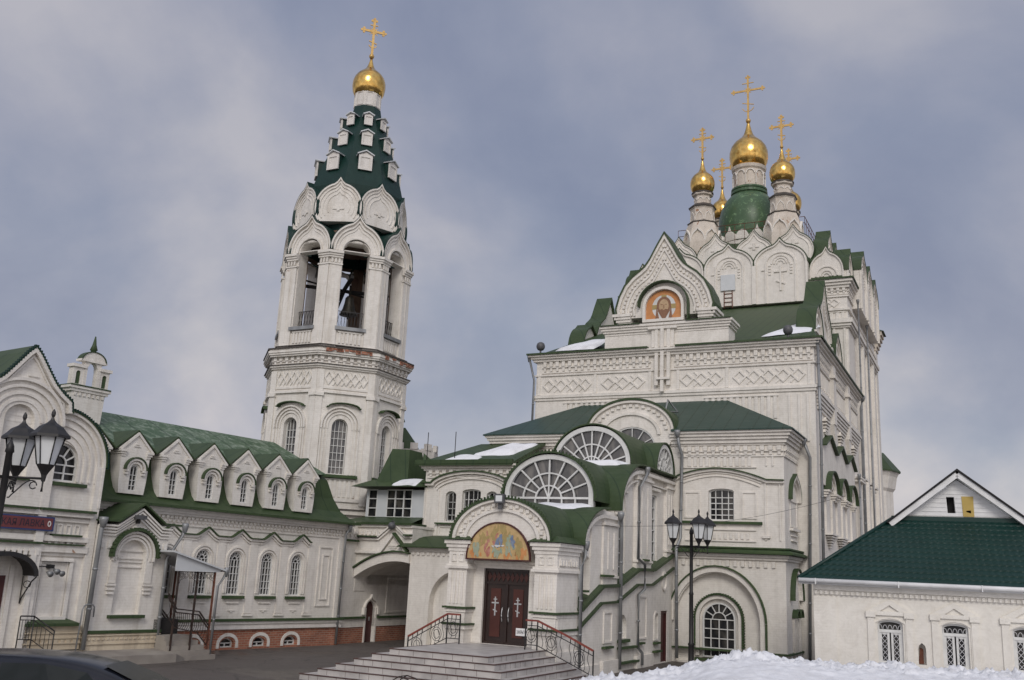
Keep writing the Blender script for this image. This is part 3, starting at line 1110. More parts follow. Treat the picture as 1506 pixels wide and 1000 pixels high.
# small corner domes
for dx, dy in ((-2.35, -2.5), (2.62, -2.5), (-2.35, 2.5), (2.12, 2.5)):
    x, y = -13.12 + dx, 58.75 + dy
    m = MB()
    m.lathe(x, y, [(1.32, 22.0), (1.24, 23.4), (1.05, 24.4), (0.90, 24.8), (0.76, 24.9), (0.76, 25.75), (0.84, 25.9), (0.66, 26.1), (0.52, 26.15), (0.52, 26.7), (0.66, 26.75), (0.68, 26.9), (0.5, 27.0)], 8, pi / 8, sm=False)
    p = C.part('drum', m, 'peeling')
    m = MB()
    for k in range(8):
        an = k * pi / 4
        for rr, z0, wd, h in ((1.10, 23.35, 0.94, 1.0), (0.70, 24.98, 0.52, 0.62)):
            w_ = W(x + rr * cos(an), y + rr * sin(an), -sin(an), cos(an))
            w_ = W(x + rr * cos(an), y + rr * sin(an), -sin(an), cos(an))
            o = keel(0, z0, wd, h, h * 0.14)
            m.band(w_, o, scl(o, (0, z0), 0.88), -0.1, 0.035)
        w_ = W(x + 0.46 * cos(an), y + 0.46 * sin(an), -sin(an), cos(an))
        m.band(w_, arcp(0, 26.4, 0.17, 0, 180, 6), arcp(0, 26.4, 0.12, 0, 180, 6), 0, 0.06)
    C.part('drum_arcading', m, 'wall', p)
    m = MB()
    m.lathe(x, y, [(0.94, 24.80), (0.96, 24.86), (0.76, 24.94)], 8, pi / 8, sm=False)
    m.lathe(x, y, [(0.86, 25.86), (0.88, 25.93), (0.66, 26.12)], 8, pi / 8, sm=False)
    m.lathe(x, y, [(0.69, 26.86), (0.70, 26.92), (0.5, 27.03)], 16, sm=False)
    C.part('drum_flashing', m, 'flashing', p)
    onion(C, x, y, 27.58, 0.77, 29.35)
    cross(C, x, y, 29.35, 1.98, 1.15, ball=0.11)
# central dome
x, y = -13.12, 58.9
m = MB()
m.lathe(x, y, [(2.05, 21.99), (2.05, 23.84), (1.9, 23.94), (1.9, 24.33)], 24, sm=False)
p = C.part('drum', m, 'wall')
m = MB()
for k in range(14):
    an = 2 * pi * k / 14 - pi / 2
    w_ = W(x + 1.93 * cos(an), y + 1.93 * sin(an), -sin(an), cos(an))
    o = keel(0, 23.89, 0.84, 0.95 if k % 2 else 0.62, 0.3 if k % 2 else 0.02)
    m.prism(w_, o, -0.1, 0.1 if k % 2 else 0.16)
C.part('drum_arcading', m, 'wall', p)
m = MB()
m.lathe(x, y, [(1.86, 23.94), (1.93, 24.53), (1.98, 25.11), (1.93, 25.79), (1.78, 26.42), (1.52, 26.96), (1.2, 27.35), (1.0, 27.50)], 32)
C.part('bulb', m, 'bulb')
m = MB()
m.lathe(x, y, [(1.02, 27.40), (1.16, 27.50), (1.16, 27.66), (1.08, 27.70), (1.14, 27.76), (1.14, 27.86), (1.0, 27.93)], 32, sm=False)
C.part('collar', m, 'bulb')
m = MB()
m.lathe(x, y, [(0.97, 27.84), (0.97, 29.05), (1.08, 29.15), (1.12, 29.35), (0.95, 29.40)], 24, sm=False)
p = C.part('drum', m, 'peeling')
m = MB()
for k in range(10):
    an = 2 * pi * k / 10
    w_ = W(x + 0.95 * cos(an), y + 0.95 * sin(an), -sin(an), cos(an))
    m.band(w_, arcp(0, 28.71, 0.29, 0, 180, 8), arcp(0, 28.71, 0.23, 0, 180, 8), 0, 0.08)
    m.box(w_, -0.31, -0.27, 28.03, 28.71, 0, 0.07)
C.part('drum_arcading', m, 'wall', p)
onion(C, x, y, 30.27, 1.24, 32.80)
cross(C, x, y, 32.80, 3.15, 1.9, ball=0.17)
# low iron fence round the domes
m = MB()
for sx0, sy0, sx1, sy1 in ((-3.9, -3.9, 3.9, -3.9), (3.9, -3.9, 3.9, 3.9)):
    for zz_ in (24.25, 24.65):
        m.tube([(cx_ + sx0, cy_ + sy0, zz_), (cx_ + sx1, cy_ + sy1, zz_)], 0.02, 4)
    for k in range(14):
        q = k / 13
        X_, Y_ = cx_ + sx0 + (sx1 - sx0) * q, cy_ + sy0 + (sy1 - sy0) * q
        m.tube([(X_, Y_, 23.2), (X_, Y_, 24.65)], 0.015, 4)
C.part('roof_fence', m, 'rust')
# far buttress with its own cap
m = MB()
m.slab(-8.6, -6.62, 66.8, 67.9, 0, 18.6)
C.part('buttress', m, 'wall')
m = MB()
for k in range(5):
    m.slab(-8.8, -6.55 + 0.09 * k, 66.75, 67.95 + 0.08 * k, 18.6 + k * 0.26, 18.86 + k * 0.26)
C.part('buttress_cap', m, 'peeling')
m = MB()
m.add([(-8.8, 66.7, 19.92), (-6.05, 66.7, 19.92), (-6.05, 68.5, 19.92), (-8.8, 68.5, 19.92), (-8.2, 67.2, 20.6), (-7.4, 67.8, 20.6)], [(0, 1, 2, 3), (0, 1, 5, 4), (1, 2, 5), (2, 3, 4, 5), (3, 0, 4)])
C.part('buttress_roof', m, 'green')
m = MB()
m.lathe(-8.8, 71.0, [(2.5, 0), (2.5, 9.6), (2.65, 9.8), (2.8, 10.6), (2.95, 10.9)], 12, sm=False)
C.part('apse', m, 'wallold')
m = MB()
m.lathe(-8.8, 71.0, [(3.05, 10.9), (3.05, 11.0), (2.0, 12.3), (0.1, 13.0)], 12, sm=False)
C.part('apse_roof', m, 'green')
# rounded lobes either side of the flank gables
for w_, cs_ in ((W(-7.0, 0, 0, 1), (45.2, 51.3)), (W(-19.3, 0, 0, -1), (-46.0, -51.6))):
    for c_ in cs_:
        o = keel(c_, 14.35, 2.3, 1.6, 0.2)
        m = MB()
        m.prism(w_, o, -0.6, 0)
        moulded(m, w_, o, (c_, 14.35), [(1.0, 0.92, 0.1), (0.7, 0.64, 0.06)])
        m.box(w_, c_ - 1.3, c_ + 1.3, 13.3, 14.2, -0.7, 0.05)
        for k in range(3):
            m.box(w_, c_ - 1.3 - .05 * k, c_ + 1.3 + .05 * k, 14.1 + .09 * k, 14.19 + .09 * k, -0.7, 0.08 + .06 * k)
        p = C.part('side_lobe', m, 'wall')
        m = MB()
        m.band(w_, scl(o, (c_, 14.35), 1.05), o, -0.75, 0.14)
        C.part('lobe_capping', m, 'green', p)
# drainpipes
drainpipe(C, [(-6.32, 40.85, 13.1), (-6.28, 40.8, 9.2), (-6.35, 40.75, 0.1)])
drainpipe(C, [(UL - 0.35, 40.85, 13.1), (UL - 0.05, 40.85, 12.0), (UL - 0.08, 40.85, 8.6)], 0.07)
drainpipe(C, [(-6.15, 54.6, 13.15), (-6.3, 54.7, 12.6), (-6.3, 54.7, 0.3)])
drainpipe(C, [(-6.38, 56.0, 19.0), (-6.4, 56.0, 0.3)], 0.06)
drainpipe(C, [(-6.38, 60.0, 18.5), (-6.4, 60.0, 0.3)], 0.06)
drainpipe(C, [(-6.25, 52.5, 8.7), (-6.25, 52.5, 5.5), (-6.3, 52.4, 0.3)], 0.06)

# floodlights on the cathedral eaves
for u_, lab in ((-19.2, 'round dark floodlight standing on the left end of the cathedral cornice'), (-7.55, 'round dark floodlight standing on the right end of the cathedral cornice, beside the snow')):
    fl = Thing('floodlight', lab, 'floodlight', NR, u_, 41.0, 13.28, group='floodlights on the cathedral cornice')
    m = MB()
    m.tube([(u_, 41, 13.28), (u_, 41, 13.55)], 0.05, 6)
    m.slab(u_ - 0.12, u_ + 0.12, 40.9, 41.1, 13.28, 13.33)
    fl.part('bracket', m, 'floodgrey')
    m = MB()
    an = R(25)
    m.lathe(u_, 41, [(0.04, 13.48), (0.14, 13.52), (0.2, 13.62), (0.21, 13.72), (0.17, 13.84), (0.08, 13.9), (0.02, 13.91)], 16)
    fl.part('lamp_housing', m, 'floodgrey')
# snow on the cathedral roof
m = MB()
for (pts, t_) in (([(-8.9, 42.0, 13.75), (-6.9, 43.0, 14.1), (-7.0, 46.6, 15.3), (-7.3, 47.6, 15.95)], 0.16), ([(-18.8, 41.6, 13.6), (-16.6, 41.3, 13.5), (-16.4, 42.6, 14.2), (-17.2, 43.2, 14.4)], 0.2)):
    drift(m, pts, t_, seed=len(m.f))
o = mkobj('snow', m, 'snow', recalc=False)
o.matrix_world = Matrix.Rotation(R(NR), 4, 'Z')
tag(o, 'patches of old snow lying in the crooks of the cathedral roof', 'snow', kind='stuff')

# ================================================================= VESTIBULE BLOCK IN FRONT OF THE CATHEDRAL
A = Thing('annex', 'two-storey whitewashed block with teal seamed roof before the cathedral, big blind arch below', 'church annex', NR, -13.5, 38.2)
AL, AR, AF, AB = -19.9, -7.3, 38.2, 40.95
wa = W(0, AF)
wr_ = W(AR, 0, 0, 1)
holes = []
wins = []
window(A, wa, -9.76, 5.42, 1.02, 6.55, 0.12, 4, 5, holes, bars=False, sill=(-11.3, -8.15))
window(A, wa, -9.9, 0.25, 1.28, 1.66, 0.64, 4, 4, holes, fan=True, sill=(-10.8, -8.6))
window(A, wa, -13.45, 8.2, 2.1, 8.25, 0.95, 2, 1, holes, fan=(30, 60, 90, 120, 150), d=0.2, dep=0.1, glass='fanglass')
m = MB()
ent = arch(-9.95, 0.05, 3.3, 1.55, 1.85, 24)
body = [(AL, 0), (AR, 0), (AR, 9.0), (-11.75, 9.0)] + arcp(-13.5, 9.0, 1.75, 0, 180, 20, 1.2) + [(AL, 9.0)]
m.prism(wa, [(AL, 0), (AR, 0), (AR, 8.7), (AL, 8.7)], -0.6, 0.0, holes=[holes[0], ent])
m.prism(wa, arch(-9.95, 0.0, 3.5, 1.55, 1.95, 24), -0.62, -0.25, holes=[holes[1]])
m.slab(AL, AR, AF + 0.63, AB, 0, 8.7)
A.part('wall', m, 'wall')
m = MB()
m.prism(wa, [(-11.85, 8.4)] + arcp(-13.5, 9.0, 1.9, -8, 188, 24, 1.32) + [(-15.15, 8.4)], -0.6, 0.2, holes=[holes[2]])
m.band(wa, arcp(-13.5, 9.0, 1.9, 0, 180, 24, 1.3), arcp(-13.5, 9.0, 1.78, 0, 180, 24, 1.2), 0.18, 0.32)
m.band(wa, arcp(-13.5, 8.85, 1.3, 0, 180, 24, 0.95), arcp(-13.5, 8.85, 1.18, 0, 180, 24, 0.84), 0.18, 0.28)
for k in range(17):
    an = R(8 + k * 10.25)
    x, z = -13.5 + 1.56 * cos(an), 8.95 + 1.13 * sin(an)
    m.box(wa, x - 0.07, x + 0.07, z - 0.06, z + 0.06, 0.18, 0.27)
A.part('pediment', m, 'wall')
m = MB()
for z0_, z1_, d_ in ((8.38, 8.46, 0.06), (8.46, 8.6, 0.14), (8.6, 8.72, 0.22), (8.72, 8.84, 0.3), (8.84, 8.95, 0.38)):
    m.box(wa, AL - d_, -15.2, z0_, z1_, -2.0, d_)
    m.box(wa, -11.8, AR + d_, z0_, z1_, -2.7, d_)
A.part('cornice', m, 'wall')
m = MB()
for a, b in ((AL + .1, -15.5), (-11.5, AR)):
    frieze(m, wa, a, b, 7.95, 8.35)
frieze(m, wr_, AF, AB, 7.95, 8.35)
flutes(m, wa, -11.15, -8.5, 7.55, 7.98, 0.25)
m.box(wa, -11.4, -8.35, 7.48, 7.52, -0.01, 0.06)
for a in (-8.0, -7.75):
    m.box(wa, a, a + 0.06, 7.55, 8.0, -0.01, 0.04)
# flat segmental hood over the upper window running into a string course
sg = [(-7.3, 6.97), (-7.95, 6.99)] + [(-9.95 + x * 1.9, 7.03 + 0.42 * (1 - abs(x) ** 1.8)) for x in [1 - i / 10 * 1.0 for i in range(0, 19)]] + [(-11.7, 7.02)]
for o_, wd, d in ((0.0, 0.1, 0.12), (0.14, 0.04, 0.05), (0.26, 0.04, 0.05)):
    q = [(x, z - o_) for x, z in sg] if o_ == 0 else [(-9.95 + (x + 9.95) * (1 - o_ * 0.35), z - o_) for x, z in sg[2:-1]]
    m.strip(wa, q, wd, -0.01, d)
panel(m, wa, -11.25, -10.6, 5.5, 6.55)
panel(m, wa, -8.95, -8.35, 5.5, 6.55)
m.dentils(wa, -11.0, -8.6, 4.72, 4.95, -0.01, 0.05, 0.22, 0.5)
m.box(wa, -11.2, -8.4, 4.62, 4.67, -0.01, 0.06)
m.box(wa, -11.2, -8.4, 5.05, 5.1, -0.01, 0.06)
for a in (-8.05, -7.5):
    m.box(wa, a, a + 0.06, 4.7, 6.9, -0.01, 0.05)
m.box(wa, -8.15, -7.85, 4.78, 4.88, -0.01, 0.09)
m.ring(AL, AR, AF, AB, [(3.95, 4.05, 0.08), (4.05, 4.15, 0.16)])
m.dentils(wa, -11.4, -7.6, 3.68, 3.9, -0.01, 0.07, 0.3, 0.42)
m.strip(wa, arcp(-9.95, 1.55, 1.68, 0, 180, 24, 1.9), -0.2, -0.01, 0.12)
m.strip(wa, [(-8.27, 0.5), (-8.27, 1.55)], -0.2, -0.01, 0.12)
# ground-floor window surround inside the blind arch
m.strip(wa, [(-9.0, 0.3), (-9.0, 1.7)] + arcp(-9.9, 1.7, 0.9, 0, 180, 20, 0.88) + [(-10.8, 0.3)], 0.14, -0.27, -0.08)
# right side
ar = keel(40.0, 6.35, 2.0, 1.05, 0.12)
m.band(wr_, ar, scl(ar, (40.0, 6.3), 0.9), -0.01, 0.16)
m.band(wr_, scl(ar, (40.0, 6.3), 0.8), scl(ar, (40.0, 6.3), 0.74), -0.01, 0.08)
panel(m, wr_, 39.2, 40.6, 5.3, 6.35)
m.box(wr_, 39.1, 40.7, 5.15, 5.25, -0.01, 0.14)
for z in (4.95, 4.75):
    m.box(wr_, 39.3, 40.5, z, z + 0.05, -0.01, 0.07)
for c_ in (39.95,):
    o = arcp(c_, 2.5, 0.95, 0, 180, 16, 1.15)
    m.band(wr_, o, scl(o, (c_, 2.5), 0.9), -0.01, 0.14)
for c_ in (39.55, 40.3):
    o = [(c_ + 0.26, 0.4)] + arcp(c_, 1.85, 0.26, 0, 180, 10) + [(c_ - 0.26, 0.4)]
    m.strip(wr_, o, 0.07, -0.01, 0.1)
A.part('frieze', m, 'wall')
m = MB()
m.strip(wa, [(x, z + 0.0) for x, z in sg], -0.045, -0.02, 0.2)
A.part('hood_moulding', m, 'moss')
m = MB()
m.strip(wa, arcp(-9.95, 1.55, 1.88, 2, 180, 24, 2.1), -0.05, -0.02, 0.2)
m.strip(wa, [(-8.07, 0.55), (-8.07, 1.6)], -0.05, -0.02, 0.2)
A.part('hood_moulding', m, 'moss')
m = MB()
m.strip(wa, [(-9.0, 0.65), (-9.0, 1.7)] + arcp(-9.9, 1.7, 0.9, 0, 180, 20, 0.88) + [(-10.8, 0.65)], -0.05, -0.25, 0.0)
for k in range(30):
    an = R(k * 6.2)
    x, z = -9.9 + 0.95 * cos(an), 1.7 + 0.93 * sin(an)
    m.box(wa, x - 0.03, x + 0.03, z - 0.03, z + 0.03, -0.2, 0.03)
for k in range(10):
    m.box(wa, -8.97, -8.9, 0.68 + k * 0.1, 0.72 + k * 0.1, -0.2, 0.03)
A.part('hood_moulding', m, 'moss')
m = MB()
m.strip(wr_, arcp(39.95, 2.5, 0.98, 0, 180, 16, 1.18), -0.05, -0.01, 0.2)
for c_ in (39.55, 40.3):
    m.strip(wr_, arcp(c_, 1.85, 0.28, 0, 180, 10), -0.05, -0.01, 0.22)
m.strip(wr_, ar, -0.04, -0.01, 0.17)
A.part('hood_moulding', m, 'green')
m = MB()
m.ring(AL, AR, AF, AB, [(4.17, 4.24, 0.34), (4.36, 4.42, 0.2), (0.52, 0.58, 0.12)])
A.part('weathering', m, 'moss')
m = MB()
m.add([(AL - .1, AF - .1, 4.15), (AR + .1, AF - .1, 4.15), (AR + .1, AB, 4.15), (AL - .1, AB, 4.15)] and
      [(x, y, z) for x, y, z in [(AL - .33, AF - .33, 4.24), (AR + .33, AF - .33, 4.24), (AR + .33, AB, 4.24), (AR, AB, 4.42), (AR, AF, 4.42), (AL, AF, 4.42)]],
      [(0, 1, 4, 5), (1, 2, 3, 4)])
A.part('string_course', m, 'moss')
# roof
m = MB()
e = 0.45
p0, p1, p2, p3 = (AL - e, AF - e, 8.98), (AR + e, AF - e, 8.98), (-10.2, 41.0, 10.75), (-16.9, 41.0, 10.75)
zr_ = lambda v: 8.98 + (v - (AF - e)) * (10.75 - 8.98) / (41.0 - AF + e)
m.plate([p0, (-15.3, AF - e, 8.98), (-15.3, 41.0, 10.75), p3], 0.05)
m.plate([(-11.7, AF - e, 8.98), p1, p2, (-11.7, 41.0, 10.75)], 0.05)
m.plate([(-15.3, 38.7, zr_(38.7)), (-11.7, 38.7, zr_(38.7)), (-11.7, 41.0, 10.75), (-15.3, 41.0, 10.75)], 0.05)
m.plate([p1, (AR + e, 41.0, 8.98), p2], 0.05)
m.plate([p0, p3, (AL - e, 41.0, 8.98)], 0.05)
rf = A.part('roof', m, 'tealseam')
m = MB()
w2 = W(0, AF)
m.band(w2, arcp(-13.5, 8.98, 1.98, 0, 180, 24, 1.42), arcp(-13.5, 8.98, 1.9, 0, 180, 24, 1.33), -2.0, 0.36)
A.part('pediment_roof', m, 'green')
m = MB()
m.tube([(-12.2, 38.6, 9.9), (-12.35, 39.4, 10.55), (-11.9, 39.4, 10.0), (-12.2, 38.6, 9.9)], 0.035, 5)
A.part('roof_hatch', m, 'pipe')
drainpipe(A, [(-11.42, 37.75, 8.85), (-11.36, 37.85, 8.3), (-11.3, 38.02, 8.0), (-11.35, 38.02, 4.7), (-11.45, 37.8, 4.3), (-11.45, 37.95, 0.15)], 0.08)
drainpipe(A, [(-6.95, 40.6, 8.85), (-6.75, 40.85, 8.2), (-6.95, 40.85, 0.1)], 0.08)

# ================================================================= COVERED STAIR PORCH
P = Thing('porch', 'covered stair porch with stepped green barrel roofs, gold lunette over dark entrance doors', 'church porch', NR, -13.55, 26.8)
PU = -11.7
pw = W(PU, 0, 0, 1)
UC = -13.6
# bodies (set back 0.35 behind the face of the pilasters)
m = MB()
m.slab(-15.4, PU - 0.35, 27.62, 38.15, 0, 4.0)
m.slab(-15.4, PU - 0.4, 30.55, 38.15, 4.0, 5.3)
m.slab(-15.2, PU - 0.45, 34.2, 38.15, 5.3, 7.05)
low = [(26.9, 0), (38.2, 0), (38.2, 4.02), (35.5, 3.34), (33.9, 3.32), (31.85, 2.74), (30.35, 2.7), (28.6, 1.98), (26.9, 1.9)]
lh = []
window(P, pw, 32.45, 1.05, 0.82, 1.42, None, 2, 3, lh, dep=0.2, sill=(31.95, 32.95, 'moss'))
lh.append([(36.7, 0.03), (37.5, 0.03), (37.5, 1.9), (36.7, 1.9)])
lh.append(arch(36.05, 0.85, 0.36, 1.6))
m.prism(pw, low, -0.34, 0.0, holes=lh)
# side piers between the windows
uh = []
window(P, pw, 28.95, 2.35, 0.62, 3.5, None, 1, 4, None, dep=0.36, sill=None)
window(P, pw, 32.45, 2.95, 0.85, 5.6, 0.42, 2, 6, uh, dep=0.26)
window(P, pw, 36.1, 3.6, 0.75, 6.15, 0.05, 2, 6, uh, dep=0.26)


def qarch(v0, z0, v1, z1, n=12):
    return [(v1 - (v1 - v0) * cos(R(90 * i / n)), z0 + (z1 - z0) * sin(R(90 * i / n))) for i in range(n + 1)]


qa = qarch(28.55, 4.0, 30.55, 5.2)
qb = qarch(31.75, 5.3, 34.1, 7.05)
m.prism(pw, [(29.45, 2.25), (30.35, 2.6), (31.8, 2.6), (31.8, 5.2)] + [p for p in qa[::-1] if p[0] > 29.4], -0.35, -0.05)
m.prism(pw, [(28.6, 3.9), (29.5, 3.6), (29.5, 4.5)] + [p for p in qa[::-1] if p[0] < 29.5], -0.35, -0.1)
m.prism(pw, [(31.8, 2.6), (33.9, 3.2), (38.2, 3.9), (38.2, 7.05)] + qb[::-1], -0.36, -0.12, holes=uh)
P.part('wall', m, 'wall')
m = MB()
for a, b, z0, z1 in ((30.45, 31.8, 2.7, 5.0), (33.75, 35.4, 3.3, 6.85), (37.3, 38.1, 3.8, 6.85)):
    m.box(pw, a, b, z0 - 0.1, z1, -0.2, 0.02)
    for k in range(2):
        c_ = a + (b - a) * (0.3 + 0.4 * k)
        m.box(pw, c_ - 0.03, c_ + 0.03, z0 + 0.6, z1 - 0.5, 0.0, 0.05)
    m.box(pw, a - 0.05, b + 0.05, z1 - 0.28, z1 - 0.2, -0.1, 0.09)
    m.box(pw, a - 0.05, b + 0.05, z0 + 0.32, z0 + 0.4, -0.1, 0.08)
for a, b, z1 in ((30.6, 31.4, 1.95), (33.95, 34.95, 2.45), (30.6, 31.4, 0.0)):
    if z1:
        panel(m, pw, a, b, 0.95, z1)
m.box(pw, 30.4, 31.9, 0.0, 0.42, -0.01, 0.12)
m.box(pw, 33.7, 35.5, 0.0, 0.42, -0.01, 0.12)
m.box(pw, 26.95, 30.2, 0.0, 0.35, -0.01, 0.08)
m.band(pw, arch(36.05, 0.85, 0.5, 1.65), offs(arch(36.05, 0.85, 0.5, 1.65), 0.07, True), -0.01, 0.05, True)
m.lathe(PU + 0.0, 36.6, [(0.0, 2.75), (0.02, 2.76)], 4)
m.band(pw, el(37.0, 3.0, 0.3, 0.36), el(37.0, 3.0, 0.22, 0.28), -0.01, 0.06, True)
m.box(pw, 31.9, 32.95, 5.98, 6.05, -0.13, -0.02)
m.box(pw, 35.6, 36.6, 6.35, 6.45, -0.13, 0.0)
m.strip(pw, [(v, z - 0.14) for v, z in qa] + [(31.8, 5.06)], -0.12, -0.1, 0.1)
m.strip(pw, [(v, z - 0.14) for v, z in qb] + [(38.2, 6.91)], -0.12, -0.1, 0.1)
m.strip(pw, [(v, z - 0.5) for v, z in qb[5:]] + [(38.2, 6.55)], -0.05, -0.13, 0.03)
P.part('side_pilaster', m, 'wall')
# weathered green ledges stepping with the stair
m = MB()
for dz, d1, th in ((0.0, 0.16, 0.10), (-0.52, 0.1, 0.07)):
    line = [(28.45, 1.98 + dz), (30.3, 2.7 + dz), (31.85, 2.74 + dz), (33.85, 3.32 + dz), (35.55, 3.34 + dz), (38.2, 4.02 + dz)]
    m.strip(pw, line, th, -0.05, d1)
P.part('weathering', m, 'green')
m = MB()
for a, b, za, zb in ((28.65, 30.3, 2.08, 2.74), (31.9, 33.75, 2.84, 3.38), (35.5, 37.3, 3.42, 3.88)):
    m.plate([(PU + 0.1, a, za), (PU + 0.1, b, zb), (PU - 0.3, b, zb + 0.12), (PU - 0.3, a, za + 0.12)], 0.1)
P.part('sloping_sill', m, 'green')
m = MB()
for a, b, z in ((30.5, 31.3, 0.86), (33.95, 34.5, 0.86), (31.95, 33.7, 0.78), (30.3, 31.2, 3.12), (28.5, 29.0, 2.62), (35.7, 36.5, 0.5), (35.75, 36.35, 0.8), (34.4, 34.9, 3.75), (31.9, 33.9, 0.3)):
    m.box(pw, a, b, z - 0.07, z, -0.02, 0.14)
P.part('ledge', m, 'moss')
# rust-red side door
m = MB()
m.box(pw, 36.72, 37.48, 0.03, 1.88, -0.14, -0.08)
m.box(pw, 36.72, 36.8, 0.03, 1.88, -0.08, -0.03)
m.box(pw, 37.4, 37.48, 0.03, 1.88, -0.08, -0.03)
m.box(pw, 36.72, 37.48, 1.8, 1.88, -0.08, -0.025)
P.part('side_door', m, 'darkred')
# --- front: two pilaster blocks, door wall, arched pediment
pf = W(0, 26.8)
m = MB()
m.prism(W(0, 27.3), [(-14.8, 0.9), (-12.4, 0.9), (-12.4, 4.3), (-14.8, 4.3)], -0.25, 0.0, holes=[[(-14.42, 0.91), (-12.85, 0.91), (-12.85, 3.14), (-14.42, 3.14)]])
m.box(W(0, 27.3), -14.75, -12.45, 3.3, 3.36, -0.05, 0.1)
m.box(W(0, 27.3), -14.75, -12.45, 3.22, 3.3, -0.05, 0.05)
P.part('door_wall', m, 'wall')
for a, b in ((-15.4, -14.75), (-12.45, -11.72)):
    m = MB()
    v1 = 28.45
    m.slab(a, b, 26.8, v1, 0, 3.95)
    m.slab(a - 0.1, b + 0.1, 26.7, v1 + 0.02, 0.0, 0.85)
    m.slab(a - 0.06, b + 0.06, 26.74, v1 + 0.01, 1.3, 1.42)
    m.slab(a - 0.04, b + 0.04, 26.76, v1 + 0.01, 1.8, 1.88)
    for k in range(3):
        m.slab(a - 0.05 * k - .03, b + 0.05 * k + .03, 26.77 - 0.05 * k, v1 + 0.01 * k + .01, 3.62 + k * 0.11, 3.73 + k * 0.11)
    m.slab(a - 0.05, b + 0.05, 26.75, v1 + 0.01, 3.18, 3.24)
    m.slab(a - 0.09, b + 0.09, 26.71, v1 + 0.015, 3.10, 3.18)
    for k in range(2):
        c_ = a + (b - a) * (0.3 + 0.4 * k)
        panel(m, pf, c_ - 0.09, c_ + 0.09, 3.3, 3.55, 0.03, 0.03)
        m.box(pf, c_ - 0.1, c_ - 0.05, 2.05, 3.0, -0.01, 0.04)
        m.box(pf, c_ + 0.05, c_ + 0.1, 2.05, 3.0, -0.01, 0.04)
    if b > -12:
        for k in range(2):
            c_ = 27.2 + k * 0.8
            m.box(W(b, 0, 0, 1), c_ - 0.25, c_ + 0.25, 3.3, 3.5, -0.01, 0.04)
        m.dentils(W(b, 0, 0, 1), 26.9, 28.3, 3.3, 3.45, 0.03, 0.07, 0.2, 0.5)
    p = P.part('entrance_pilaster', m, 'wall')
    m = MB()
    for z, e_ in ((1.9, 0.1), (1.42, 0.1)):
        m.slab(a - e_, b + e_, 26.8 - e_, v1 + 0.02, z, z + 0.06)
    m.add([(a - .2, 26.6, 3.97), (b + .2, 26.6, 3.97), (b + .2, v1 + .1, 3.97), (a - .2, v1 + .1, 3.97), (a + .1, 26.95, 4.16), (b - .1, 26.95, 4.16), (b - .1, v1, 4.16), (a + .1, v1, 4.16)],
          [(0, 1, 2, 3), (4, 5, 6, 7), (0, 1, 5, 4), (1, 2, 6, 5), (2, 3, 7, 6), (3, 0, 4, 7)])
    P.part('pilaster_capping', m, 'green', p)
m = MB()
RX, RY, ZS = 1.68, 1.24, 3.98
oa = arcp(UC, ZS, RX, 0, 180, 30, RY)
m.prism(pf, oa, -0.5, 0.0, holes=[arcp(UC - 0.08, 3.42, 1.12, 0, 180, 24, 1.1)] if False else ())
m.band(pf, oa, scl(oa, (UC, ZS), 0.94), -0.05, 0.12)
m.band(pf, scl(oa, (UC, ZS - .1), 0.78), scl(oa, (UC, ZS - .1), 0.72), -0.05, 0.07)
for k in range(22):
    an = R(6 + k * 8)
    for q, dz in ((0.87, 0), (0.82, 0.0)):
        if (k + (q > 0.85)) % 2:
            x, z = UC + RX * q * cos(an), ZS + RY * q * sin(an)
            m.box(pf, x - 0.055, x + 0.055, z - 0.05, z + 0.05, -0.01, 0.06)
P.part('pediment', m, 'wall')
# lunette: plain gilded ground with loose patches of rose, blue and green
CL = -13.68
m = MB()
m.prism(pf, arcp(CL, 3.42, 1.07, 0, 180, 26, 1.08), -0.02, 0.05)
lun = P.part('lunette', m, 'icongold')
m = MB()
lo = arcp(CL, 3.42, 1.1, 0, 180, 26, 1.11)
m.band(pf, lo + [], scl(lo, (CL, 3.42), 0.965), 0.0, 0.09)
m.box(pf, CL - 1.1, CL + 1.1, 3.38, 3.42, 0.0, 0.09)
P.part('lunette_border', m, 'darkred', lun)
rnd = random.Random(4)
DAB = {'iconrose': .054, 'iconocher': .058, 'iconteal': .062, 'iconblue': .066, 'iconwhite': .070, 'iconorange': .05}
dabs = {k: [] for k in DAB}


def dab(mat_, cx, cz, rx, rz, tilt=0.0):
    n = 9
    p = []
    for k in range(n):
        a_ = 2 * pi * k / n
        r1 = 1 + rnd.uniform(-.3, .25)
        x, z = rx * cos(a_) * r1, rz * sin(a_) * r1
        p.append((CL + cx + x * cos(tilt) - z * sin(tilt), 3.45 + cz + x * sin(tilt) + z * cos(tilt)))
    dabs[mat_].append(p)


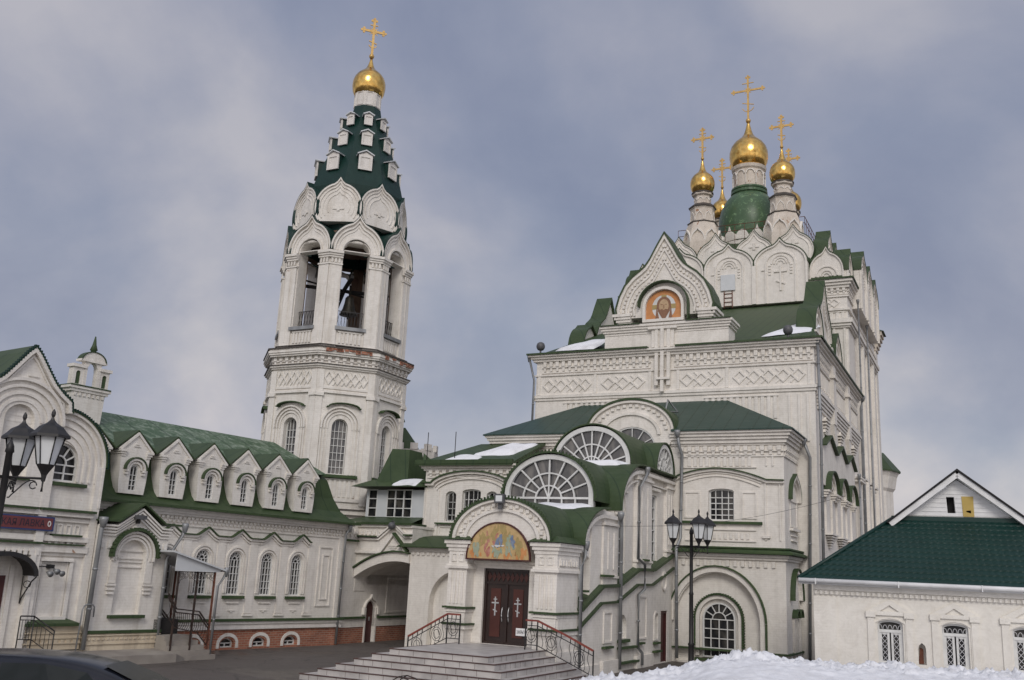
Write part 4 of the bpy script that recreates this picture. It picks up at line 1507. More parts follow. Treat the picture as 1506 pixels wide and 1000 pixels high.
for mat_, cx, cz, sx, sz, n_ in (('iconrose', -.4, .3, .12, .2, 14), ('iconrose', -.1, .55, .08, .14, 7), ('iconblue', .05, .55, .08, .12, 8), ('iconteal', .38, .3, .12, .2, 14), ('iconblue', .47, .46, .05, .1, 5),
                                 ('iconocher', -.6, .45, .09, .2, 10), ('iconocher', .68, .42, .1, .2, 12), ('iconocher', -.2, .6, .1, .12, 6), ('iconocher', .22, .6, .12, .12, 8), ('iconteal', -.75, .25, .1, .15, 8),
                                 ('iconorange', .8, .15, .15, .1, 12), ('iconorange', -.85, .1, .1, .06, 8), ('iconwhite', 0, .34, .18, .03, 9), ('iconteal', 0, .15, .2, .07, 9), ('iconorange', 0, .06, .8, .03, 14), ('iconocher', 0, .85, .3, .06, 8)):
    for _ in range(n_):
        x, z = cx + rnd.gauss(0, sx * .6), max(0.02, cz + rnd.gauss(0, sz * .6))
        if x * x + z * z < 0.93:
            dab(mat_, x, z, rnd.uniform(.02, .055), rnd.uniform(.06, .15) if mat_ != 'iconwhite' else .025, rnd.uniform(-.5, .5))
for mat_, sh in dabs.items():
    dec(mat_, sh, DAB[mat_], 'lunette_patch', lun, pf, P)
# entrance doors
wd_ = W(0, 27.3)
m = MB()
m.box(wd_, -14.42, -12.85, 0.91, 3.14, -0.2, -0.14)
for a, b, z0, z1 in ((-14.42, -14.34, .91, 3.14), (-12.93, -12.85, .91, 3.14), (-14.42, -12.85, 3.06, 3.14), (-14.42, -12.85, 2.68, 2.74), (-13.68, -13.6, .91, 2.7), (-14.42, -12.85, .91, 0.97)):
    m.box(wd_, a, b, z0, z1, -0.15, -0.09)
dr = P.part('door_frame', m, 'doorwood')
for c_ in (-14.02, -13.25):
    m = MB()
    m.box(wd_, c_ - 0.17, c_ + 0.17, 1.12, 2.55, -0.15, -0.115)
    lf = P.part('door_leaf', m, 'doorpanel', dr)
    m = MB()
    zc_ = 2.02
    m.box(wd_, c_ - 0.02, c_ + 0.02, zc_ - 0.28, zc_ + 0.28, -0.12, -0.09)
    m.box(wd_, c_ - 0.12, c_ + 0.12, zc_ + 0.08, zc_ + 0.12, -0.118, -0.092)
    m.box(wd_, c_ - 0.06, c_ + 0.06, zc_ + 0.19, zc_ + 0.22, -0.118, -0.092)
    m.bar(wd_, (c_ - 0.07, zc_ - 0.10), (c_ + 0.07, zc_ - 0.16), 0.035, -0.118, -0.094)
    P.part('door_cross', m, 'silver', lf)
m = MB()
for c_ in (-13.74, -13.52):
    q = []
    for i in range(9):
        t_ = i / 8
        q.append(wd_.P(c_, 1.58 + 0.42 * t_, -0.05 + 0.05 * sin(pi * t_)))
    m.tube(q, 0.014, 6)
P.part('door_handle', m, 'silver', dr)
m = MB()
for k in range(9):
    a = -14.34 + k * 0.157
    m.prism(wd_, [(a, 2.9), (a + 0.078, 2.76), (a + 0.157, 2.9), (a + 0.078, 3.04)], -0.15, -0.12)
P.part('transom_lattice', m, 'doorpanel', dr)
m = MB()
m.box(wd_, -13.27, -12.90, 1.20, 1.42, -0.09, -0.083)
nt_ = P.part('notice', m, 'paper', dr)
# floodlight on the porch apex


def text(t, s, w, cs, cz, h, d, mat, parent=None, name='lettering', width=None):
    cu = bpy.data.curves.new(name, 'FONT')
    cu.body = s
    cu.size = 1.0
    cu.align_x = 'CENTER'
    cu.extrude = 0.004
    o = bpy.data.objects.new('tmp', cu)
    col.objects.link(o)
    bpy.context.view_layer.update()
    me = bpy.data.meshes.new_from_object(o)
    xs = [v.co.x for v in me.vertices]
    ys = [v.co.y for v in me.vertices]
    k = h / (max(ys) - min(ys))
    kx = width / (max(xs) - min(xs)) if width else k
    cx, cy = (max(xs) + min(xs)) / 2, (max(ys) + min(ys)) / 2
    for v in me.vertices:
        p = w.P(cs + (v.co.x - cx) * kx, cz + (v.co.y - cy) * k, d + v.co.z * 0.5)
        v.co = Vector(p) - Vector(t.o)
    bpy.data.objects.remove(o)
    me.materials.clear()
    me.materials.append(MAT[mat])
    me.name = name
    ob = bpy.data.objects.new(name, me)
    col.objects.link(ob)
    ob.parent = parent or t.e
    return ob


text(P, 'ЗАКРЫТО', wd_, -13.085, 1.31, 0.10, -0.08, 'ink', nt_, width=0.31)
# roofs: barrels along the stair crossed by half barrels opening to the side


def cross_barrel(name, uc, rx, ry, zs, v0, v1, q, uleft, flat_to=None, mat='green'):
    m = MB()
    o = arcp(uc, zs, rx, 0, 180, 30, ry)
    wv = W(0, v0)
    m.band(wv, offs(o, -0.06), o, v0 - v1, 0.16, sm=False)
    s_ = q + ([(flat_to, q[-1][1])] if flat_to else [])
    m.band(pw, [(v, z + 0.06) for v, z in s_], s_, uleft - PU, 0.2)
    return P.part(name, m, mat)


cross_barrel('barrel_roof', UC, RX, RY, ZS, 26.8, 30.6, qarch(28.4, 3.98, 30.6, 5.24), -15.5)
cross_barrel('barrel_roof', -13.75, 1.72, 1.62, 5.5, 30.5, 34.3, qarch(31.7, 5.28, 34.1, 7.08), -15.5, 38.15)
m = MB()
oc = arcp(-13.65, 7.15, 1.62, 0, 180, 26, 1.52)
m.band(W(0, 34.1), offs(oc, -0.05), oc, -4.0, 0.12)
sc_ = arcp(36.85, 7.15, 1.12, 0, 180, 20, 1.14)
m.band(pw, offs(sc_, -0.05), sc_, -2.2, 0.12)
P.part('barrel_roof', m, 'green')
# crenellated ridge edging on the front of the barrels
m = MB()
for (uc, rx, ry, zs, v, n_) in ((UC, RX + .07, RY + .07, ZS, 26.66, 44), (-13.75, 1.79, 1.69, 5.5, 30.38, 40)):
    for k in range(n_ + 1):
        an = R(4 + 172 * k / n_)
        x, z = uc + rx * cos(an), zs + ry * sin(an)
        m.slab(x - 0.022, x + 0.022, v - 0.03, v + 0.03, z - 0.02, z + 0.055)
P.part('roof_edging', m, 'green')


def fanlight(w, cs, zs, rx, ry, base, d, th=P, n=8, fr=0.17, glass='fanglass', strip_=0.25, mun=0.05):
    m = MB()
    o = [(cs + rx, base)] + arcp(cs, zs, rx, 0, 180, 32, ry) + [(cs - rx, base)]
    i_ = [(cs + rx - fr, base)] + arcp(cs, zs, rx - fr, 0, 180, 32, ry - fr) + [(cs - rx + fr, base)]
    m.band(w, o, i_, d - 0.1, d + 0.05)
    m.box(w, cs - rx + fr * .5, cs + rx - fr * .5, base, base + 0.06, d - 0.06, d + 0.03)
    if strip_:
        m.box(w, cs - rx + fr * .5, cs + rx - fr * .5, base + strip_, base + strip_ + 0.07, d - 0.06, d + 0.03)
        for k in range(1, 6):
            x = cs - rx + fr + (rx - fr) * 2 * k / 6
            m.box(w, x - mun / 2, x + mun / 2, base, base + strip_, d - 0.05, d + 0.02)
    b0 = base + strip_ + (0.03 if strip_ else 0)
    H_ = zs + ry - fr - b0
    rx2 = rx - fr
    for k_ in (0.34, 0.66):
        m.strip(w, arcp(cs, b0, rx2 * k_, 0, 180, 20, H_ * k_), mun, d - 0.05, d + 0.02)
    for k in range(1, n):
        an = R(180 * k / n)
        k0 = 0.02 if k in (n // 2 - 1, n // 2, n // 2 + 1, n - n // 2) else 0.32
        m.bar(w, (cs + rx2 * k0 * cos(an), b0 + H_ * k0 * sin(an)), (cs + rx2 * 1.02 * cos(an), b0 + H_ * 1.02 * sin(an)), mun, d - 0.048 - k * 0.0005, d + 0.018 - k * 0.0005)
    f = th.part('fanlight', m, 'frame')
    g_ = MB()
    g_.prism(w, o, d - 0.2, d - 0.08)
    th.part('pane', g_, glass, f)
    return f


fanlight(W(0, 30.5), -13.75, 5.72, 1.66, 1.36, 5.3, 0.02)
fanlight(W(0, 34.1), -13.65, 7.25, 1.56, 1.36, 7.0, 0.02, strip_=0.0, n=10)
fanlight(pw, 36.85, 7.2, 1.06, 1.05, 7.12, 0.02, strip_=0.0, n=8, fr=0.16)
drainpipe(P, [(PU + 0.15, 28.6, 3.98), (PU + 0.12, 28.55, 3.6), (PU + 0.1, 28.4, 3.3), (PU + 0.1, 28.4, 0.3)], 0.075)
drainpipe(P, [(PU + 0.18, 31.6, 5.1), (PU + 0.16, 31.7, 4.9), (PU + 0.14, 31.8, 4.7), (PU + 0.14, 31.85, 0.1)], 0.08)
drainpipe(P, [(PU + 0.2, 34.3, 6.95), (PU + 0.2, 34.2, 6.75), (PU + 0.1, 33.75, 6.3), (PU + 0.1, 33.7, 3.75), (PU + 0.22, 34.1, 3.55), (PU + 0.22, 34.1, 2.7), (PU + 0.1, 33.8, 2.5), (PU + 0.1, 33.8, 0.7), (PU + 0.16, 34.1, 0.5), (PU + 0.16, 34.1, 0.1)], 0.07)

# snow on the porch roofs
m2 = MB()
drift(m2, [(-14.2, 29.55, 5.24), (-12.25, 29.55, 5.04), (-11.95, 30.5, 5.28), (-14.3, 30.5, 5.29)], 0.2, seed=3)
drift(m2, [(-14.2, 33.2, 7.12), (-12.3, 33.2, 7.0), (-12.0, 34.1, 7.12), (-14.2, 34.1, 7.14)], 0.2, seed=8)
drift(m2, [(-13.0, 37.3, 8.15), (-12.1, 37.3, 8.15), (-12.0, 38.0, 8.2), (-13.0, 38.0, 8.2)], 0.12, seed=12)
o = mkobj('snow', m2, 'snow', recalc=False)
o.matrix_world = Matrix.Rotation(R(NR), 4, 'Z')
tag(o, 'thin drifts of snow lying below the fan windows on the green porch roofs', 'snow', kind='stuff')

fl = Thing('square_floodlight', 'small square floodlight fixed at the top of the porch pediment above the gold lunette', 'floodlight', NR, -13.6, 26.6, 5.2)
m = MB()
m.box(W(0, 26.6), -13.76, -13.44, 5.08, 5.36, 0.0, 0.12)
fl.part('lamp_housing', m, 'floodgrey')
m = MB()
m.box(W(0, 26.6), -13.71, -13.49, 5.13, 5.31, 0.12, 0.125)
fl.part('lens', m, 'shade')
m = MB()
m.box(W(0, 26.6), -13.66, -13.54, 4.9, 5.1, -0.06, 0.04)
fl.part('bracket', m, 'floodgrey')

# ================================================================= ENTRANCE STEPS
S = Thing('marble_steps', 'pyramid of pale marble steps with dark nosings before the entrance doors', 'steps', NR, -13.5, 23.0)
for k in range(6):
    z = 0.9 - 0.15 * k
    u0, u1, v0 = -14.95 - 0.42 * k, -11.95 + 0.30 * k, 23.1 - 0.2 * k
    if k > 1:
        v0 -= 0.02 * (k - 1)
    m = MB()
    m.slab(u0, u1, v0, 27.28, z - 0.15, z)
    st = S.part('step', m, 'marble')
    m = MB()
    m.slab(u0 - 0.015, u1 + 0.015, v0 - 0.015, v0 + 0.035, z - 0.018, z + 0.006)
    m.slab(u1 - 0.035, u1 + 0.015, v0 + 0.035, 26.85, z - 0.018, z + 0.006)
    m.slab(u0 - 0.015, u0 + 0.035, v0 + 0.035, 26.85, z - 0.018, z + 0.006)
    S.part('nosing', m, 'nosing', st)
# joints between the marble facing slabs
m = MB()
rnd = random.Random(9)
for k in range(6):
    z = 0.9 - 0.15 * k
    u0, u1, v0 = -14.95 - 0.42 * k, -11.95 + 0.30 * k, 23.1 - 0.2 * k - (0.02 * (k - 1) if k > 1 else 0)
    a = u0 + 0.3
    while a < u1 - 0.2:
        m.slab(a, a + 0.008, v0 - 0.003, v0 + 0.01, z - 0.15, z - 0.02)
        a += rnd.choice((0.3, 0.6, 0.6, 0.45))
    a = v0 + 0.3
    while a < 26.5:
        m.slab(u1 - 0.01, u1 + 0.003, a, a + 0.008, z - 0.15, z - 0.02)
        a += rnd.choice((0.3, 0.6, 0.45))
S.part('slab_joints', m, 'nosing')


def railing(t, w, path, h, closed_end=True, pitch=0.13, posts=None, rail='redrail'):
    """wrought-iron railing in plane w; path of (s, z_bottom, z_top)"""
    m = MB()
    top = [w.P(s, zt, 0) for s, zb, zt in path]
    for a, b in zip(path, path[1:]):
        m.bar(w, (a[0], a[2]), (b[0], b[2]), 0.05, -0.03, 0.03)
    t.part('handrail', m, rail)
    m = MB()
    for off in (0.14,):
        for a, b in zip(path, path[1:]):
            m.bar(w, (a[0], a[2] - off), (b[0], b[2] - off), 0.022, -0.01, 0.01)
    for a, b in zip(path, path[1:]):
        m.bar(w, (a[0], a[1] + 0.06), (b[0], b[1] + 0.06), 0.022, -0.012, 0.012)
    for (s, zb, zt) in (posts or path):
        m.box(w, s - 0.016, s + 0.016, zb - 0.12, zt, -0.016, 0.016)
    t.part('railing_frame', m, 'iron')
    m = MB()
    for a, b in zip(path, path[1:]):
        L = abs(b[0] - a[0])
        n = max(2, int(L / pitch))
        for i in range(1, n):
            f = i / n
            s = a[0] + (b[0] - a[0]) * f
            z0 = a[1] + (b[1] - a[1]) * f + 0.06
            z1 = a[2] + (b[2] - a[2]) * f - 0.14
            q = [w.P(s + 0.035 * sin(2 * pi * j / 8), z0 + (z1 - z0) * j / 8, 0) for j in range(9)]
            m.tube(q, 0.009, 4)
            m.box(w, s - 0.012, s + 0.012, z1, z1 + 0.14, -0.006, 0.006)
        c_ = ((a[0] + b[0]) / 2, (a[1] + b[1] + a[2] + b[2]) / 4 - 0.04)
        for rr in (0.11, 0.17):
            q = [w.P(c_[0] + rr * cos(2 * pi * j / 12), c_[1] + rr * 1.2 * sin(2 * pi * j / 12), 0.012) for j in range(13)]
            m.tube(q, 0.009, 4)
    t.part('baluster', m, 'iron', kind=None)


RR = Thing('stair_railing', 'wrought iron railing with red handrail on the right of the marble steps', 'railing', NR, -11.5, 26.4, group='railings of the entrance steps')
railing(RR, W(0, 26.4), [(-12.48, 0.98, 1.72), (-12.1, 0.98, 1.72), (-11.2, 0.62, 1.38), (-10.36, 0.28, 1.02)], 0.8, posts=[(-12.48, 1.0, 1.72), (-12.1, 1.0, 1.72), (-10.36, 0.3, 1.02)])
RL = Thing('stair_railing', 'wrought iron railing with red handrail on the left of the marble steps', 'railing', NR, -15.5, 26.4, group='railings of the entrance steps')
railing(RL, W(0, 26.4), [(-14.66, 0.98, 1.74), (-15.1, 0.98, 1.74), (-15.8, 0.62, 1.36), (-16.45, 0.3, 1.0)], 0.8, posts=[(-14.66, 1.0, 1.74), (-15.1, 1.0, 1.74), (-16.45, 0.3, 1.0)])


# ================================================================= SIDE WING
G = Thing('side_wing', 'low whitewashed wing with three barred windows and snowy green roof between tower and porch', 'church wing', NR, -19.5, 35.2)
GL, GR, GF, GB = -21.6, -17.5, 35.2, 38.1
gf = W(0, GF)
m = MB()
gh = []
window(G, gf, -20.32, 5.0, 0.5, 6.05, 0.18, 2, 4, gh, bars=True)
window(G, gf, -19.35, 5.0, 0.86, 6.2, 0.12, 4, 4, gh, bars=True)
window(G, gf, -18.4, 5.0, 0.5, 6.05, 0.18, 2, 4, gh, bars=True)
m.prism(gf, [(GL, 0), (GR, 0), (GR, 7.1), (GL, 7.1)], -0.5, 0, holes=gh)
m.slab(GL, GR, GF + 0.51, GB, 0, 7.1)
G.part('wall', m, 'wall')
m = MB()
m.ring(GL, GR, GF, GB, [(7.08, 7.16, 0.08), (7.16, 7.25, 0.16), (7.25, 7.34, 0.24)])
G.part('cornice', m, 'wall')
m = MB()
frieze(m, gf, GL + .1, GR, 6.8, 7.08)
hd = [(GR, 6.55), (-17.7, 6.56)] + [(-19.4 + 1.8 * cos(R(a_)), 6.55 + 0.48 * sin(R(a_)) ** 1.3) for a_ in range(10, 171, 10)] + [(-21.2, 6.55), (GL - 0.1, 6.55)]
m.strip(gf, hd, 0.1, -0.01, 0.16)
for o_ in (0.14, 0.26):
    m.strip(gf, [(-19.4 + (x + 19.4) * (1 - o_ * 0.4), z - o_) for x, z in hd[1:-1]], 0.05, -0.01, 0.07)
panel(m, gf, -20.8, -17.95, 4.4, 4.8)
m.box(gf, GL, GL + 0.08, 4.2, 6.5, -0.01, 0.04)
m.box(gf, -20.95, -20.87, 4.2, 6.3, -0.01, 0.04)
m.box(gf, GL - 0.02, -20.9, 4.2, 4.7, -0.01, 0.05)
G.part('frieze', m, 'wall')
m = MB()
m.strip(gf, hd, -0.05, -0.02, 0.24)
m.box(gf, -20.95, -17.8, 4.87, 4.93, -0.02, 0.16)
G.part('hood_moulding', m, 'moss')
m = MB()
a, b = (GL - 0.35, GF - 0.35, 7.36), (GR + 0.1, GF - 0.35, 7.36)
m.plate([a, b, (GR + 0.1, 38.1, 8.6), (GL + 1.0, 38.1, 8.6)], 0.1)
m.plate([(GL - 0.35, 38.1, 7.36), a, (GL + 1.0, 38.1, 8.6)], 0.1)
m.box(gf, GL - 0.36, GR + 0.12, 7.33, 7.5, 0.2, 0.37)
m.add([(GL - .1, 35.0, 7.4), (GL + .5, 35.0, 7.4), (GL - .1, 35.6, 7.4), (GL - 0.25, 35.3, 7.85)], [(0, 1, 3), (1, 2, 3), (2, 0, 3)])
G.part('roof', m, 'green')
m = MB()
for u_ in (GL + 0.05, -20.2):
    m.tube([(u_, 35.1, 7.4), (u_, 35.1, 8.7)], 0.018, 5)
G.part('lightning_rod', m, 'iron')
m = MB()
drift(m, [(-20.7, 34.95, 7.42), (-19.3, 34.95, 7.42), (-19.2, 35.8, 7.72), (-20.5, 35.8, 7.72)], 0.2, seed=21)
drift(m, [(-19.9, 36.0, 7.8), (-18.0, 36.0, 7.8), (-17.6, 37.9, 8.5), (-18.9, 37.9, 8.5)], 0.22, seed=25)
drift(m, [(-23.1, 34.8, 6.42), (-21.8, 34.8, 6.42), (-21.7, 35.4, 6.7), (-22.9, 35.4, 6.7)], 0.16, seed=29)
o = mkobj('snow', m, 'snow', recalc=False)
o.matrix_world = Matrix.Rotation(R(NR), 4, 'Z')
tag(o, 'soft snow drifts lying on the green roofs of the wing and gallery', 'snow', kind='stuff')
# ground-floor pier with its little hipped roof
m = MB()
pfz = W(0, 33.5)
m.prism(pfz, [(-21.02, 0), (-17.5, 0), (-17.5, 3.7), (-21.02, 3.7)], -0.35, 0, holes=[arch(-18.9, 0.1, 2.3, 1.75, 1.25)])
m.slab(-21.02, -17.5, 33.86, 35.19, 0, 3.7)
m.box(pfz, -21.06, -17.5, 3.7, 3.78, -1.6, 0.06)
m.box(pfz, -21.12, -17.5, 3.78, 3.86, -1.6, 0.12)
m.dentils(pfz, -21.0, -17.5, 3.56, 3.68, -0.01, 0.05, 0.24, 0.5)
G.part('pier', m, 'wall')
m = MB()
m.add([(-21.5, 33.2, 3.88), (-17.4, 33.2, 3.88), (-17.4, 35.19, 4.4), (-21.0, 35.19, 4.4), (-21.5, 35.19, 3.88), (-20.9, 34.2, 4.3)],
      [(0, 1, 5), (1, 2, 5), (2, 3, 5), (3, 4, 5), (4, 0, 5)])
m.slab(-21.5, -17.4, 33.2, 35.19, 3.84, 3.885)
G.part('pier_roof', m, 'green')

# ================================================================= GATE BRIDGE WITH GLAZED GALLERY
B = Thing('gate_bridge', 'arched gateway bridge with a glazed gallery and tall green roof beside the bell tower', 'gateway', NR, -22.4, 33.5)
bf = W(0, 33.5)
m = MB()
na = 20
intr = [(-23.6 + 2.58 * i / na, 2.3 + 0.98 * sin(R(12 + 100 * i / na)) ** 0.8) for i in range(na + 1)]
m.prism(bf, [(-23.62, 4.6), (-23.62, 2.0)] + [(-23.6, 2.05)] + intr + [(-21.0, 4.6)], -0.8, 0.0)
m.prism(W(0, 34.3), [(-23.6, 4.6), (-23.6, 2.3)] + [(x, z + 0.12) for x, z in intr] + [(-21.02, 4.6)], -3.5, 0.0)
ex = [(x, z + 0.34) for x, z in intr]
m.band(bf, [(x, z) for x, z in intr], ex, -0.01, 0.12)
z_g = [(-23.6, 3.62), (-22.5, 3.62), (-21.85, 4.5), (-21.15, 3.72), (-20.95, 3.72)]
for dz in (0.0, 0.12):
    m.strip(bf, [(x, z + dz + 0.38 * 0) for x, z in [(-23.6, 4.08), (-22.55, 4.08), (-21.86, 4.62), (-21.3, 4.2), (-21.0, 4.2)]], 0.06, -0.01, 0.1 + dz * 0.4)
m.strip(bf, [(-23.6, 3.55), (-22.4, 3.55), (-21.83, 4.28), (-21.2, 3.58)], 0.1, -0.01, 0.16)
m.prism(bf, [(-22.3, 3.6), (-21.3, 3.6), (-21.83, 4.2)], -0.01, 0.06)
for k in range(3):
    m.box(bf, -22.05 + k * 0.06, -21.6 - k * 0.06, 3.86 - k * 0.07, 3.9 - k * 0.07, 0.05, 0.1)
m.dentils(bf, -23.5, -22.3, 4.3, 4.42, -0.01, 0.06, 0.2, 0.5)
m.box(bf, -23.62, -20.98, 4.6, 4.7, -3.0, 0.1)
m.slab(-23.6, -21.62, 35.6, 38.0, 4.8, 6.25)
B.part('wall', m, 'wall')
m = MB()
m.strip(bf, [(x, z + 0.36) for x, z in intr], -0.0 + 0.05, -0.02, 0.24)
m.strip(bf, [(-21.83, 4.36), (-21.13, 3.66)], 0.06, -0.01, 0.24)
m.strip(bf, [(-23.6, 4.2), (-22.6, 4.2)], 0.05, -0.01, 0.22)
m.strip(bf, [(-21.3, 4.28), (-21.0, 4.28)], 0.06, -0.01, 0.26)
B.part('hood_moulding', m, 'moss')
m = MB()
m.box(bf, -23.65, -20.98, 4.7, 4.78, -1.0, 0.2)
m.add([(-24.7, 33.4, 4.79), (-20.98, 33.4, 4.79), (-21.6, 35.3, 5.12), (-24.7, 35.3, 5.12)], [(0, 1, 2, 3)])
m.box(W(0, 35.3), -24.7, -21.55, 4.8, 5.12, -0.02, 0.1)
B.part('ledge_roof', m, 'green')
# gallery glazing
gw = W(0, 35.3)
m = MB()
m.box(gw, -24.6, -24.5, 5.1, 6.3, -0.05, 0.0)
m.box(gw, -24.03, -23.55, 5.12, 6.28, -0.06, 0.0)
m.box(gw, -22.26, -21.62, 5.12, 6.28, -0.06, 0.0)
B.part('gallery_panel', m, 'panelwhite')
for a, b, n_ in ((-24.5, -24.03, 2), (-23.55, -22.26, 3)):
    m = MB()
    panel(m, gw, a, b, 5.1, 6.3, 0.05, 0.0)
    for k in range(1, n_):
        x = a + (b - a) * k / n_
        m.box(gw, x - 0.025, x + 0.025, 5.12, 6.28, -0.05, 0.01) if n_ > 2 else None
    for k in (1, 2):
        z = 5.1 + 1.2 * k / 3
        m.box(gw, a, b, z - 0.02, z + 0.02, -0.045, 0.005)
    f = B.part('gallery_window', m, 'frame')
    g_ = MB()
    g_.box(gw, a, b, 5.1, 6.3, -0.12, -0.06)
    B.part('pane', g_, 'glass', f)
m = MB()
m.add([(-25.1, 34.75, 6.38), (-21.5, 34.75, 6.38), (-21.5, 38, 6.38), (-25.1, 38, 6.38), (-24.3, 35.3, 6.72), (-21.6, 35.3, 6.72), (-21.6, 37, 6.8), (-24.3, 37, 6.8)],
      [(0, 1, 2, 3), (0, 1, 5, 4), (1, 2, 6, 5), (2, 3, 7, 6), (3, 0, 4, 7), (4, 5, 6, 7)])
m.add([(-24.1, 35.2, 6.65), (-22.5, 35.2, 6.65), (-22.5, 37, 6.65), (-24.1, 37, 6.65), (-23.65, 35.6, 8.1), (-22.75, 35.6, 8.05), (-22.75, 36.6, 8.05), (-23.65, 36.6, 8.1)],
      [(0, 1, 5, 4), (1, 2, 6, 5), (2, 3, 7, 6), (3, 0, 4, 7), (4, 5, 6, 7)])
B.part('roof', m, 'green')
# distant brick tower with white battlements seen over the gallery
BT = Thing('brick_tower', 'low red brick turret with white battlements and green cone seen over the gallery roof', 'tower', NR, -28.6, 45.0)
bu, bv = -28.6, 45.0
m = MB()
m.lathe(bu, bv, [(1.25, 0), (1.25, 8.3)], 10, sm=False)
BT.part('wall', m, 'redpaint')
m = MB()
m.lathe(bu, bv, [(1.3, 8.35), (1.3, 8.7), (1.42, 8.8), (1.42, 9.25)], 10, sm=False)
for k in range(10):
    an = 2 * pi * (k + 0.5) / 10
    w_ = W(bu + 1.3 * cos(an), bv + 1.3 * sin(an), -sin(an), cos(an))
    m.box(w_, -0.2, 0.2, 9.25, 9.6, -0.1, 0.1)
    m.strip(w_, arcp(0, 7.75, 0.34, 0, 180, 8), 0.1, -0.1, 0.04)
BT.part('battlement', m, 'wallold')
m = MB()
m.lathe(bu - 0.6, bv, [(1.3, 8.8), (0.7, 9.8), (0.05, 10.6)], 8, sm=False)
BT.part('roof', m, 'green')

# spherical lamp over the bridge gable
fl = Thing('yard_floodlight', 'small grey floodlight on the peak above the gateway arch', 'floodlight', NR, -21.85, 33.2, 4.5)
m = MB()
m.lathe(-21.85, 33.25, [(0.03, 4.5), (0.13, 4.56), (0.16, 4.68), (0.1, 4.78), (0.02, 4.8)], 10)
fl.part('lamp_housing', m, 'floodgrey')
m = MB()
m.tube([(-21.85, 33.6, 4.75), (-21.85, 33.25, 4.85), (-21.85, 33.25, 4.75)], 0.03, 5)
fl.part('bracket', m, 'floodgrey')

# ================================================================= BELL TOWER
TU, TV = 6.29 + 0.1, 46.58
T = Thing('bell_tower', 'octagonal white bell tower with open belfry, dark green tent roof and gilded onion dome', 'bell tower', TR, TU, TV, lean=0.0)
ph8 = pi / 8
C8 = cos(ph8)


def face(k, a, cu=TU, cv=TV, shift=0.0):
    """drawing plane on face k of an octagon of apothem a; k=0 looks at the yard"""
    an = -pi / 2 + k * pi / 4 + shift
    return W(cu + a * cos(an), cv + a * sin(an), -sin(an), cos(an))


AP = 3.12
m = MB()
hol = []
SEEN = (0, -1, 1)
for k in range(8):
    w_ = face(k, AP)
    hw = AP * math.tan(ph8)
    if k in (7, 0, 1):
        h_ = []
        window(T, w_, -0.1 if k == 0 else 0, 6.95, 0.72, 9.05, 0.38, 4, 7, h_, dep=0.3, fan=False, fr=0.035, mun=0.025, sill=(-1.0, 0.85), glass='fanglass')
        m.prism(w_, [(-hw, 0), (hw, 0), (hw, 12.4), (-hw, 12.4)], -0.5, 0.0, holes=h_)
    else:
        m.prism(w_, [(-hw, 0), (hw, 0), (hw, 12.4), (-hw, 12.4)], -0.5, 0.0)
T.part('wall', m, 'wallold')


def oct_(mb, z0, z1, a):
    mb.lathe(TU, TV, [(a / C8, z0), (a / C8, z1)], 8, ph8, sm=False)


m = MB()
for z0, z1, a in ((5.2, 5.4, .2), (5.75, 5.9, .08), (10.55, 10.65, 0.1), (10.75, 10.85, 0.05), (11.68, 11.76, 0.1), (11.76, 11.84, 0.18), (12.25, 12.33, 0.22), (12.33, 12.42, 0.28), (12.42, 12.52, 0.32), (12.52, 12.6, 0.27)):
    oct_(m, z0, z1, AP + a)
T.part('cornice', m, 'wallold')
m = MB()
for k in (-2, -1, 0, 1, 2):
    w_ = face(k, AP)
    hw = AP * math.tan(ph8)
    m.diamonds(w_, -hw + 0.3, hw - 0.3, 10.92, 11.6, pitch=0.42, d1=0.06)
    frieze(m, w_, -hw - 0.05, hw + 0.05, 11.86, 12.24)
    for sg in (-1, 1):
        m.box(w_, sg * (hw - 0.13) - 0.15, sg * (hw - 0.13) + 0.15, 5.6, 11.6, -0.01, 0.07)
        m.box(w_, sg * (hw - 0.13) - 0.2, sg * (hw - 0.13) + 0.2, 10.4, 10.55, -0.01, 0.14)
    c_ = -0.1 if k == 0 else 0
    for rr, d in ((0.88, 0.12), (0.74, 0.08), (0.60, 0.05)):
        m.strip(w_, [(c_ + rr, 8.95)] + arcp(c_, 9.1, rr, 0, 180, 14, rr * 1.0) + [(c_ - rr, 8.95)], 0.07, -0.01, d)
        m.box(w_, c_ + rr - 0.07, c_ + rr, 6.95, 9.0, -0.01, d * 0.6)
        m.box(w_, c_ - rr, c_ - rr + 0.07, 6.95, 9.0, -0.01, d * 0.6)
    flutes(m, w_, -0.85, 0.85, 5.95, 6.7, 0.2)
T.part('frieze', m, 'wallold')
m = MB()
for k in (-2, -1, 0, 1, 2):
    w_ = face(k, AP)
    q = [(0.78, 9.95)] + [(0.72 * cos(R(a_)), 9.95 + 0.2 * sin(R(a_))) for a_ in range(0, 181, 20)] + [(-0.78, 9.95)]
    m.strip(w_, q, 0.04, -0.01, 0.24)
    m.box(w_, -0.95, 0.85, 6.78, 6.84, -0.01, 0.2)
T.part('hood_moulding', m, 'moss')
m = MB()
for z0, z1, a in ((12.6, 12.65, 0.35), (11.84, 11.87, 0.24), (5.4, 5.44, 0.28), (12.78, 12.82, 0.02)):
    oct_(m, z0, z1, AP + a)
T.part('flashing', m, 'flashing')
m = MB()
rnd = random.Random(3)
for k in (0, 1):
    w_ = face(k, AP + 0.3)
    for i in range(16):
        x = rnd.uniform(-1.1, 1.2)
        m.box(w_, x, x + rnd.uniform(0.1, 0.3), 12.48 + rnd.uniform(-0.1, 0.03), 12.57, 0.0, 0.068)
T.part('bare_brick', m, 'brick')
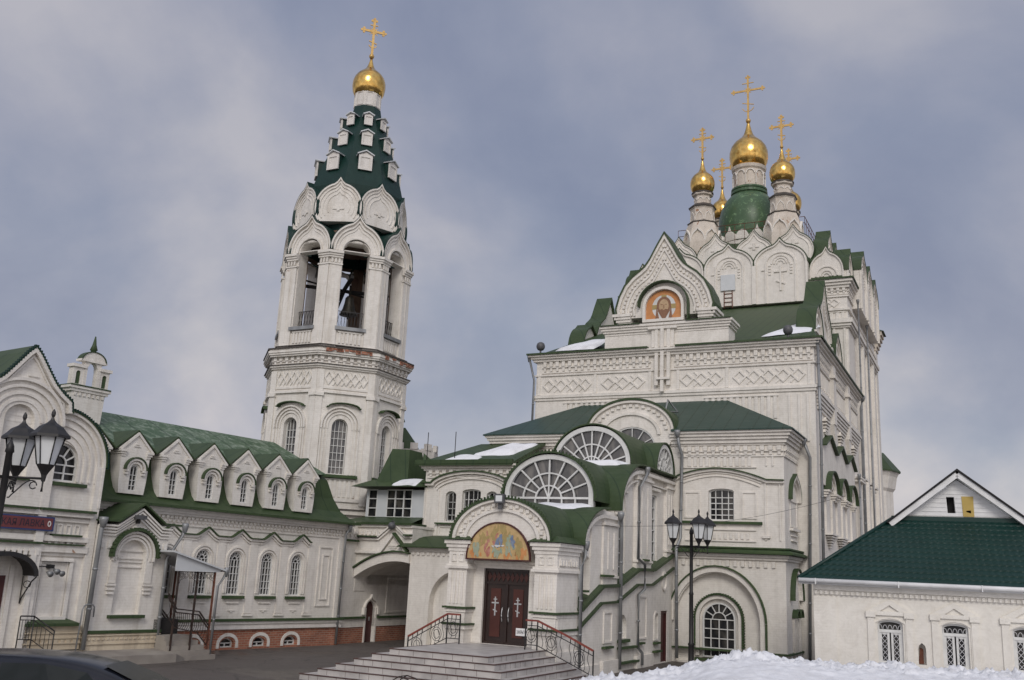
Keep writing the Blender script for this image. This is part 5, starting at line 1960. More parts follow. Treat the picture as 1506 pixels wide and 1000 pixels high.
# belfry: piers at the eight corners, arches between
AB_ = 2.92
m = MB()
hwb = AB_ * math.tan(ph8)
for k in range(8):
    w_ = face(k, AB_)
    rx = 0.62
    hole = arch(0, 13.72, rx * 2, 17.35, 0.62, 14)
    m.prism(w_, [(-hwb, 12.62), (hwb, 12.62), (hwb, 17.9), (-hwb, 17.9)], -0.62, 0.0, holes=[hole])
T.part('belfry_wall', m, 'wallold')
m = MB()
for k in range(-2, 3):
    w_ = face(k, AB_)
    ow = [(hwb, 17.38)] + keel(0, 17.4, hwb * 2 + 0.1, 1.8, 0.36, neck=0.3) + [(-hwb, 17.38)]
    ow = keel(0, 17.4, hwb * 2 + 0.12, 1.8, 0.38, neck=0.3)
    inn = arcp(0, 17.35, 0.62, 0, 180, 24, 0.62)
    for (r_, d) in ((1.0, 0.14), (0.86, 0.09), (0.74, 0.05)):
        q = [(x * r_, 17.4 + (z - 17.4) * r_) for x, z in ow]
        m.band(w_, q, [(x * 0.94, 17.4 + (z - 17.4) * 0.94) for x, z in q], -0.3, d)
    m.prism(w_, ow, -0.4, 0.02, holes=[[(x, z + 0.02) for x, z in arcp(0, 17.4, 0.64, 2, 178, 16, 0.6)]])
    m.strip(w_, arcp(0, 17.37, 0.66, 0, 180, 16, 0.66), -0.08, -0.01, 0.09)
    for sg in (-1, 1):
        for j, (a, b, z0, z1, d) in enumerate(((0.66, hwb + .02, 12.7, 16.65, 0.10),)):
            m.box(w_, min(sg * a, sg * b), max(sg * a, sg * b), z0, z1, -0.05, d)
        for z0, z1, d in ((16.65, 16.72, 0.14), (17.0, 17.1, 0.12), (17.1, 17.2, 0.17), (17.2, 17.32, 0.23), (12.7, 12.85, 0.15)):
            a, b = 0.62, hwb + d * 0.42
            m.box(w_, min(sg * a, sg * b), max(sg * a, sg * b), z0, z1, -0.05, d)
        m.dentils(w_, min(sg * .7, sg * hwb), max(sg * .7, sg * hwb), 16.76, 16.96, 0.08, 0.13, 0.16, 0.5)
        m.box(w_, sg * 0.95 - 0.02, sg * 0.95 + 0.02, 13.0, 16.6, 0.08, 0.12)
    flutes(m, w_, -0.55, 0.55, 12.95, 13.45, 0.17)
T.part('belfry_arcading', m, 'wallold')
m = MB()
for k in range(8):
    w_ = face(k, AB_)
    m.box(w_, -0.72, 0.72, 13.56, 13.72, -0.3, 0.16)
T.part('sill', m, 'pipe')
m = MB()
for k in range(8):
    w_ = face(k, AB_ - 0.65)
    h2 = (AB_ - 0.65) * math.tan(ph8)
    for sg in (-1, 1):
        m.box(w_, min(sg * 0.62, sg * h2), max(sg * 0.62, sg * h2), 12.7, 18.3, -0.03, 0.0)
    m.box(w_, -h2, h2, 17.98, 18.6, -0.03, 0.0)
m.lathe(TU, TV, [(2.4, 18.62), (0.02, 19.4)], 8, ph8, sm=False)
m.lathe(TU, TV, [(2.6, 12.62), (2.6, 12.72)], 8, ph8, sm=False)
T.part('belfry_interior', m, 'belfryin')
m = MB()
for k in (0, 2):
    w_ = face(k, 0)
    for zz_ in (16.2,):
        m.box(w_, -2.2, 2.2, zz_ + k * 0.07, zz_ + 0.14 + k * 0.07, -0.08, 0.08)
for k in (0, 2):
    an = k * pi / 4
    m.tube([(TU + 2.2 * cos(an), TV + 2.2 * sin(an), 15.9), (TU - 2.2 * cos(an), TV - 2.2 * sin(an), 16.6)], 0.05, 5)
T.part('bell_beam', m, 'dark')
m = MB()
for k in range(8):
    w_ = face(k, AB_ - 0.35)
    m.box(w_, -0.62, 0.62, 14.55, 14.58, -0.02, 0.0)
    for i in range(8):
        x = -0.55 + i * 0.157
        m.bar(w_, (x - 0.06, 13.75), (x + 0.06, 14.55), 0.015, -0.018, 0.0)
        m.bar(w_, (x + 0.06, 13.75), (x - 0.06, 14.55), 0.015, -0.02, -0.004)
T.part('belfry_railing', m, 'iron')
bell = Thing('bell', 'dark bronze bell hanging in the front opening of the belfry', 'bell', TR, TU, TV - 1.2, 14.9)
m = MB()
m.lathe(TU + 0.1, TV - 1.2, [(0.42, 14.75), (0.40, 14.82), (0.30, 15.05), (0.23, 15.35), (0.2, 15.6), (0.12, 15.7), (0.05, 15.72), (0.05, 16.25)], 18)
bell.part('bell_body', m, 'bronze')
m = MB()
m.lathe(TU + 0.1, TV - 1.2, [(0.02, 14.95), (0.06, 14.66), (0.08, 14.6), (0.02, 14.54)], 8)
bell.part('clapper', m, 'bronze')
# first tier capping, second tier of kokoshniks set over the piers
m = MB()
for k in range(8):
    w_ = face(k, AB_)
    ow = keel(0, 17.4, hwb * 2 + 0.12, 1.8, 0.38, neck=0.3)
    m.band(w_, scl(ow, (0, 17.4), 1.022), ow, -1.0, 0.15)
T.part('kokoshnik_capping', m, 'tent')
for k in range(8):
    w_ = face(k, 2.55, shift=ph8)
    o = keel(0, 19.0, 2.3, 2.25, 0.3, -34, neck=0.24)
    m = MB()
    m.prism(w_, o, -0.9, 0.02)
    c_ = (0, 19.85)
    moulded(m, w_, o, c_, [(1.0, 0.93, 0.1), (0.83, 0.79, 0.07), (0.68, 0.64, 0.05), (0.5, 0.47, 0.05)])
    m.bar(w_, (-0.28, 19.65), (0.28, 19.65), 0.08, 0, 0.06)
    m.bar(w_, (0, 19.53), (0, 19.77), 0.14, 0, 0.065)
    p = T.part('kokoshnik', m, 'wallold')
    m = MB()
    m.band(w_, scl(o, c_, 1.035), o, -1.2, 0.1)
    T.part('kokoshnik_capping', m, 'tent', p)
LX = 0.30   # the tent stands a little off the shaft
tp = [(2.2, 18.1), (2.3, 19.2), (2.42, 20.3), (2.46, 21.1), (2.1, 22.3), (1.66, 23.5), (1.22, 24.7), (0.82, 25.7), (0.72, 26.15)]
m = MB()
vs = []
for a, z in tp:
    kx = LX * (z - 18) / 8.2
    for k in range(8):
        an = ph8 + k * pi / 4
        vs.append((TU + kx + a * cos(an), TV + a * sin(an), z))
fs = []
for i in range(len(tp) - 1):
    for k in range(8):
        j = (k + 1) % 8
        fs.append((i * 8 + k, i * 8 + j, (i + 1) * 8 + j, (i + 1) * 8 + k))
m.add(vs, fs)
T.part('tent_roof', m, 'tent')
for row, (z0, a0_, wd, h) in enumerate(((21.95, 2.12, 0.68, 0.95), (23.5, 1.56, 0.54, 0.78), (24.8, 1.12, 0.42, 0.64))):
    for k in range(8):
        cu = TU + LX * (z0 - 18) / 8.2
        w_ = face(k, a0_ * C8 + 0.16, cu, TV)
        m = MB()
        g_o = [(-wd / 2, z0), (wd / 2, z0), (wd / 2, z0 + h * 0.84), (0, z0 + h), (-wd / 2, z0 + h * 0.84)]
        m.prism(w_, g_o, -0.7, -0.04)
        p = T.part('dormer', m, 'tent')
        m = MB()
        m.prism(w_, g_o, -0.04, 0.0)
        panel(m, w_, -wd / 2, wd / 2, z0, z0 + h * 0.8, wd * 0.16, 0.04)
        T.part('dormer_face', m, 'white', p)
        m = MB()
        q = [(wd / 2 + 0.07, z0 + h * 0.82), (0, z0 + h * 1.04), (-wd / 2 - 0.07, z0 + h * 0.82)]
        m.strip(w_, q, -0.05, -0.75, 0.1)
        T.part('dormer_roof', m, 'panelwhite', p)
tx = TU + LX * 0.98
m = MB()
m.lathe(tx, TV, [(0.70, 25.95), (0.70, 27.0), (0.62, 27.1)], 8, ph8, sm=False)
for k in range(8):
    w_ = face(k, 0.70 * C8, tx, TV)
    panel(m, w_, -0.2, 0.2, 26.2, 26.95, 0.05, 0.035)
T.part('drum', m, 'white')
onion(T, tx, TV, 27.55, 0.87, 29.2)
cross(T, tx, TV, 29.3, 2.1, 1.05, ball=0.14)


# wall of the gateway with the arched red door
GW = Thing('gateway_wall', 'whitewashed wall on brick plinth with small arched dark red door beneath the gateway bridge', 'wall', NR, -23.6, 34.7)
gs = W(-23.62, 0, 0, 1)
m = MB()
do = [(34.42, 0.0), (35.12, 0.0)] + keel(34.77, 1.35, 0.70, 0.36, 0.08)
m.prism(gs, [(32.3, 0.9), (34.42, 0.9), (34.42, 1.35)] + keel(34.77, 1.35, 0.70, 0.36, 0.08)[::-1] + [(35.12, 1.35), (35.12, 0.9), (41.0, 0.9), (41.0, 4.6), (32.3, 4.6)], -0.5, 0.0)
m.box(gs, 32.3, 34.42, 0.62, 0.95, -0.4, 0.06)
m.box(gs, 35.12, 41.0, 0.62, 0.95, -0.4, 0.06)
frieze(m, gs, 32.5, 35.0, 4.1, 4.5)
k_ = keel(34.77, 1.35, 0.98, 0.56, 0.16)
m.band(gs, k_, scl(k_, (34.77, 1.35), 0.86), -0.01, 0.1)
m.box(gs, 34.2, 34.32, 1.1, 1.4, -0.01, 0.12)
m.box(gs, 35.2, 35.34, 1.1, 1.4, -0.01, 0.12)
for a, b, c_, d_ in ((34.34, 34.42, 0.0, 1.36), (35.12, 35.2, 0.0, 1.36)):
    m.box(gs, a, b, c_, d_, -0.2, 0.075)
panel(m, gs, 35.9, 37.9, 1.15, 2.6)
GW.part('wall', m, 'wall')
m = MB()
m.box(gs, 32.3, 34.34, 0, 0.62, -0.4, 0.03)
m.box(gs, 35.2, 41.0, 0, 0.62, -0.4, 0.03)
GW.part('plinth', m, 'brick')
m = MB()
m.box(gs, 32.3, 34.3, 0.95, 1.03, -0.1, 0.14)
m.box(gs, 35.22, 41.0, 0.95, 1.03, -0.1, 0.14)
m.box(gs, 32.3, 33.4, 3.98, 4.05, -0.1, 0.16)
GW.part('ledge', m, 'moss')
m = MB()
m.prism(gs, do, -0.2, -0.1)
dd = GW.part('door', m, 'darkred')
m = MB()
m.box(gs, 34.85, 34.88, 0.85, 1.0, -0.1, -0.05)
GW.part('door_handle', m, 'silver', dd)

# ================================================================= ARCADE RANGE (its own direction)
R1 = Thing('arcade_range', 'long white range with seven gabled dormers, weathered green mansard roof and brick plinth', 'building', LR, 22.8, 27.7)
rv = 27.7
rw = W(0, rv)
RL0, RR0 = 16.0, 28.78
rh = []
wc = (19.05, 20.52, 22.0, 23.42, 24.88, 26.33)
for c_ in wc:
    window(R1, rw, c_, 1.84, 0.56, 3.03, 0.29, 4, 5, rh, dep=0.14, fan=True, fr=0.035, mun=0.022, sill=(c_ - 0.46, c_ + 0.46))
bh = []
for c_ in (21.9, 23.38, 24.83, 26.31):
    o = [(c_ - 0.3, 0.08), (c_ + 0.3, 0.08), (c_ + 0.3, 0.2)] + arcp(c_, 0.2, 0.3, 0, 180, 10, 0.19)[1:-1] + [(c_ - 0.3, 0.2)]
    bh.append(o)
m = MB()
m.prism(rw, [(RL0, 0.7), (RR0, 0.7), (RR0, 4.55), (RL0, 4.55)], -0.4, 0.0, holes=rh)
m.slab(RL0, RR0, rv + 0.41, 35.2, 0.0, 4.55)
R1.part('wall', m, 'wall')
m = MB()
m.prism(rw, [(RL0, 0.0), (RR0 + 0.02, 0.0), (RR0 + 0.02, 0.68), (RL0, 0.68)], -0.3, 0.05, holes=bh)
R1.part('plinth', m, 'brick')
m = MB()
for o in bh:
    c_ = sum(p[0] for p in o) / len(o)
    s_ = [(c_ + 0.36, 0.06), (c_ + 0.36, 0.2)] + arcp(c_, 0.2, 0.36, 0, 180, 12, 0.25)[1:-1] + [(c_ - 0.36, 0.2), (c_ - 0.36, 0.06)]
    m.strip(rw, s_, -0.11, 0.0, 0.08)
R1.part('basement_surround', m, 'wallold')
for o in bh:
    m = MB()
    c_ = sum(p[0] for p in o) / len(o)
    m.band(rw, o, offs(o, 0.035, True), -0.12, -0.06, True)
    m.box(rw, c_ - 0.02, c_ + 0.02, 0.08, 0.22, -0.11, -0.07)
    m.box(rw, c_ - 0.28, c_ + 0.28, 0.2, 0.235, -0.11, -0.065)
    f = R1.part('basement_window', m, 'frame')
    m = MB()
    m.prism(rw, o, -0.2, -0.13)
    R1.part('pane', m, 'glass', f)
m = MB()
m.box(rw, RL0, RR0 + 0.06, 0.68, 0.76, -0.1, 0.13)
m.box(rw, RL0, RR0 + 0.03, 0.76, 0.86, -0.1, 0.09)
m.box(rw, RL0, RR0 + 0.08, 0.86, 0.95, -0.1, 0.14)
for k, (z0, z1, d) in enumerate(((4.38, 4.46, 0.1), (4.46, 4.55, 0.18), (4.55, 4.6, 0.26))):
    m.box(rw, RL0, RR0 + d, z0, z1, -0.3, d)
R1.part('cornice', m, 'white')
m = MB()
for row in (0, 1):
    m.dentils(rw, RL0 + row * 0.08, RR0 - 0.1, 4.28 - row * 0.12, 4.35 - row * 0.12, -0.01, 0.08 - row * 0.02, 0.17, 0.5)
m.box(rw, RL0, RR0, 4.05, 4.1, -0.01, 0.05)
zl = [(17.5, 3.78)]
for c_ in (19.1, 20.55, 22.02, 23.48, 24.95, 26.43):
    zl += [(c_ - 0.44, 3.78), (c_ - 0.34, 3.82), (c_, 4.05), (c_ + 0.34, 3.82), (c_ + 0.44, 3.78)]
m.strip(rw, zl, -0.07, -0.01, 0.1)
m.strip(rw, [(x, z - 0.12) for x, z in zl], -0.04, -0.01, 0.05)
for c_ in wc:
    for rr, d in ((0.46, 0.05), (0.37, 0.03)):
        m.strip(rw, [(c_ + rr, 1.9)] + arcp(c_, 3.03, rr, 0, 180, 14, rr) + [(c_ - rr, 1.9)], 0.05, -0.01, d)
    m.box(rw, c_ - 0.28, c_ + 0.28, 1.55, 1.6, -0.01, 0.05)
    m.box(rw, c_ - 0.15, c_ + 0.15, 1.3, 1.33, -0.01, 0.03)
    m.box(rw, c_ - 0.04, c_ + 0.04, 1.25, 1.3, -0.01, 0.03)
for c_ in (19.8, 21.27, 22.72, 24.16, 25.62, 27.02):
    m.box(rw, c_ - 0.17, c_ + 0.17, 1.22, 3.74, -0.01, 0.03)
    m.box(rw, c_ - 0.22, c_ + 0.22, 1.12, 1.2, -0.01, 0.06)
panel(m, rw, 27.42, 28.2, 1.45, 3.7, 0.06, 0.04)
panel(m, rw, 27.62, 28.02, 1.7, 3.4, 0.05, 0.04)
m.box(rw, 28.45, RR0, 1.0, 4.05, -0.01, 0.05)
R1.part('frieze', m, 'wall')
m = MB()
m.strip(rw, [(x, z + 0.01) for x, z in zl], 0.035, -0.02, 0.16)
m.box(rw, RL0, RR0 + 0.12, 0.95, 1.03, -0.05, 0.19)
R1.part('weathering', m, 'moss')
# mansard roof
lev = [(4.6, -0.42, 0.42), (4.85, -0.02, 0.15), (5.1, 0.22, -0.15), (5.6, 0.42, -0.42), (6.3, 0.55, -0.72), (6.55, 0.75, -0.95)]
m = MB()
vs = []
for z, dv, du in lev:
    vs += [(RL0, rv + dv, z), (RR0 + du, rv + dv, z), (RR0 + du, 35.2 - dv, z), (RL0, 35.2 - dv, z)]
fs = []
for i in range(len(lev) - 1):
    for k in range(4):
        j = (k + 1) % 4
        fs.append((i * 4 + k, i * 4 + j, (i + 1) * 4 + j, (i + 1) * 4 + k))
m.add(vs, fs)
m.box(rw, RL0, RR0 + 0.4, 4.6, 4.68, -0.3, 0.44)
mr = R1.part('mansard', m, 'green')
m = MB()
z, dv, du = lev[-1]
rg = (RR0 - 1.25, 31.0, 7.87)
a, b, c_, d_ = (RL0, rv + dv - 0.35, 6.52), (RR0 + du, rv + dv - 0.35, 6.52), (RR0 + du, 35.2 - dv, 6.52), (RL0, 35.2 - dv, 6.52)
m.plate([a, b, rg, (RL0, 31.0, 7.87)], 0.05)
m.plate([(RL0, 31.0, 7.87), rg, c_, d_], 0.05)
m.plate([b, c_, rg], 0.05)
R1.part('upper_roof', m, 'greenold')
m = MB()
zr = []
dcs = (17.3, 18.83, 20.35, 21.85, 23.37, 24.86, 26.32)
for i, c_ in enumerate(dcs):
    zr += [(c_ - 0.75, 6.28), (c_, 6.93)]
zr += [(dcs[-1] + 0.62, 6.33)]
m.strip(rw, zr, 0.035, -1.6, 0.07)
R1.part('dormer_valleys', m, 'green')
for c_ in dcs:
    fw = W(0, rv - 0.06)
    m = MB()
    ho = arch(c_ + 0.02, 5.02, 0.29, 5.68, 0.16)
    out = [(c_ - 0.46, 4.92), (c_ + 0.46, 4.92), (c_ + 0.5, 5.3), (c_ + 0.53, 6.16), (c_ + 0.62, 6.24), (c_ + 0.62, 6.32), (c_, 6.9), (c_ - 0.62, 6.32), (c_ - 0.62, 6.24), (c_ - 0.53, 6.16), (c_ - 0.5, 5.3)]
    m.prism(fw, out, -0.9, 0.0, holes=[ho])
    for k in range(3):
        for sg in (-1, 1):
            xs = sorted((c_ + sg * 0.38, c_ + sg * (0.54 + 0.04 * k)))
            m.box(fw, xs[0], xs[1], 6.08 + 0.07 * k, 6.15 + 0.07 * k, -0.5, 0.03 + 0.03 * k)
    for rr, d in ((0.36, 0.11), (0.26, 0.06)):
        m.strip(fw, arcp(c_ + 0.02, 5.68, rr, 0, 180, 12, rr * 1.0), 0.06, -0.01, d)
    for sg in (-1, 1):
        for k in range(2):
            x = c_ + 0.02 + sg * 0.31
            m.box(fw, x - 0.06, x + 0.06, 5.62 - k * 0.1, 5.68 - k * 0.1, -0.01, 0.1 - 0.03 * k)
    m.box(fw, c_ - 0.12, c_ + 0.12, 6.42, 6.45, -0.01, 0.03)
    m.box(fw, c_ - 0.07, c_ + 0.07, 6.48, 6.51, -0.01, 0.03)
    q = [(c_ + 0.62, 6.31), (c_, 6.89), (c_ - 0.62, 6.31)]
    m.strip(fw, q, 0.07, -0.01, 0.05)
    p = R1.part('dormer', m, 'wallold')
    window(R1, fw, c_ + 0.02, 5.02, 0.29, 5.68, 0.16, 2, 4, None, dep=0.1, fr=0.03, mun=0.02, name='dormer_window').parent = p
    m = MB()
    m.strip(fw, arcp(c_ + 0.02, 5.68, 0.37, 0, 180, 12, 0.37), -0.04, -0.01, 0.14)
    R1.part('hood_moulding', m, 'green', p)
drainpipe(R1, [(28.72, 27.4, 4.5), (28.66, 27.55, 4.2), (28.62, 27.58, 0.05)], 0.06)
drainpipe(R1, [(28.95, 27.7, 4.5), (28.9, 27.9, 4.3), (28.9, 27.95, 0.05)], 0.045)
# openwork chimney on the ridge
CH = Thing('ridge_bellcote', 'small three-arched white bellcote with green spike on the ridge of the arcade range', 'bellcote', LR, 18.03, 29.8, 7.3)
cwp = W(0, 29.5)
m = MB()
m.prism(cwp, [(17.5, 7.2), (18.58, 7.2), (18.62, 8.15), (17.42, 8.15)], -0.55, 0)
m.box(cwp, 17.35, 18.7, 8.15, 8.25, -0.6, 0.05)
m.box(cwp, 17.28, 18.77, 8.25, 8.33, -0.66, 0.1)
m.dentils(cwp, 17.45, 18.6, 8.02, 8.12, 0.0, 0.04, 0.16, 0.5)
for a, b in ((17.38, 17.74), (18.34, 18.68)):
    m.prism(cwp, [(a, 8.33), (b, 8.33), (b, 8.95), (a, 8.95)], -0.28, 0, holes=[arch((a + b) / 2, 8.4, 0.16, 8.75, 0.09)])
    m.box(cwp, a - 0.06, b + 0.06, 8.95, 9.05, -0.34, 0.06)
m.prism(cwp, [(17.74, 8.33), (18.34, 8.33), (18.34, 9.2), (17.74, 9.2)], -0.2, 0.02, holes=[arch(18.03, 8.36, 0.28, 9.1, 0.09) if False else [(17.85, 8.36), (18.21, 8.36), (18.21, 9.0), (18.14, 9.14), (18.035, 9.18), (17.93, 9.14), (17.85, 9.0)]])
m.prism(cwp, arcp(18.03, 9.2, 0.42, 0, 180, 14, 0.33), -0.22, 0.04)
m.box(cwp, 17.55, 18.5, 9.18, 9.25, -0.25, 0.07)
CH.part('masonry', m, 'wallold')
m = MB()
for a, b in ((17.38, 17.74), (18.34, 18.68)):
    m.prism(cwp, arch((a + b) / 2, 8.4, 0.17, 8.75, 0.09), -0.3, -0.04)
m.box(cwp, 17.3, 18.75, 8.33, 8.37, -0.6, 0.12)
m.lathe(18.03, 29.6, [(0.11, 9.5), (0.09, 9.6), (0.13, 9.63), (0.07, 9.8), (0.02, 10.1)], 8)
m.strip(cwp, arcp(18.03, 9.2, 0.46, 0, 180, 14, 0.36), 0.03, -0.24, 0.07)
CH.part('green_metalwork', m, 'green')

# ================================================================= GABLED SHOP FRONT (left)
K = Thing('gabled_shop', 'white gabled building with red shop sign, ogee gable and half arch window at the left', 'building', LR, 13.4, 26.4)
kw = W(0, 26.4)
gc = 13.95
gpts = [(15.55, 6.9), (15.5, 7.2), (15.2, 7.4), (14.95, 7.62), (14.75, 7.88), (14.55, 8.15), (14.38, 8.38), (14.2, 8.56)]
gable = gpts + [(2 * 14.2 - x, z) for x, z in gpts[-2::-1]]
kh = []
window(K, kw, 15.62, 4.98, 1.12, 5.45, 0.62, 3, 2, kh, dep=0.18, fan=(30, 60), fr=0.05, mun=0.04, sill=(15.2, 16.45, 'green'))
m = MB()
sh_ = [(16.95, 0), (16.95, 5.5)] + arcp(15.45, 5.5, 1.5, 0, 88, 14, 1.5)
m.prism(kw, sh_ + [(9.0, 7.0), (9.0, 0)], -0.4, 0, holes=kh)
m.slab(9.0, 16.9, 26.81, 33.0, 0, 5.5)
m.prism(W(0, 26.25), [(15.35, 4.2), (15.35, 6.9)] + gable + [(12.6, 6.9), (12.6, 4.2)], -0.5, 0.0, holes=[arch(14.13, 4.95, 0.86, 6.52, 0.42)])
m.prism(W(0, 26.45), arch(14.13, 4.9, 0.9, 6.5, 0.45), -0.3, 0.0)
m.box(W(0, 26.45), 13.72, 14.54, 6.45, 6.5, -0.01, 0.06)
m.box(W(0, 26.45), 13.72, 14.54, 6.62, 6.66, -0.01, 0.06)
kw2 = W(0, 26.25)
for rr, d in ((1.28, 0.1), (1.08, 0.07), (0.86, 0.05), (0.66, 0.03)):
    m.strip(kw2, arcp(14.13, 6.5, rr, 0, 180, 24, rr * 0.92), 0.08, -0.01, d)
m.strip(kw2, gable, 0.1, -0.01, 0.14)
m.strip(kw2, [(14.3 + (x - 14.3) * 0.85, 7.0 + (z - 7.0) * 0.86) for x, z in gable], 0.05, -0.01, 0.05)
m.box(kw2, 14.15, 14.45, 7.75, 7.79, -0.01, 0.04)
m.box(kw2, 14.2, 14.4, 7.62, 7.66, -0.01, 0.04)
for rr, d in ((1.5, 0.12), (1.32, 0.08), (1.12, 0.06), (0.92, 0.05), (0.74, 0.04)):
    m.strip(kw, [(15.45 + rr, 5.0 if rr < 1.4 else 4.3)] + arcp(15.45, 5.5, rr, 0, 90, 14, rr), 0.07, -0.01, d)
m.box(kw, 16.72, 16.95, 0.4, 5.5, -0.01, 0.1)
m.box(kw, 15.1, 15.34, 0.4, 6.8, -0.01, 0.16)
for z0, z1, d in ((4.0, 4.13, .18), (3.85, 3.95, .08), (3.3, 3.45, .12), (3.0, 3.2, 0.14), (2.9, 3.0, .06)):
    m.box(kw, 9.0, 16.75, z0, z1, -0.01, d)
m.dentils(kw, 15.5, 16.45, 3.22, 3.3, -0.01, 0.06, 0.2, 0.5)
m.dentils(kw, 13.3, 15.3, 2.9, 3.05, -0.01, 0.19, 0.17, 0.6)
for a in (15.5, 15.77, 16.04, 16.31):
    panel(m, kw, a, a + 0.16, 3.5, 3.78, 0.03, 0.04)
panel(m, kw, 15.35, 16.4, 1.15, 2.85, 0.1, 0.09)
panel(m, kw, 15.5, 16.28, 1.2, 2.72, 0.03, 0.03)
m.box(kw, 15.4, 16.4, 2.75, 2.8, 0.0, 0.12)
m.box(kw, 14.6, 14.72, 0.4, 2.6, -0.01, 0.07)
m.box(kw, 15.05, 15.2, 0.4, 2.9, -0.01, 0.2)
K.part('wall', m, 'wallold')
m = MB()
m.box(kw, 15.2, 16.9, 0.36, 1.0, 0.0, 0.16)
for z in (0.52, 0.66, 0.8):
    m.box(kw, 15.18, 16.9, z, z + 0.03, 0.1, 0.2)
m.dentils(kw, 15.3, 16.8, 0.55, 0.63, 0.1, 0.2, 0.2, 0.5)
K.part('plinth', m, 'plinth')
m = MB()
m.box(kw, 9, 15.0, 4.13, 4.18, 0.0, 0.26)
m.box(kw, 15.1, 16.8, 4.13, 4.2, 0.0, 0.26)
m.box(kw, 15.6, 16.5, 3.45, 3.5, 0.0, 0.18)
m.box(kw, 9, 15.3, 3.2, 3.26, 0.0, 0.24)
m.box(kw, 15.4, 16.6, 3.2, 3.24, 0.0, 0.2)
m.box(kw, 15.18, 16.75, 1.0, 1.08, 0.0, 0.3)
m.plate([kw.P(15.2, 1.08, 0.28), kw.P(16.75, 1.08, 0.28), kw.P(16.45, 1.2, 0.02), kw.P(15.3, 1.2, 0.02)], 0.05)
m.box(kw2, 13.7, 14.6, 4.88, 4.95, -0.02, 0.16)
K.part('ledge', m, 'green')
m = MB()
go = [(14.3 + (x - 14.3) * 1.0, z) for x, z in gable]
m.strip(kw2, go, -0.05, -6.5, 0.14)
m.strip(kw, [(16.95, 5.5)] + arcp(15.45, 5.5, 1.5, 0, 90, 16, 1.5), -0.06, -6.0, 0.16)
K.part('roof', m, 'green')
m = MB()
L = [0]
for a, b in zip(go, go[1:]):
    L.append(L[-1] + math.hypot(b[0] - a[0], b[1] - a[1]))
nn = int(L[-1] / 0.09)
for i in range(nn):
    t_ = L[-1] * (i + 0.5) / nn
    j = max(x for x in range(len(L) - 1) if L[x] <= t_)
    f_ = (t_ - L[j]) / (L[j + 1] - L[j])
    x, z = go[j][0] + (go[j + 1][0] - go[j][0]) * f_, go[j][1] + (go[j + 1][1] - go[j][1]) * f_
    m.box(kw2, x - 0.02, x + 0.02, z - 0.0, z + 0.11, 0.05, 0.15)
for k in range(30):
    an = R(k * 3.1)
    x, z = 15.45 + 1.55 * cos(an), 5.5 + 1.55 * sin(an)
    m.box(kw, x - 0.02, x + 0.02, z - 0.03, z + 0.04, 0.05, 0.18)
K.part('roof_edging', m, 'tent')
# entrance with iron awning
m = MB()
m.box(kw, 13.3, 14.52, 0.5, 2.33, -0.02, 0.03)
dk = K.part('door', m, 'darkred')
m = MB()
m.box(kw, 14.4, 14.44, 1.2, 1.5, 0.03, 0.08)
K.part('door_handle', m, 'silver', dk)
m = MB()
aw = arcp(14.1, 2.35, 0.92, 0, 180, 16, 0.62)
m.strip(kw, aw, 0.03, 0.02, 0.75)
m.strip(kw, aw, 0.12, 0.72, 0.76)
aw_ = K.part('awning', m, 'iron')
m = MB()
for sg in (-1, 1):
    x = 14.1 + sg * 0.9
    m.tube([kw.P(x, 2.33, 0.7), kw.P(x, 2.2, 0.5), kw.P(x, 1.75, 0.12), kw.P(x, 1.6, 0.06)], 0.02, 5)
    m.tube([kw.P(x + 0.04 * cos(q * .8), 2.12 + 0.09 * sin(q * .8), 0.3 + 0.12 * cos(q * .8)) for q in range(9)], 0.012, 4)
    m.tube([kw.P(x, 2.33, 0.05), kw.P(x, 1.6, 0.05)], 0.015, 4)
K.part('awning_bracket', m, 'iron', aw_)
# shop sign, cut by the left edge of the photograph
SG = Thing('shop_sign', 'dark red shop sign with blue border on the gabled white building', 'sign', LR, 14.0, 26.15, 3.6)
sw_ = W(0, 26.2)
m = MB()
m.box(sw_, 11.8, 15.57, 3.56, 3.95, -0.06, 0.0)
SG.part('board', m, 'signblue')
m = MB()
m.box(sw_, 11.85, 15.52, 3.6, 3.91, 0.0, 0.006)
SG.part('panel', m, 'signred')
text(SG, 'КАЯ ЛАВКА', sw_, 14.68, 3.76, 0.19, 0.01, 'signink', width=1.22)
m = MB()
m.band(sw_, el(15.42, 3.76, 0.05, 0.08), el(15.42, 3.76, 0.028, 0.05), 0.006, 0.012, True)
SG.part('emblem', m, 'frame')
# cluster of lamps / horn speakers on the wall
HS = Thing('wall_speakers', 'cluster of three grey horn speakers fixed on the white wall beside the shop door', 'speakers', LR, 15.75, 26.2, 2.5)
for dx, dz in ((-0.17, -0.05), (0.02, 0.02), (0.17, -0.03)):
    m = MB()
    c = kw.P(15.72 + dx, 2.5 + dz, 0.25)
    m.tube([c, (c[0], c[1] - 0.08, c[2] - 0.02), (c[0], c[1] - 0.2, c[2] - 0.05)], [0.03, 0.05, 0.085], 10)
    HS.part('horn', m, 'pipe')
m = MB()
m.tube([kw.P(15.2, 2.6, 0.1), kw.P(15.72, 2.6, 0.2), kw.P(15.72, 2.6, 0.0)], 0.015, 5)
m.box(kw, 15.64, 15.78, 2.55, 2.66, 0.0, 0.2)
HS.part('bracket', m, 'iron')
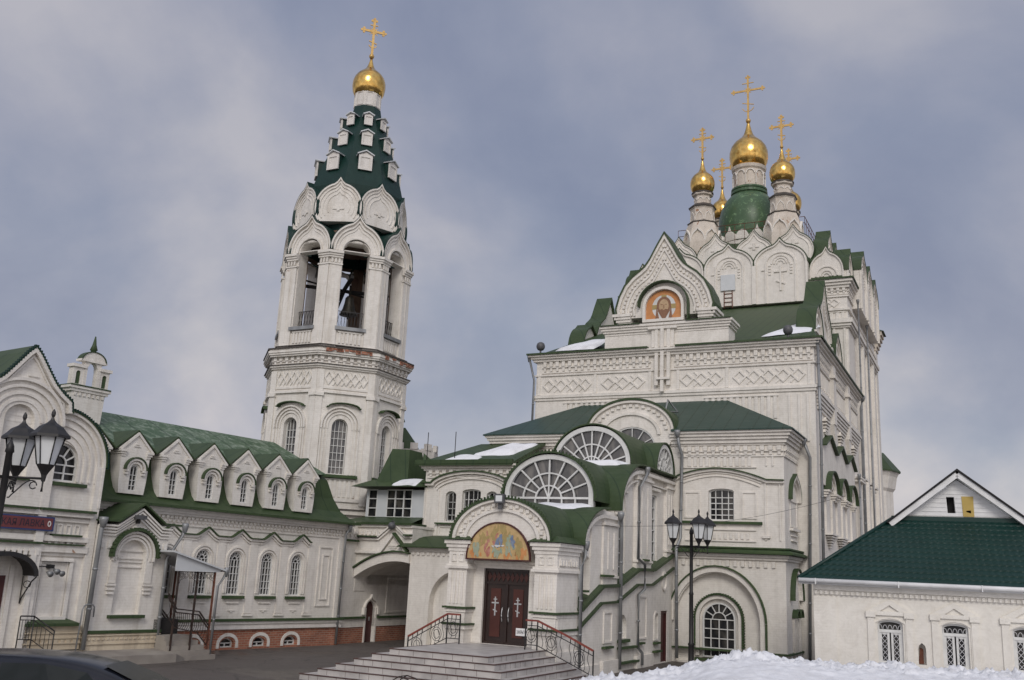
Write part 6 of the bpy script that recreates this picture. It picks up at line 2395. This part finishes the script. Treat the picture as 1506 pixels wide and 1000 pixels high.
# little iron stair rail beside the shop door
KR = Thing('door_rail', 'short black iron stair rail beside the shop door', 'railing', LR, 15.0, 25.4, 0.3)
m = MB()
rk = W(15.0, 0, 0, 1)
A_, B_, C_ = (14.85, 25.9), (15.15, 25.75), (15.45, 25.2)
for (p, q, z0, z1) in ((A_, B_, 1.3, 1.3), (B_, C_, 1.3, 0.95)):
    m.tube([(p[0], p[1], z0), (q[0], q[1], z1)], 0.02, 5)
    m.tube([(p[0], p[1], z0 - 0.6), (q[0], q[1], z1 - 0.6)], 0.013, 5)
    m.tube([(p[0], p[1], z0 - 0.1), (q[0], q[1], z1 - 0.1)], 0.013, 5)
    for k in range(1, 5):
        f_ = k / 5
        x, y, z = p[0] + (q[0] - p[0]) * f_, p[1] + (q[1] - p[1]) * f_, z0 + (z1 - z0) * f_
        m.tube([(x, y, z - 0.1), (x, y, z - 0.6)], 0.009, 4)
KR.part('handrail', m, 'iron')
m = MB()
for p, z in ((A_, 1.3), (B_, 1.3), (C_, 0.95)):
    m.tube([(p[0], p[1], 0.05), (p[0], p[1], z)], 0.018, 5)
KR.part('post', m, 'iron')
# ================================================================= VESTIBULE WITH BLIND NICHE
V = Thing('blind_vestibule', 'low white vestibule with blind arched niche under small green gable, between two drainpipes', 'vestibule', LR, 18.2, 26.25)
vw = W(0, 26.2)
m = MB()
nh = arch(18.2, 1.3, 0.92, 3.0, 0.46)
m.prism(vw, [(16.98, 0.3), (19.4, 0.3), (19.4, 3.85), (19.0, 3.9), (18.28, 4.42), (17.55, 3.9), (16.98, 3.85)], -0.3, 0, holes=[nh])
m.slab(16.98, 19.4, 26.51, 28.6, 0.3, 3.85)
m.prism(W(0, 26.35), nh, -0.1, 0)
for z in (2.65, 2.8, 2.9, 3.12):
    m.box(W(0, 26.35), 17.76, 18.64, z, z + 0.04, -0.01, 0.05)
for rr, d in ((0.72, 0.12), (0.62, 0.08), (0.53, 0.05)):
    m.strip(vw, [(18.2 + rr, 2.85)] + arcp(18.2, 3.0, rr, 0, 180, 18, rr * 1.0) + [(18.2 - rr, 2.85)], 0.06, -0.01, d)
for sg in (-1, 1):
    m.box(vw, 18.2 + sg * 0.6 - 0.12, 18.2 + sg * 0.6 + 0.12, 2.2, 2.95, -0.01, 0.05)
    for k in range(3):
        m.box(vw, 18.2 + sg * 0.62 - 0.15 + .02 * k, 18.2 + sg * 0.62 + 0.15 - .02 * k, 2.12 - k * 0.12, 2.18 - k * 0.12, -0.01, 0.08)
for k in range(4):
    q = [(16.95, 3.55 + k * .09), (17.5, 3.55 + k * .09), (18.28, 4.06 + k * 0.1), (19.05, 3.55 + k * .09), (19.42, 3.55 + k * .09)]
    m.strip(vw, q, 0.05, -0.01, 0.05 + 0.035 * k)
m.dentils(vw, 17.0, 17.5, 3.2, 3.4, -0.01, 0.05, 0.22, 0.5)
m.dentils(vw, 18.95, 19.4, 3.2, 3.4, -0.01, 0.05, 0.22, 0.5)
m.box(vw, 18.05, 18.5, 3.75, 3.85, -0.01, 0.09)
V.part('wall', m, 'wallold')
m = MB()
m.box(vw, 16.96, 19.42, 0.28, 0.78, -0.1, 0.1)
m.dentils(vw, 17.0, 19.4, 0.6, 0.66, 0.09, 0.13, 0.15, 0.5)
for z in (0.48, 0.72):
    m.box(vw, 16.94, 19.44, z, z + 0.03, 0.0, 0.14)
V.part('plinth', m, 'plinth')
m = MB()
m.box(vw, 16.95, 19.45, 0.78, 0.86, -0.05, 0.15)
m.box(vw, 17.62, 18.8, 1.2, 1.29, -0.05, 0.16)
m.strip(vw, arcp(18.2, 3.0, 0.74, -4, 184, 18, 0.74), -0.06, -0.01, 0.22)
for k in range(22):
    an = R(k * 8.2)
    x, z = 18.2 + 0.82 * cos(an), 3.0 + 0.82 * sin(an)
    m.box(vw, x - 0.02, x + 0.02, z - 0.03, z + 0.02, 0.08, 0.22)
V.part('ledge', m, 'green')
m = MB()
q = [(16.9, 3.96), (17.5, 3.96), (18.28, 4.52), (19.08, 3.98), (19.7, 3.96)]
m.strip(vw, q, 0.05, -2.0, 0.22)
V.part('roof', m, 'green')
drainpipe(V, [(16.95, 26.0, 3.95), (16.95, 26.05, 3.7), (16.9, 26.05, 0.35)], 0.085)
drainpipe(V, [(19.78, 25.95, 3.95), (19.75, 26.0, 3.7), (19.35, 26.08, 2.95), (19.35, 26.08, 0.35)], 0.07)
fl = Thing('gable_floodlight', 'small dark floodlight under the gable of the blind vestibule', 'floodlight', LR, 18.15, 26.0, 4.1)
m = MB()
m.box(vw, 18.0, 18.3, 4.08, 4.2, 0.12, 0.34)
fl.part('lamp_housing', m, 'floodgrey')
m = MB()
m.box(vw, 18.12, 18.18, 3.95, 4.08, 0.0, 0.2)
fl.part('bracket', m, 'iron')
VP_ = Thing('vent_pipe', 'bent grey vent pipe rising from the ground beside the drainpipe', 'pipe', LR, 17.2, 26.0, 0.3)
m = MB()
m.tube([(16.62, 25.95, 0.3), (16.66, 25.95, 1.45), (16.7, 25.95, 1.56), (16.78, 25.95, 1.6), (16.95, 25.95, 1.6), (17.02, 25.95, 1.53), (17.03, 25.95, 1.25)], 0.022, 6)
VP_.part('tube', m, 'pipe')
m = MB()
m.plate([(10.0, 25.0, 0.26), (19.3, 25.0, 0.24), (19.3, 26.5, 0.34), (10.0, 26.5, 0.36)], 0.4)
m.plate([(19.3, 25.0, 0.24), (19.9, 25.3, 0.05), (19.9, 26.5, 0.05), (19.3, 26.5, 0.3)], 0.3)
o = mkobj('pavement', m, 'concrete')
o.matrix_world = Matrix.Rotation(R(LR), 4, 'Z')
tag(o, kind='structure')
# ================================================================= IRON CANOPY OVER SIDE STEPS
Y = Thing('canopied_steps', 'dark side steps with wavy iron railings under a white lean-to canopy on thin red posts', 'canopy', LR, 20.0, 25.6)
m = MB()
for k in range(5):
    m.slab(19.3, 20.95 - 0.16 * k, 25.25 + 0.1 * k, 27.6, 0.0 if k == 0 else 0.14 * k + 0.002, 0.14 * (k + 1))
Y.part('step', m, 'concrete')
m = MB()
m.slab(19.25, 20.15, 26.2, 27.6, 0.72, 1.15)
m.slab(19.25, 19.75, 26.6, 27.6, 1.15, 1.5)
Y.part('landing', m, 'dark')
m = MB()
m.plate([(19.0, 25.3, 3.22), (21.15, 25.3, 2.68), (21.15, 27.6, 2.68), (19.0, 27.6, 3.22)], 0.05)
Y.part('canopy_roof', m, 'panelwhite')
m = MB()
yw = W(0, 25.4)
m.prism(yw, [(19.2, 2.62), (20.85, 2.62), (20.95, 2.7), (19.2, 3.14)], -0.03, 0.0)
Y.part('fascia', m, 'panelwhite')
for u_, v_, zb in ((19.38, 25.45, 0.28), (20.08, 25.45, 0.14), (20.74, 25.45, 0.14), (19.42, 26.5, 0.5), (20.74, 27.4, 0.14)):
    m = MB()
    m.slab(u_ - 0.025, u_ + 0.025, v_ - 0.025, v_ + 0.025, zb, 2.66)
    Y.part('post', m, 'rust' if u_ > 20.5 else 'wrought')
m = MB()
for a, b in ((19.4, 20.06), (20.1, 20.72)):
    n_ = 4
    for k in range(n_):
        c_ = a + (b - a) * (k + 0.5) / n_
        for rr in (0.045, 0.075):
            m.tube([yw.P(c_ + rr * cos(q * .9), 2.5 + rr * 1.3 * sin(q * .9), -0.04) for q in range(8)], 0.008, 4)
    m.tube([yw.P(a, 2.6, -0.04), yw.P(b, 2.6, -0.04)], 0.012, 4)
    for x_, sg in ((a, 1), (b, -1)):
        m.tube([yw.P(x_, 2.2, -0.04), yw.P(x_ + sg * 0.05, 2.35, -0.04), yw.P(x_ + sg * 0.2, 2.42, -0.04)], 0.008, 4)
Y.part('scrollwork', m, 'wrought')
rt = [(19.1, 1.35, 1.95), (19.45, 0.95, 1.5), (20.3, 0.8, 1.42), (20.72, 0.4, 1.0)]
for vv in (25.45, 27.35):
    w_ = W(0, vv)
    m = MB()
    for a, b in zip(rt, rt[1:]):
        for dz in (0, -0.1):
            m.bar(w_, (a[0], a[2] + dz), (b[0], b[2] + dz), 0.035, -0.02, 0.02)
        m.bar(w_, (a[0], a[1]), (b[0], b[1]), 0.025, -0.015, 0.015)
        n_ = max(3, int((b[0] - a[0]) / 0.075))
        for i in range(n_):
            f_ = (i + .5) / n_
            x = a[0] + (b[0] - a[0]) * f_
            zb, zt = a[1] + (b[1] - a[1]) * f_, a[2] + (b[2] - a[2]) * f_ - 0.1
            bulge = [yw.P(x + 0.03 * sin(pi * q / 3), zb + (zt - zb) * q / 6, -(vv - 25.4) + 0.08 * sin(pi * q / 6)) for q in range(7)]
            m.tube(bulge, 0.008, 4)
    Y.part('railing', m, 'wrought')
drainpipe(Y, [(21.1, 25.35, 2.66), (21.05, 25.4, 2.45), (20.86, 25.4, 2.2), (20.84, 25.4, 0.15)], 0.05)


# ================================================================= SMALL HOUSE (right)
H = Thing('small_house', 'single-storey white house with dark teal metal tile roof and boarded attic gablet', 'house', HR, 2.9, 30.0)
hv = 30.0
hw_ = W(0, hv)
HL, HRt = -1.06, 8.5
hh = []
wcs = (0.96, 2.62, 4.36, 6.1)
for c_ in wcs:
    window(H, hw_, c_, 1.05, 0.66, 2.12, 0.12, 1, 1, hh, dep=0.16, fr=0.055)
m = MB()
niche = [(1.66, 1.1), (1.86, 1.1), (1.86, 1.5), (1.84, 1.6), (1.76, 1.68), (1.68, 1.6), (1.66, 1.5)]
m.prism(hw_, [(HL, -0.2), (HRt, -0.2), (HRt, 2.86), (HL, 2.86)], -0.35, 0, holes=hh + [niche])
m.slab(HL, HRt, hv + 0.36, hv + 8, -0.2, 2.86)
m.prism(hw_, [(1.62, 1.05), (1.9, 1.05), (1.9, 1.55), (1.76, 1.7), (1.62, 1.55)], -0.34, -0.25)
m.box(hw_, HL, HRt, 2.98, 3.12, -0.3, 0.1)
m.box(hw_, HL, HRt, 2.86, 2.98, -0.3, 0.04)
m.dentils(hw_, HL, HRt, 2.86, 2.96, 0.03, 0.09, 0.14, 0.5)
m.box(hw_, HL, HL + 0.62, -0.2, 2.8, -0.01, 0.04)
for c_ in wcs:
    for sg in (-1, 1):
        x = c_ + sg * 0.5
        m.box(hw_, x - 0.09, x + 0.09, 0.2, 2.3, -0.01, 0.05)
        m.box(hw_, x - 0.13, x + 0.13, 2.3, 2.46, -0.01, 0.09)
    m.prism(hw_, [(c_ - 0.62, 2.36), (c_ + 0.62, 2.36), (c_ + 0.62, 2.46), (c_, 2.8), (c_ - 0.62, 2.46)], -0.01, 0.06, holes=[[(c_ - 0.25, 2.47), (c_ + 0.25, 2.47), (c_, 2.64)]])
    m.strip(hw_, [(c_ + 0.38, 1.0), (c_ + 0.38, 2.15), (c_ + 0.2, 2.25), (c_, 2.28), (c_ - 0.2, 2.25), (c_ - 0.38, 2.15), (c_ - 0.38, 1.0)], -0.03, -0.01, 0.03)
H.part('wall', m, 'housewall')
m = MB()
m.prism(hw_, [(1.67, 1.12), (1.8, 1.12), (1.8, 1.5), (1.72, 1.55)], -0.24, -0.18)
H.part('niche_board', m, 'rust')
for c_ in wcs:
    m = MB()
    z0 = 1.08
    for sg in (-1, 1):
        panel(m, W(0, hv - 0.0), c_ + min(sg * 0.02, sg * 0.28), c_ + max(sg * 0.02, sg * 0.28), z0, 1.9, 0.06, 0.0)
    m.v = [(x, y + 0.1, z) for x, y, z in m.v]
    m.box(hw_, c_ - 0.3, c_ + 0.3, 1.9, 1.98, -0.14, -0.08)
    f = H.part('window_sash', m, 'frame')
    m = MB()
    for sg in (-1, 1):
        x0 = c_ + sg * 0.15
        for k in range(5):
            z = 1.14 + k * 0.15
            m.bar(hw_, (x0 - 0.07, z), (x0, z + 0.075), 0.014, -0.085, -0.07)
            m.bar(hw_, (x0, z + 0.075), (x0 + 0.07, z), 0.014, -0.086, -0.071)
            m.bar(hw_, (x0 - 0.07, z + .15), (x0, z + 0.075), 0.014, -0.087, -0.072)
            m.bar(hw_, (x0, z + 0.075), (x0 + 0.07, z + .15), 0.014, -0.088, -0.073)
    for k in range(5):
        x = c_ - 0.26 + k * 0.13
        m.strip(hw_, arcp(x, 1.99, 0.06, 0, 180, 6, 0.12), 0.012, -0.08, -0.065)
    H.part('lattice', m, 'silver', f)
# tiled roof: profiled metal sheet, waves across and steps down the slope
ev, ez = hv - 0.32, 3.24
gv, gz = 31.95, 5.16
slope = (gz - ez) / (gv - ev)
m = MB()
nu, nj = 230, 13
U0, U1 = -1.45, 8.9
vs, fs = [], []
rows = []
for j in range(nj):
    t0, t1 = j / nj, (j + 1) / nj
    rows += [(t0, 0.0), (t1 - 0.004, 0.012), (t1, 0.045)]
rows = []
for j in range(nj):
    rows.append((j / nj, 0.035))
    rows.append(((j + 0.96) / nj, 0.0))
L_s = math.hypot(gz - ez, gv - ev)
for t_, up in rows:
    y = ev + (gv - ev) * t_
    ul = U0 + (1.27 - U0) * t_
    ur = U1 + (6.2 - U1) * t_
    for i in range(nu + 1):
        u = ul + (ur - ul) * i / nu
        wv_ = 0.016 * abs(sin(pi * u / 0.185)) ** 0.7
        sc2 = 0.014 * abs(sin(pi * u / 0.185))
        vs.append((u, y - (sc2 if up > 0.02 else 0) * 0.9, ez + slope * (y - ev) + wv_ + up))
for r in range(len(rows) - 1):
    for i in range(nu):
        k = r * (nu + 1) + i
        fs.append((k, k + 1, k + nu + 2, k + nu + 1))
m.add(vs, fs)
rf = H.part('tiled_roof', m, 'metaltile', recalc=False)
m = MB()
yb = hv + 8.3
m.add([(U0, ev, ez - 0.02), (1.27, gv, gz - 0.02), (1.27, 36.2, gz), (U0, yb, ez)], [(0, 1, 2, 3)])
m.add([(U1, ev, ez - 0.02), (6.2, gv, gz - 0.02), (6.2, 36.2, gz), (U1, yb, ez)], [(0, 1, 2, 3)])
m.add([(1.27, 36.2, gz), (6.2, 36.2, gz), (U1, yb, ez), (U0, yb, ez)], [(0, 1, 2, 3)])
m.tube([(U0, ev, ez + 0.04), (1.27, gv, gz + 0.05)], 0.06, 6)
m.box(W(0, gv), 1.2, 6.3, gz - 0.05, gz + 0.1, -0.2, 0.06)
H.part('hip_roof', m, 'metaltile')
m = MB()
gw2 = W(0, gv + 0.05)
gl_, gr_, gp, gt = 1.45, 4.7, 3.07, 6.48
att = [[(2.78, 5.38), (3.0, 5.38), (2.98, 5.86), (2.76, 5.86)], [(3.22, 5.33), (3.48, 5.33), (3.48, 5.86), (3.20, 5.86)]]
m.prism(gw2, [(gl_, gz), (gr_, gz), (gp, gt - 0.1)], -0.2, 0.0, holes=att)
for k in range(11):
    z = gz + 0.13 * (k + 1)
    f_ = (z - gz) / (gt - 0.1 - gz)
    if f_ < 0.97:
        a0, a1 = gl_ + (gp - gl_) * f_, gr_ + (gp - gr_) * f_
        segs = [(a0, a1)]
        if 5.32 < z < 5.87:
            segs = [(a0, 2.76), (3.0, 3.2), (3.48, a1)]
        for q in segs:
            if q[1] > q[0]:
                m.box(gw2, q[0], q[1], z, z + 0.014, -0.01, 0.016)
H.part('gablet_siding', m, 'gutterwhite')
m = MB()
for a, b in (((gl_ - 0.3, gz - 0.18), (gp, gt + 0.02)), ((gp, gt + 0.02), (gr_ + 0.3, gz - 0.18))):
    m.bar(gw2, a, b, 0.15, 0.02, 0.34)
H.part('barge_board', m, 'gutterwhite')
m = MB()
m.strip(gw2, [(gl_ - 0.38, gz - 0.14), (gp, gt + 0.13), (gr_ + 0.38, gz - 0.14)], 0.05, -4.0, 0.4)
H.part('gablet_roof', m, 'dark')
m = MB()
m.prism(gw2, [(3.20, 5.28), (3.5, 5.28), (3.5, 5.88), (3.18, 5.88)], -0.1, 0.025, holes=[[(3.29, 5.42), (3.42, 5.38), (3.42, 5.47), (3.29, 5.46)]])
H.part('hatch_board', m, 'yellowboard')
m = MB()
m.box(gw2, 2.7, 3.6, 5.3, 5.9, -0.5, -0.3)
H.part('attic_opening', m, 'dark')
m = MB()
m.tube([(U0, ev - 0.06, ez - 0.02), (U1, ev - 0.06, ez - 0.02)], 0.065, 8)
m.box(hw_, U0, U1, ez - 0.12, ez - 0.05, -0.2, 0.3)
for a in (-1.0, 1.2, 3.3, 5.4):
    m.box(hw_, a, a + 0.03, ez - 0.12, ez + 0.05, 0.28, 0.46)
H.part('gutter', m, 'gutterwhite')

# ================================================================= LAMP POSTS


def lantern(t, x, y, z0, s=1.0, rot=0.3):
    """six-sided lantern tapering downwards, z0 at its foot"""
    m = MB()
    r0, r1, zb, zt = 0.155 * s, 0.265 * s, z0 + 0.2 * s, z0 + 0.72 * s
    m.lathe(x, y, [(0.03, z0 - 0.12 * s), (0.045, z0), (0.08 * s, z0 + 0.06 * s), (r0 * 0.95, zb - 0.03), (r0 * 1.08, zb)], 6, rot, sm=False)
    m.lathe(x, y, [(r1 * 1.02, zt), (r1 * 1.38, zt - 0.01), (r1 * 1.36, zt + 0.035), (r1 * 1.05, zt + 0.12 * s), (r1 * 0.80, zt + 0.20 * s), (r1 * 0.35, zt + 0.27 * s), (0.035, zt + 0.33 * s), (0.02, zt + 0.38 * s), (0.036, zt + 0.43 * s), (0.034, zt + 0.48 * s), (0.008, zt + 0.54 * s)], 6, rot, sm=False)
    for k in range(6):
        an = rot + k * pi / 3
        m.tube([(x + r0 * 1.02 * cos(an), y + r0 * 1.02 * sin(an), zb), (x + r1 * 1.02 * cos(an), y + r1 * 1.02 * sin(an), zt)], 0.012, 4)
    f = t.part('lantern', m, 'iron')
    m = MB()
    m.lathe(x, y, [(r0 * 0.97, zb), (r1 * 0.97, zt)], 6, rot, sm=False)
    t.part('lamp_glass', m, 'shade', f)
    return f


def lamp_post(label, x, y, angles, zarm, ztop, lean=0.0, L=0.62, z0=0.0):
    t = Thing('lamp_post', label, 'street lamp', 0, x, y, z0, group='wrought iron lamp posts in the yard', lean=lean)
    m = MB()
    m.lathe(x, y, [(0.17, z0), (0.17, z0 + 0.12), (0.10, z0 + 0.2), (0.09, z0 + 1.0), (0.11, z0 + 1.04), (0.075, z0 + 1.1), (0.068, z0 + 2.6), (0.085, z0 + 2.63), (0.06, z0 + 2.7), (0.055, ztop - 0.12), (0.075, ztop - 0.1), (0.06, ztop), (0.01, ztop + 0.12)], 12)
    t.part('post', m, 'iron')
    for a in angles:
        an = R(a)
        dx, dy = cos(an), sin(an)
        m = MB()
        m.tube([(x, y, zarm), (x + dx * L, y + dy * L, zarm)], 0.022, 6)
        q = []
        for i in range(15):
            f_ = i / 14
            q.append((x + dx * (0.08 + 0.42 * f_), y + dy * (0.08 + 0.42 * f_), zarm - 0.2 + 0.16 * sin(pi * (f_ - 0.35)) if f_ > 0.1 else zarm - 0.34))
        m.tube(q, 0.012, 5)
        for c_, rr in ((0.47, 0.06), (0.13, 0.055)):
            m.tube([(x + dx * (c_ + rr * cos(k * .8)), y + dy * (c_ + rr * cos(k * .8)), zarm - 0.12 + rr * sin(k * .8)) for k in range(8)], 0.011, 5)
        m.tube([(x + dx * L, y + dy * L, zarm), (x + dx * L, y + dy * L, zarm - 0.14), (x + dx * L, y + dy * L, zarm - 0.22)], [0.02, 0.014, 0.022], 6)
        t.part('arm', m, 'iron')
        lantern(t, x + dx * L, y + dy * L, zarm + 0.06, 0.9)
    return t


lamp_post('tall black lamp post with three white lanterns in the snow before the blind arch', 6.33, 33.0, (-78, 20, 183), 4.18, 4.7, z0=0.0)
lamp_post('nearer black lamp post with large white lanterns, cut by the left edge of the view', -8.44, 16.5, (5, 103, 185), 4.20, 4.72, L=0.62)

# ================================================================= PARKED CAR
CR = Thing('parked_car', 'dark hatchback parked in the yard in front of the shop', 'car', 0, -7.6, 15.2)


def car_sec(x, prof):
    return [(x, y, z) for y, z in prof]


xs = []
# (x, roof height, belt height, half width at belt, half width at roof, sill)
data = [(-9.95, 0.62, 0.60, 0.62, 0.60), (-9.85, 0.86, 0.80, 0.78, 0.72), (-9.4, 1.02, 0.92, 0.84, 0.66), (-8.75, 1.38, 0.97, 0.86, 0.60), (-8.3, 1.48, 0.97, 0.87, 0.60),
        (-7.7, 1.535, 0.96, 0.87, 0.61), (-7.1, 1.55, 0.95, 0.87, 0.61), (-6.5, 1.54, 0.94, 0.87, 0.60), (-6.0, 1.49, 0.93, 0.86, 0.59), (-5.55, 1.37, 0.92, 0.86, 0.60), (-5.1, 1.19, 0.91, 0.85, 0.64),
        (-4.7, 1.00, 0.90, 0.84, 0.72), (-4.1, 0.90, 0.84, 0.81, 0.68), (-3.7, 0.80, 0.72, 0.74, 0.6), (-3.5, 0.55, 0.5, 0.66, 0.55)]
cy = 15.3
vs, fs = [], []
K_ = None
for x, zr_, zb_, wb_, wr2 in data:
    ring = []
    half = [(wb_ * 0.97, 0.22), (wb_ * 1.0, 0.55), (wb_, zb_), (wr2 + (wb_ - wr2) * 0.25, zb_ + (zr_ - zb_) * 0.75), (wr2, zr_ - 0.03 * (1 if zr_ - zb_ > .1 else 0.3)), (wr2 * 0.5, zr_ + 0.012)]
    ring = [(x, cy - a, b) for a, b in half] + [(x, cy + a, b) for a, b in half[::-1]]
    K_ = len(ring)
    vs += ring
for i in range(len(data) - 1):
    for k in range(K_):
        j = (k + 1) % K_
        fs.append((i * K_ + k, i * K_ + j, (i + 1) * K_ + j, (i + 1) * K_ + k))
fs += [tuple(range(K_)), tuple(range((len(data) - 1) * K_, len(data) * K_))]
m = MB()
m.add(vs, fs, sm=True)
cb = CR.part('body', m, 'carpaint')
sub = cb.modifiers.new('sub', 'SUBSURF')
sub.levels = sub.render_levels = 2
# side and end glazing laid just proud of the body
m = MB()


def gpt(x, f_, side):
    for a, b in zip(data, data[1:]):
        if a[0] <= x <= b[0]:
            k = (x - a[0]) / (b[0] - a[0])
            v_ = [a[i] + (b[i] - a[i]) * k for i in range(5)]
            break
    x_, zr_, zb_, wb_, wr2 = v_
    wy = wr2 + (wb_ - wr2) * (1 - f_)
    return (x, cy + side * (wy + 0.022), zb_ + (zr_ - zb_) * f_)


for side in (-1, 1):
    for x0, x1, x2, x3 in ((-9.0, -8.35, -8.4, -8.7), (-8.25, -7.2, -7.2, -8.2), (-7.08, -5.35, -5.85, -7.08)):
        a = [gpt(x0, 0.10, side), gpt((x0 + x1) / 2, 0.10, side), gpt(x1, 0.10, side), gpt(x2, 0.80, side), gpt((x2 + x3) / 2, 0.84, side), gpt(x3, 0.80, side)]
        m.add(a, [(0, 1, 4, 5), (1, 2, 3, 4)])
CR.part('side_window', m, 'carglass', cb)
m = MB()
m.add([(-4.70, cy - 0.6, 1.005), (-4.70, cy + 0.6, 1.005), (-5.70, cy + 0.44, 1.43), (-5.70, cy - 0.44, 1.43), (-5.22, cy - .52, 1.25), (-5.22, cy + .52, 1.25)], [(0, 1, 5, 4), (4, 5, 2, 3)])
CR.part('windscreen', m, 'carglass', cb)
for x in (-9.1, -4.35):
    for side in (-1, 1):
        w_ = W(0, cy + side * 0.72)
        m = MB()
        m.prism(w_, el(x, 0.32, 0.32, 0.32, 24), -0.11, 0.11)
        tw = CR.part('wheel', m, 'rubber')
        m = MB()
        m.prism(w_, el(x, 0.32, 0.19, 0.19, 16), -0.115, 0.115)
        CR.part('rim', m, 'pipe', tw)
for side in (-1, 1):
    m = MB()
    m.lathe(-5.3, cy + side * 0.98, [(0.02, 0.94), (0.09, 0.97), (0.11, 1.03), (0.09, 1.09), (0.02, 1.11)], 8)
    CR.part('wing_mirror', m, 'carpaint')
    m = MB()
    m.box(W(0, cy), -3.8, -3.56, 0.6, 0.72, side * 0.45 - 0.12, side * 0.45 + 0.12)
    CR.part('headlight', m, 'shade')

# ================================================================= HEAP OF SHOVELLED SNOW
m = MB()
nx_, ny_ = 420, 200


def sstep(a, b, x):
    t_ = min(1, max(0, (x - a) / (b - a)))
    return t_ * t_ * (3 - 2 * t_)


crest = [(0.6, 0.0), (1.7, 0.62), (2.7, 0.84), (3.7, 0.98), (4.3, 1.06), (5.1, 1.34), (5.9, 1.45), (6.8, 1.42), (7.6, 1.36), (9.2, 1.36), (11, 1.35), (13, 1.32), (24, 1.3)]


def crest_h(x):
    if x <= crest[0][0]:
        return 0.0
    for a, b in zip(crest, crest[1:]):
        if x <= b[0]:
            k = (x - a[0]) / (b[0] - a[0])
            return a[1] + (b[1] - a[1]) * k
    return 1.3


vs, fs = [], []
for j in range(ny_ + 1):
    y = 12.0 + 15.5 * j / ny_
    for i in range(nx_ + 1):
        x = -0.5 + 22.0 * i / nx_
        xe = x * 24.0 / max(y, 14)
        h = crest_h(xe)
        back = 1 - sstep(24.2, 26.6, y + 0.5 * noise.noise(Vector((x * 0.8, 3, 1))))
        if x > 9.2:
            back = max(back, 0.0 if y > 30 else back)
        front = 0.72 + 0.28 * sstep(15, 23.5, y)
        lump = noise.noise(Vector((x * 1.1, y * 1.1, 0.0))) * 0.12 + (0.5 - abs(noise.noise(Vector((x * 2.6, y * 2.6, 5.0)))) * 2) * 0.07 + noise.noise(Vector((x * 6.5, y * 6.5, 9.0))) * 0.05
        lump += 0.045 * math.floor(2.2 * noise.noise(Vector((x * 4.3, y * 4.3, 2.0)))) + 0.03 * math.floor(2.5 * noise.noise(Vector((x * 9.3, y * 9.3, 7.0))))
        amp = 0.35 + 1.2 * sstep(21.5, 24.2, y)
        z = h * back * front + lump * 0.85 * amp * min(1, h * 1.5) * (0.3 + 0.7 * back) - 0.06
        vs.append((x, y, z))
for j in range(ny_):
    for i in range(nx_):
        k = j * (nx_ + 1) + i
        fs.append((k, k + 1, k + nx_ + 2, k + nx_ + 1))
m.add(vs, fs, sm=True)
# broken lumps along the crest
rnd = random.Random(12)
for _ in range(0):
    x = rnd.uniform(1.6, 12.5)
    y = rnd.uniform(23.0, 25.0)
    r_ = 0.035 + 0.16 * rnd.random() ** 2.5 * (1.0 if x < 9.5 else 0.5)
    zc_ = crest_h(x * 24 / y) * (1 - sstep(24.2, 26.6, y)) - 0.03
    n0 = len(m.v)
    ico = []
    for la in (-60, 0, 60):
        for k in range(5):
            an = 2 * pi * k / 5 + la
            q = r_ * rnd.uniform(0.7, 1.25)
            ico.append((x + q * cos(R(la)) * cos(an), y + q * cos(R(la)) * sin(an), zc_ + q * 0.8 * sin(R(la)) + 0.05))
    ff = []
    for a in range(2):
        for k in range(5):
            j = (k + 1) % 5
            ff.append((a * 5 + k, a * 5 + j, (a + 1) * 5 + j, (a + 1) * 5 + k))
    ff += [(0, 1, 2, 3, 4), (10, 11, 12, 13, 14)]
    m.add(ico, ff)
tag(mkobj('snow_heap', m, 'snow', recalc=False), 'long heap of shovelled lumpy snow in front of the small house', 'snow', kind='stuff')

# bent hoop rack near the foot of the steps
BR = Thing('hoop_rack', 'thin bent iron hoop rack standing before the marble steps', 'rack', NR, -12.9, 20.6)
m = MB()
for dv in (0, 0.35):
    m.tube([(-13.15, 20.5 + dv, 0), (-13.12, 20.5 + dv, 0.42), (-12.95, 20.5 + dv, 0.52), (-12.7, 20.5 + dv, 0.47), (-12.5, 20.5 + dv, 0.3), (-12.45, 20.5 + dv, 0)], 0.016, 6)
BR.part('hoop', m, 'wrought')
m = MB()
m.tube([(-12.95, 20.5, 0.52), (-12.95, 20.85, 0.52)], 0.012, 5)
BR.part('crossbar', m, 'wrought')
# power cable slung across the yard
CB = Thing('overhead_cable', 'thin dark cable slung across the yard from the porch to the small house', 'cable', 0, 0, 0)
m = MB()
a, b = Vector((2.9, 31.0, 4.6)), Vector((11.2, 32.0, 6.0))
m.tube([tuple(a.lerp(b, i / 12) - Vector((0, 0, 0.35 * sin(pi * i / 12)))) for i in range(13)], 0.005, 4)
CB.part('wire', m, 'dark')
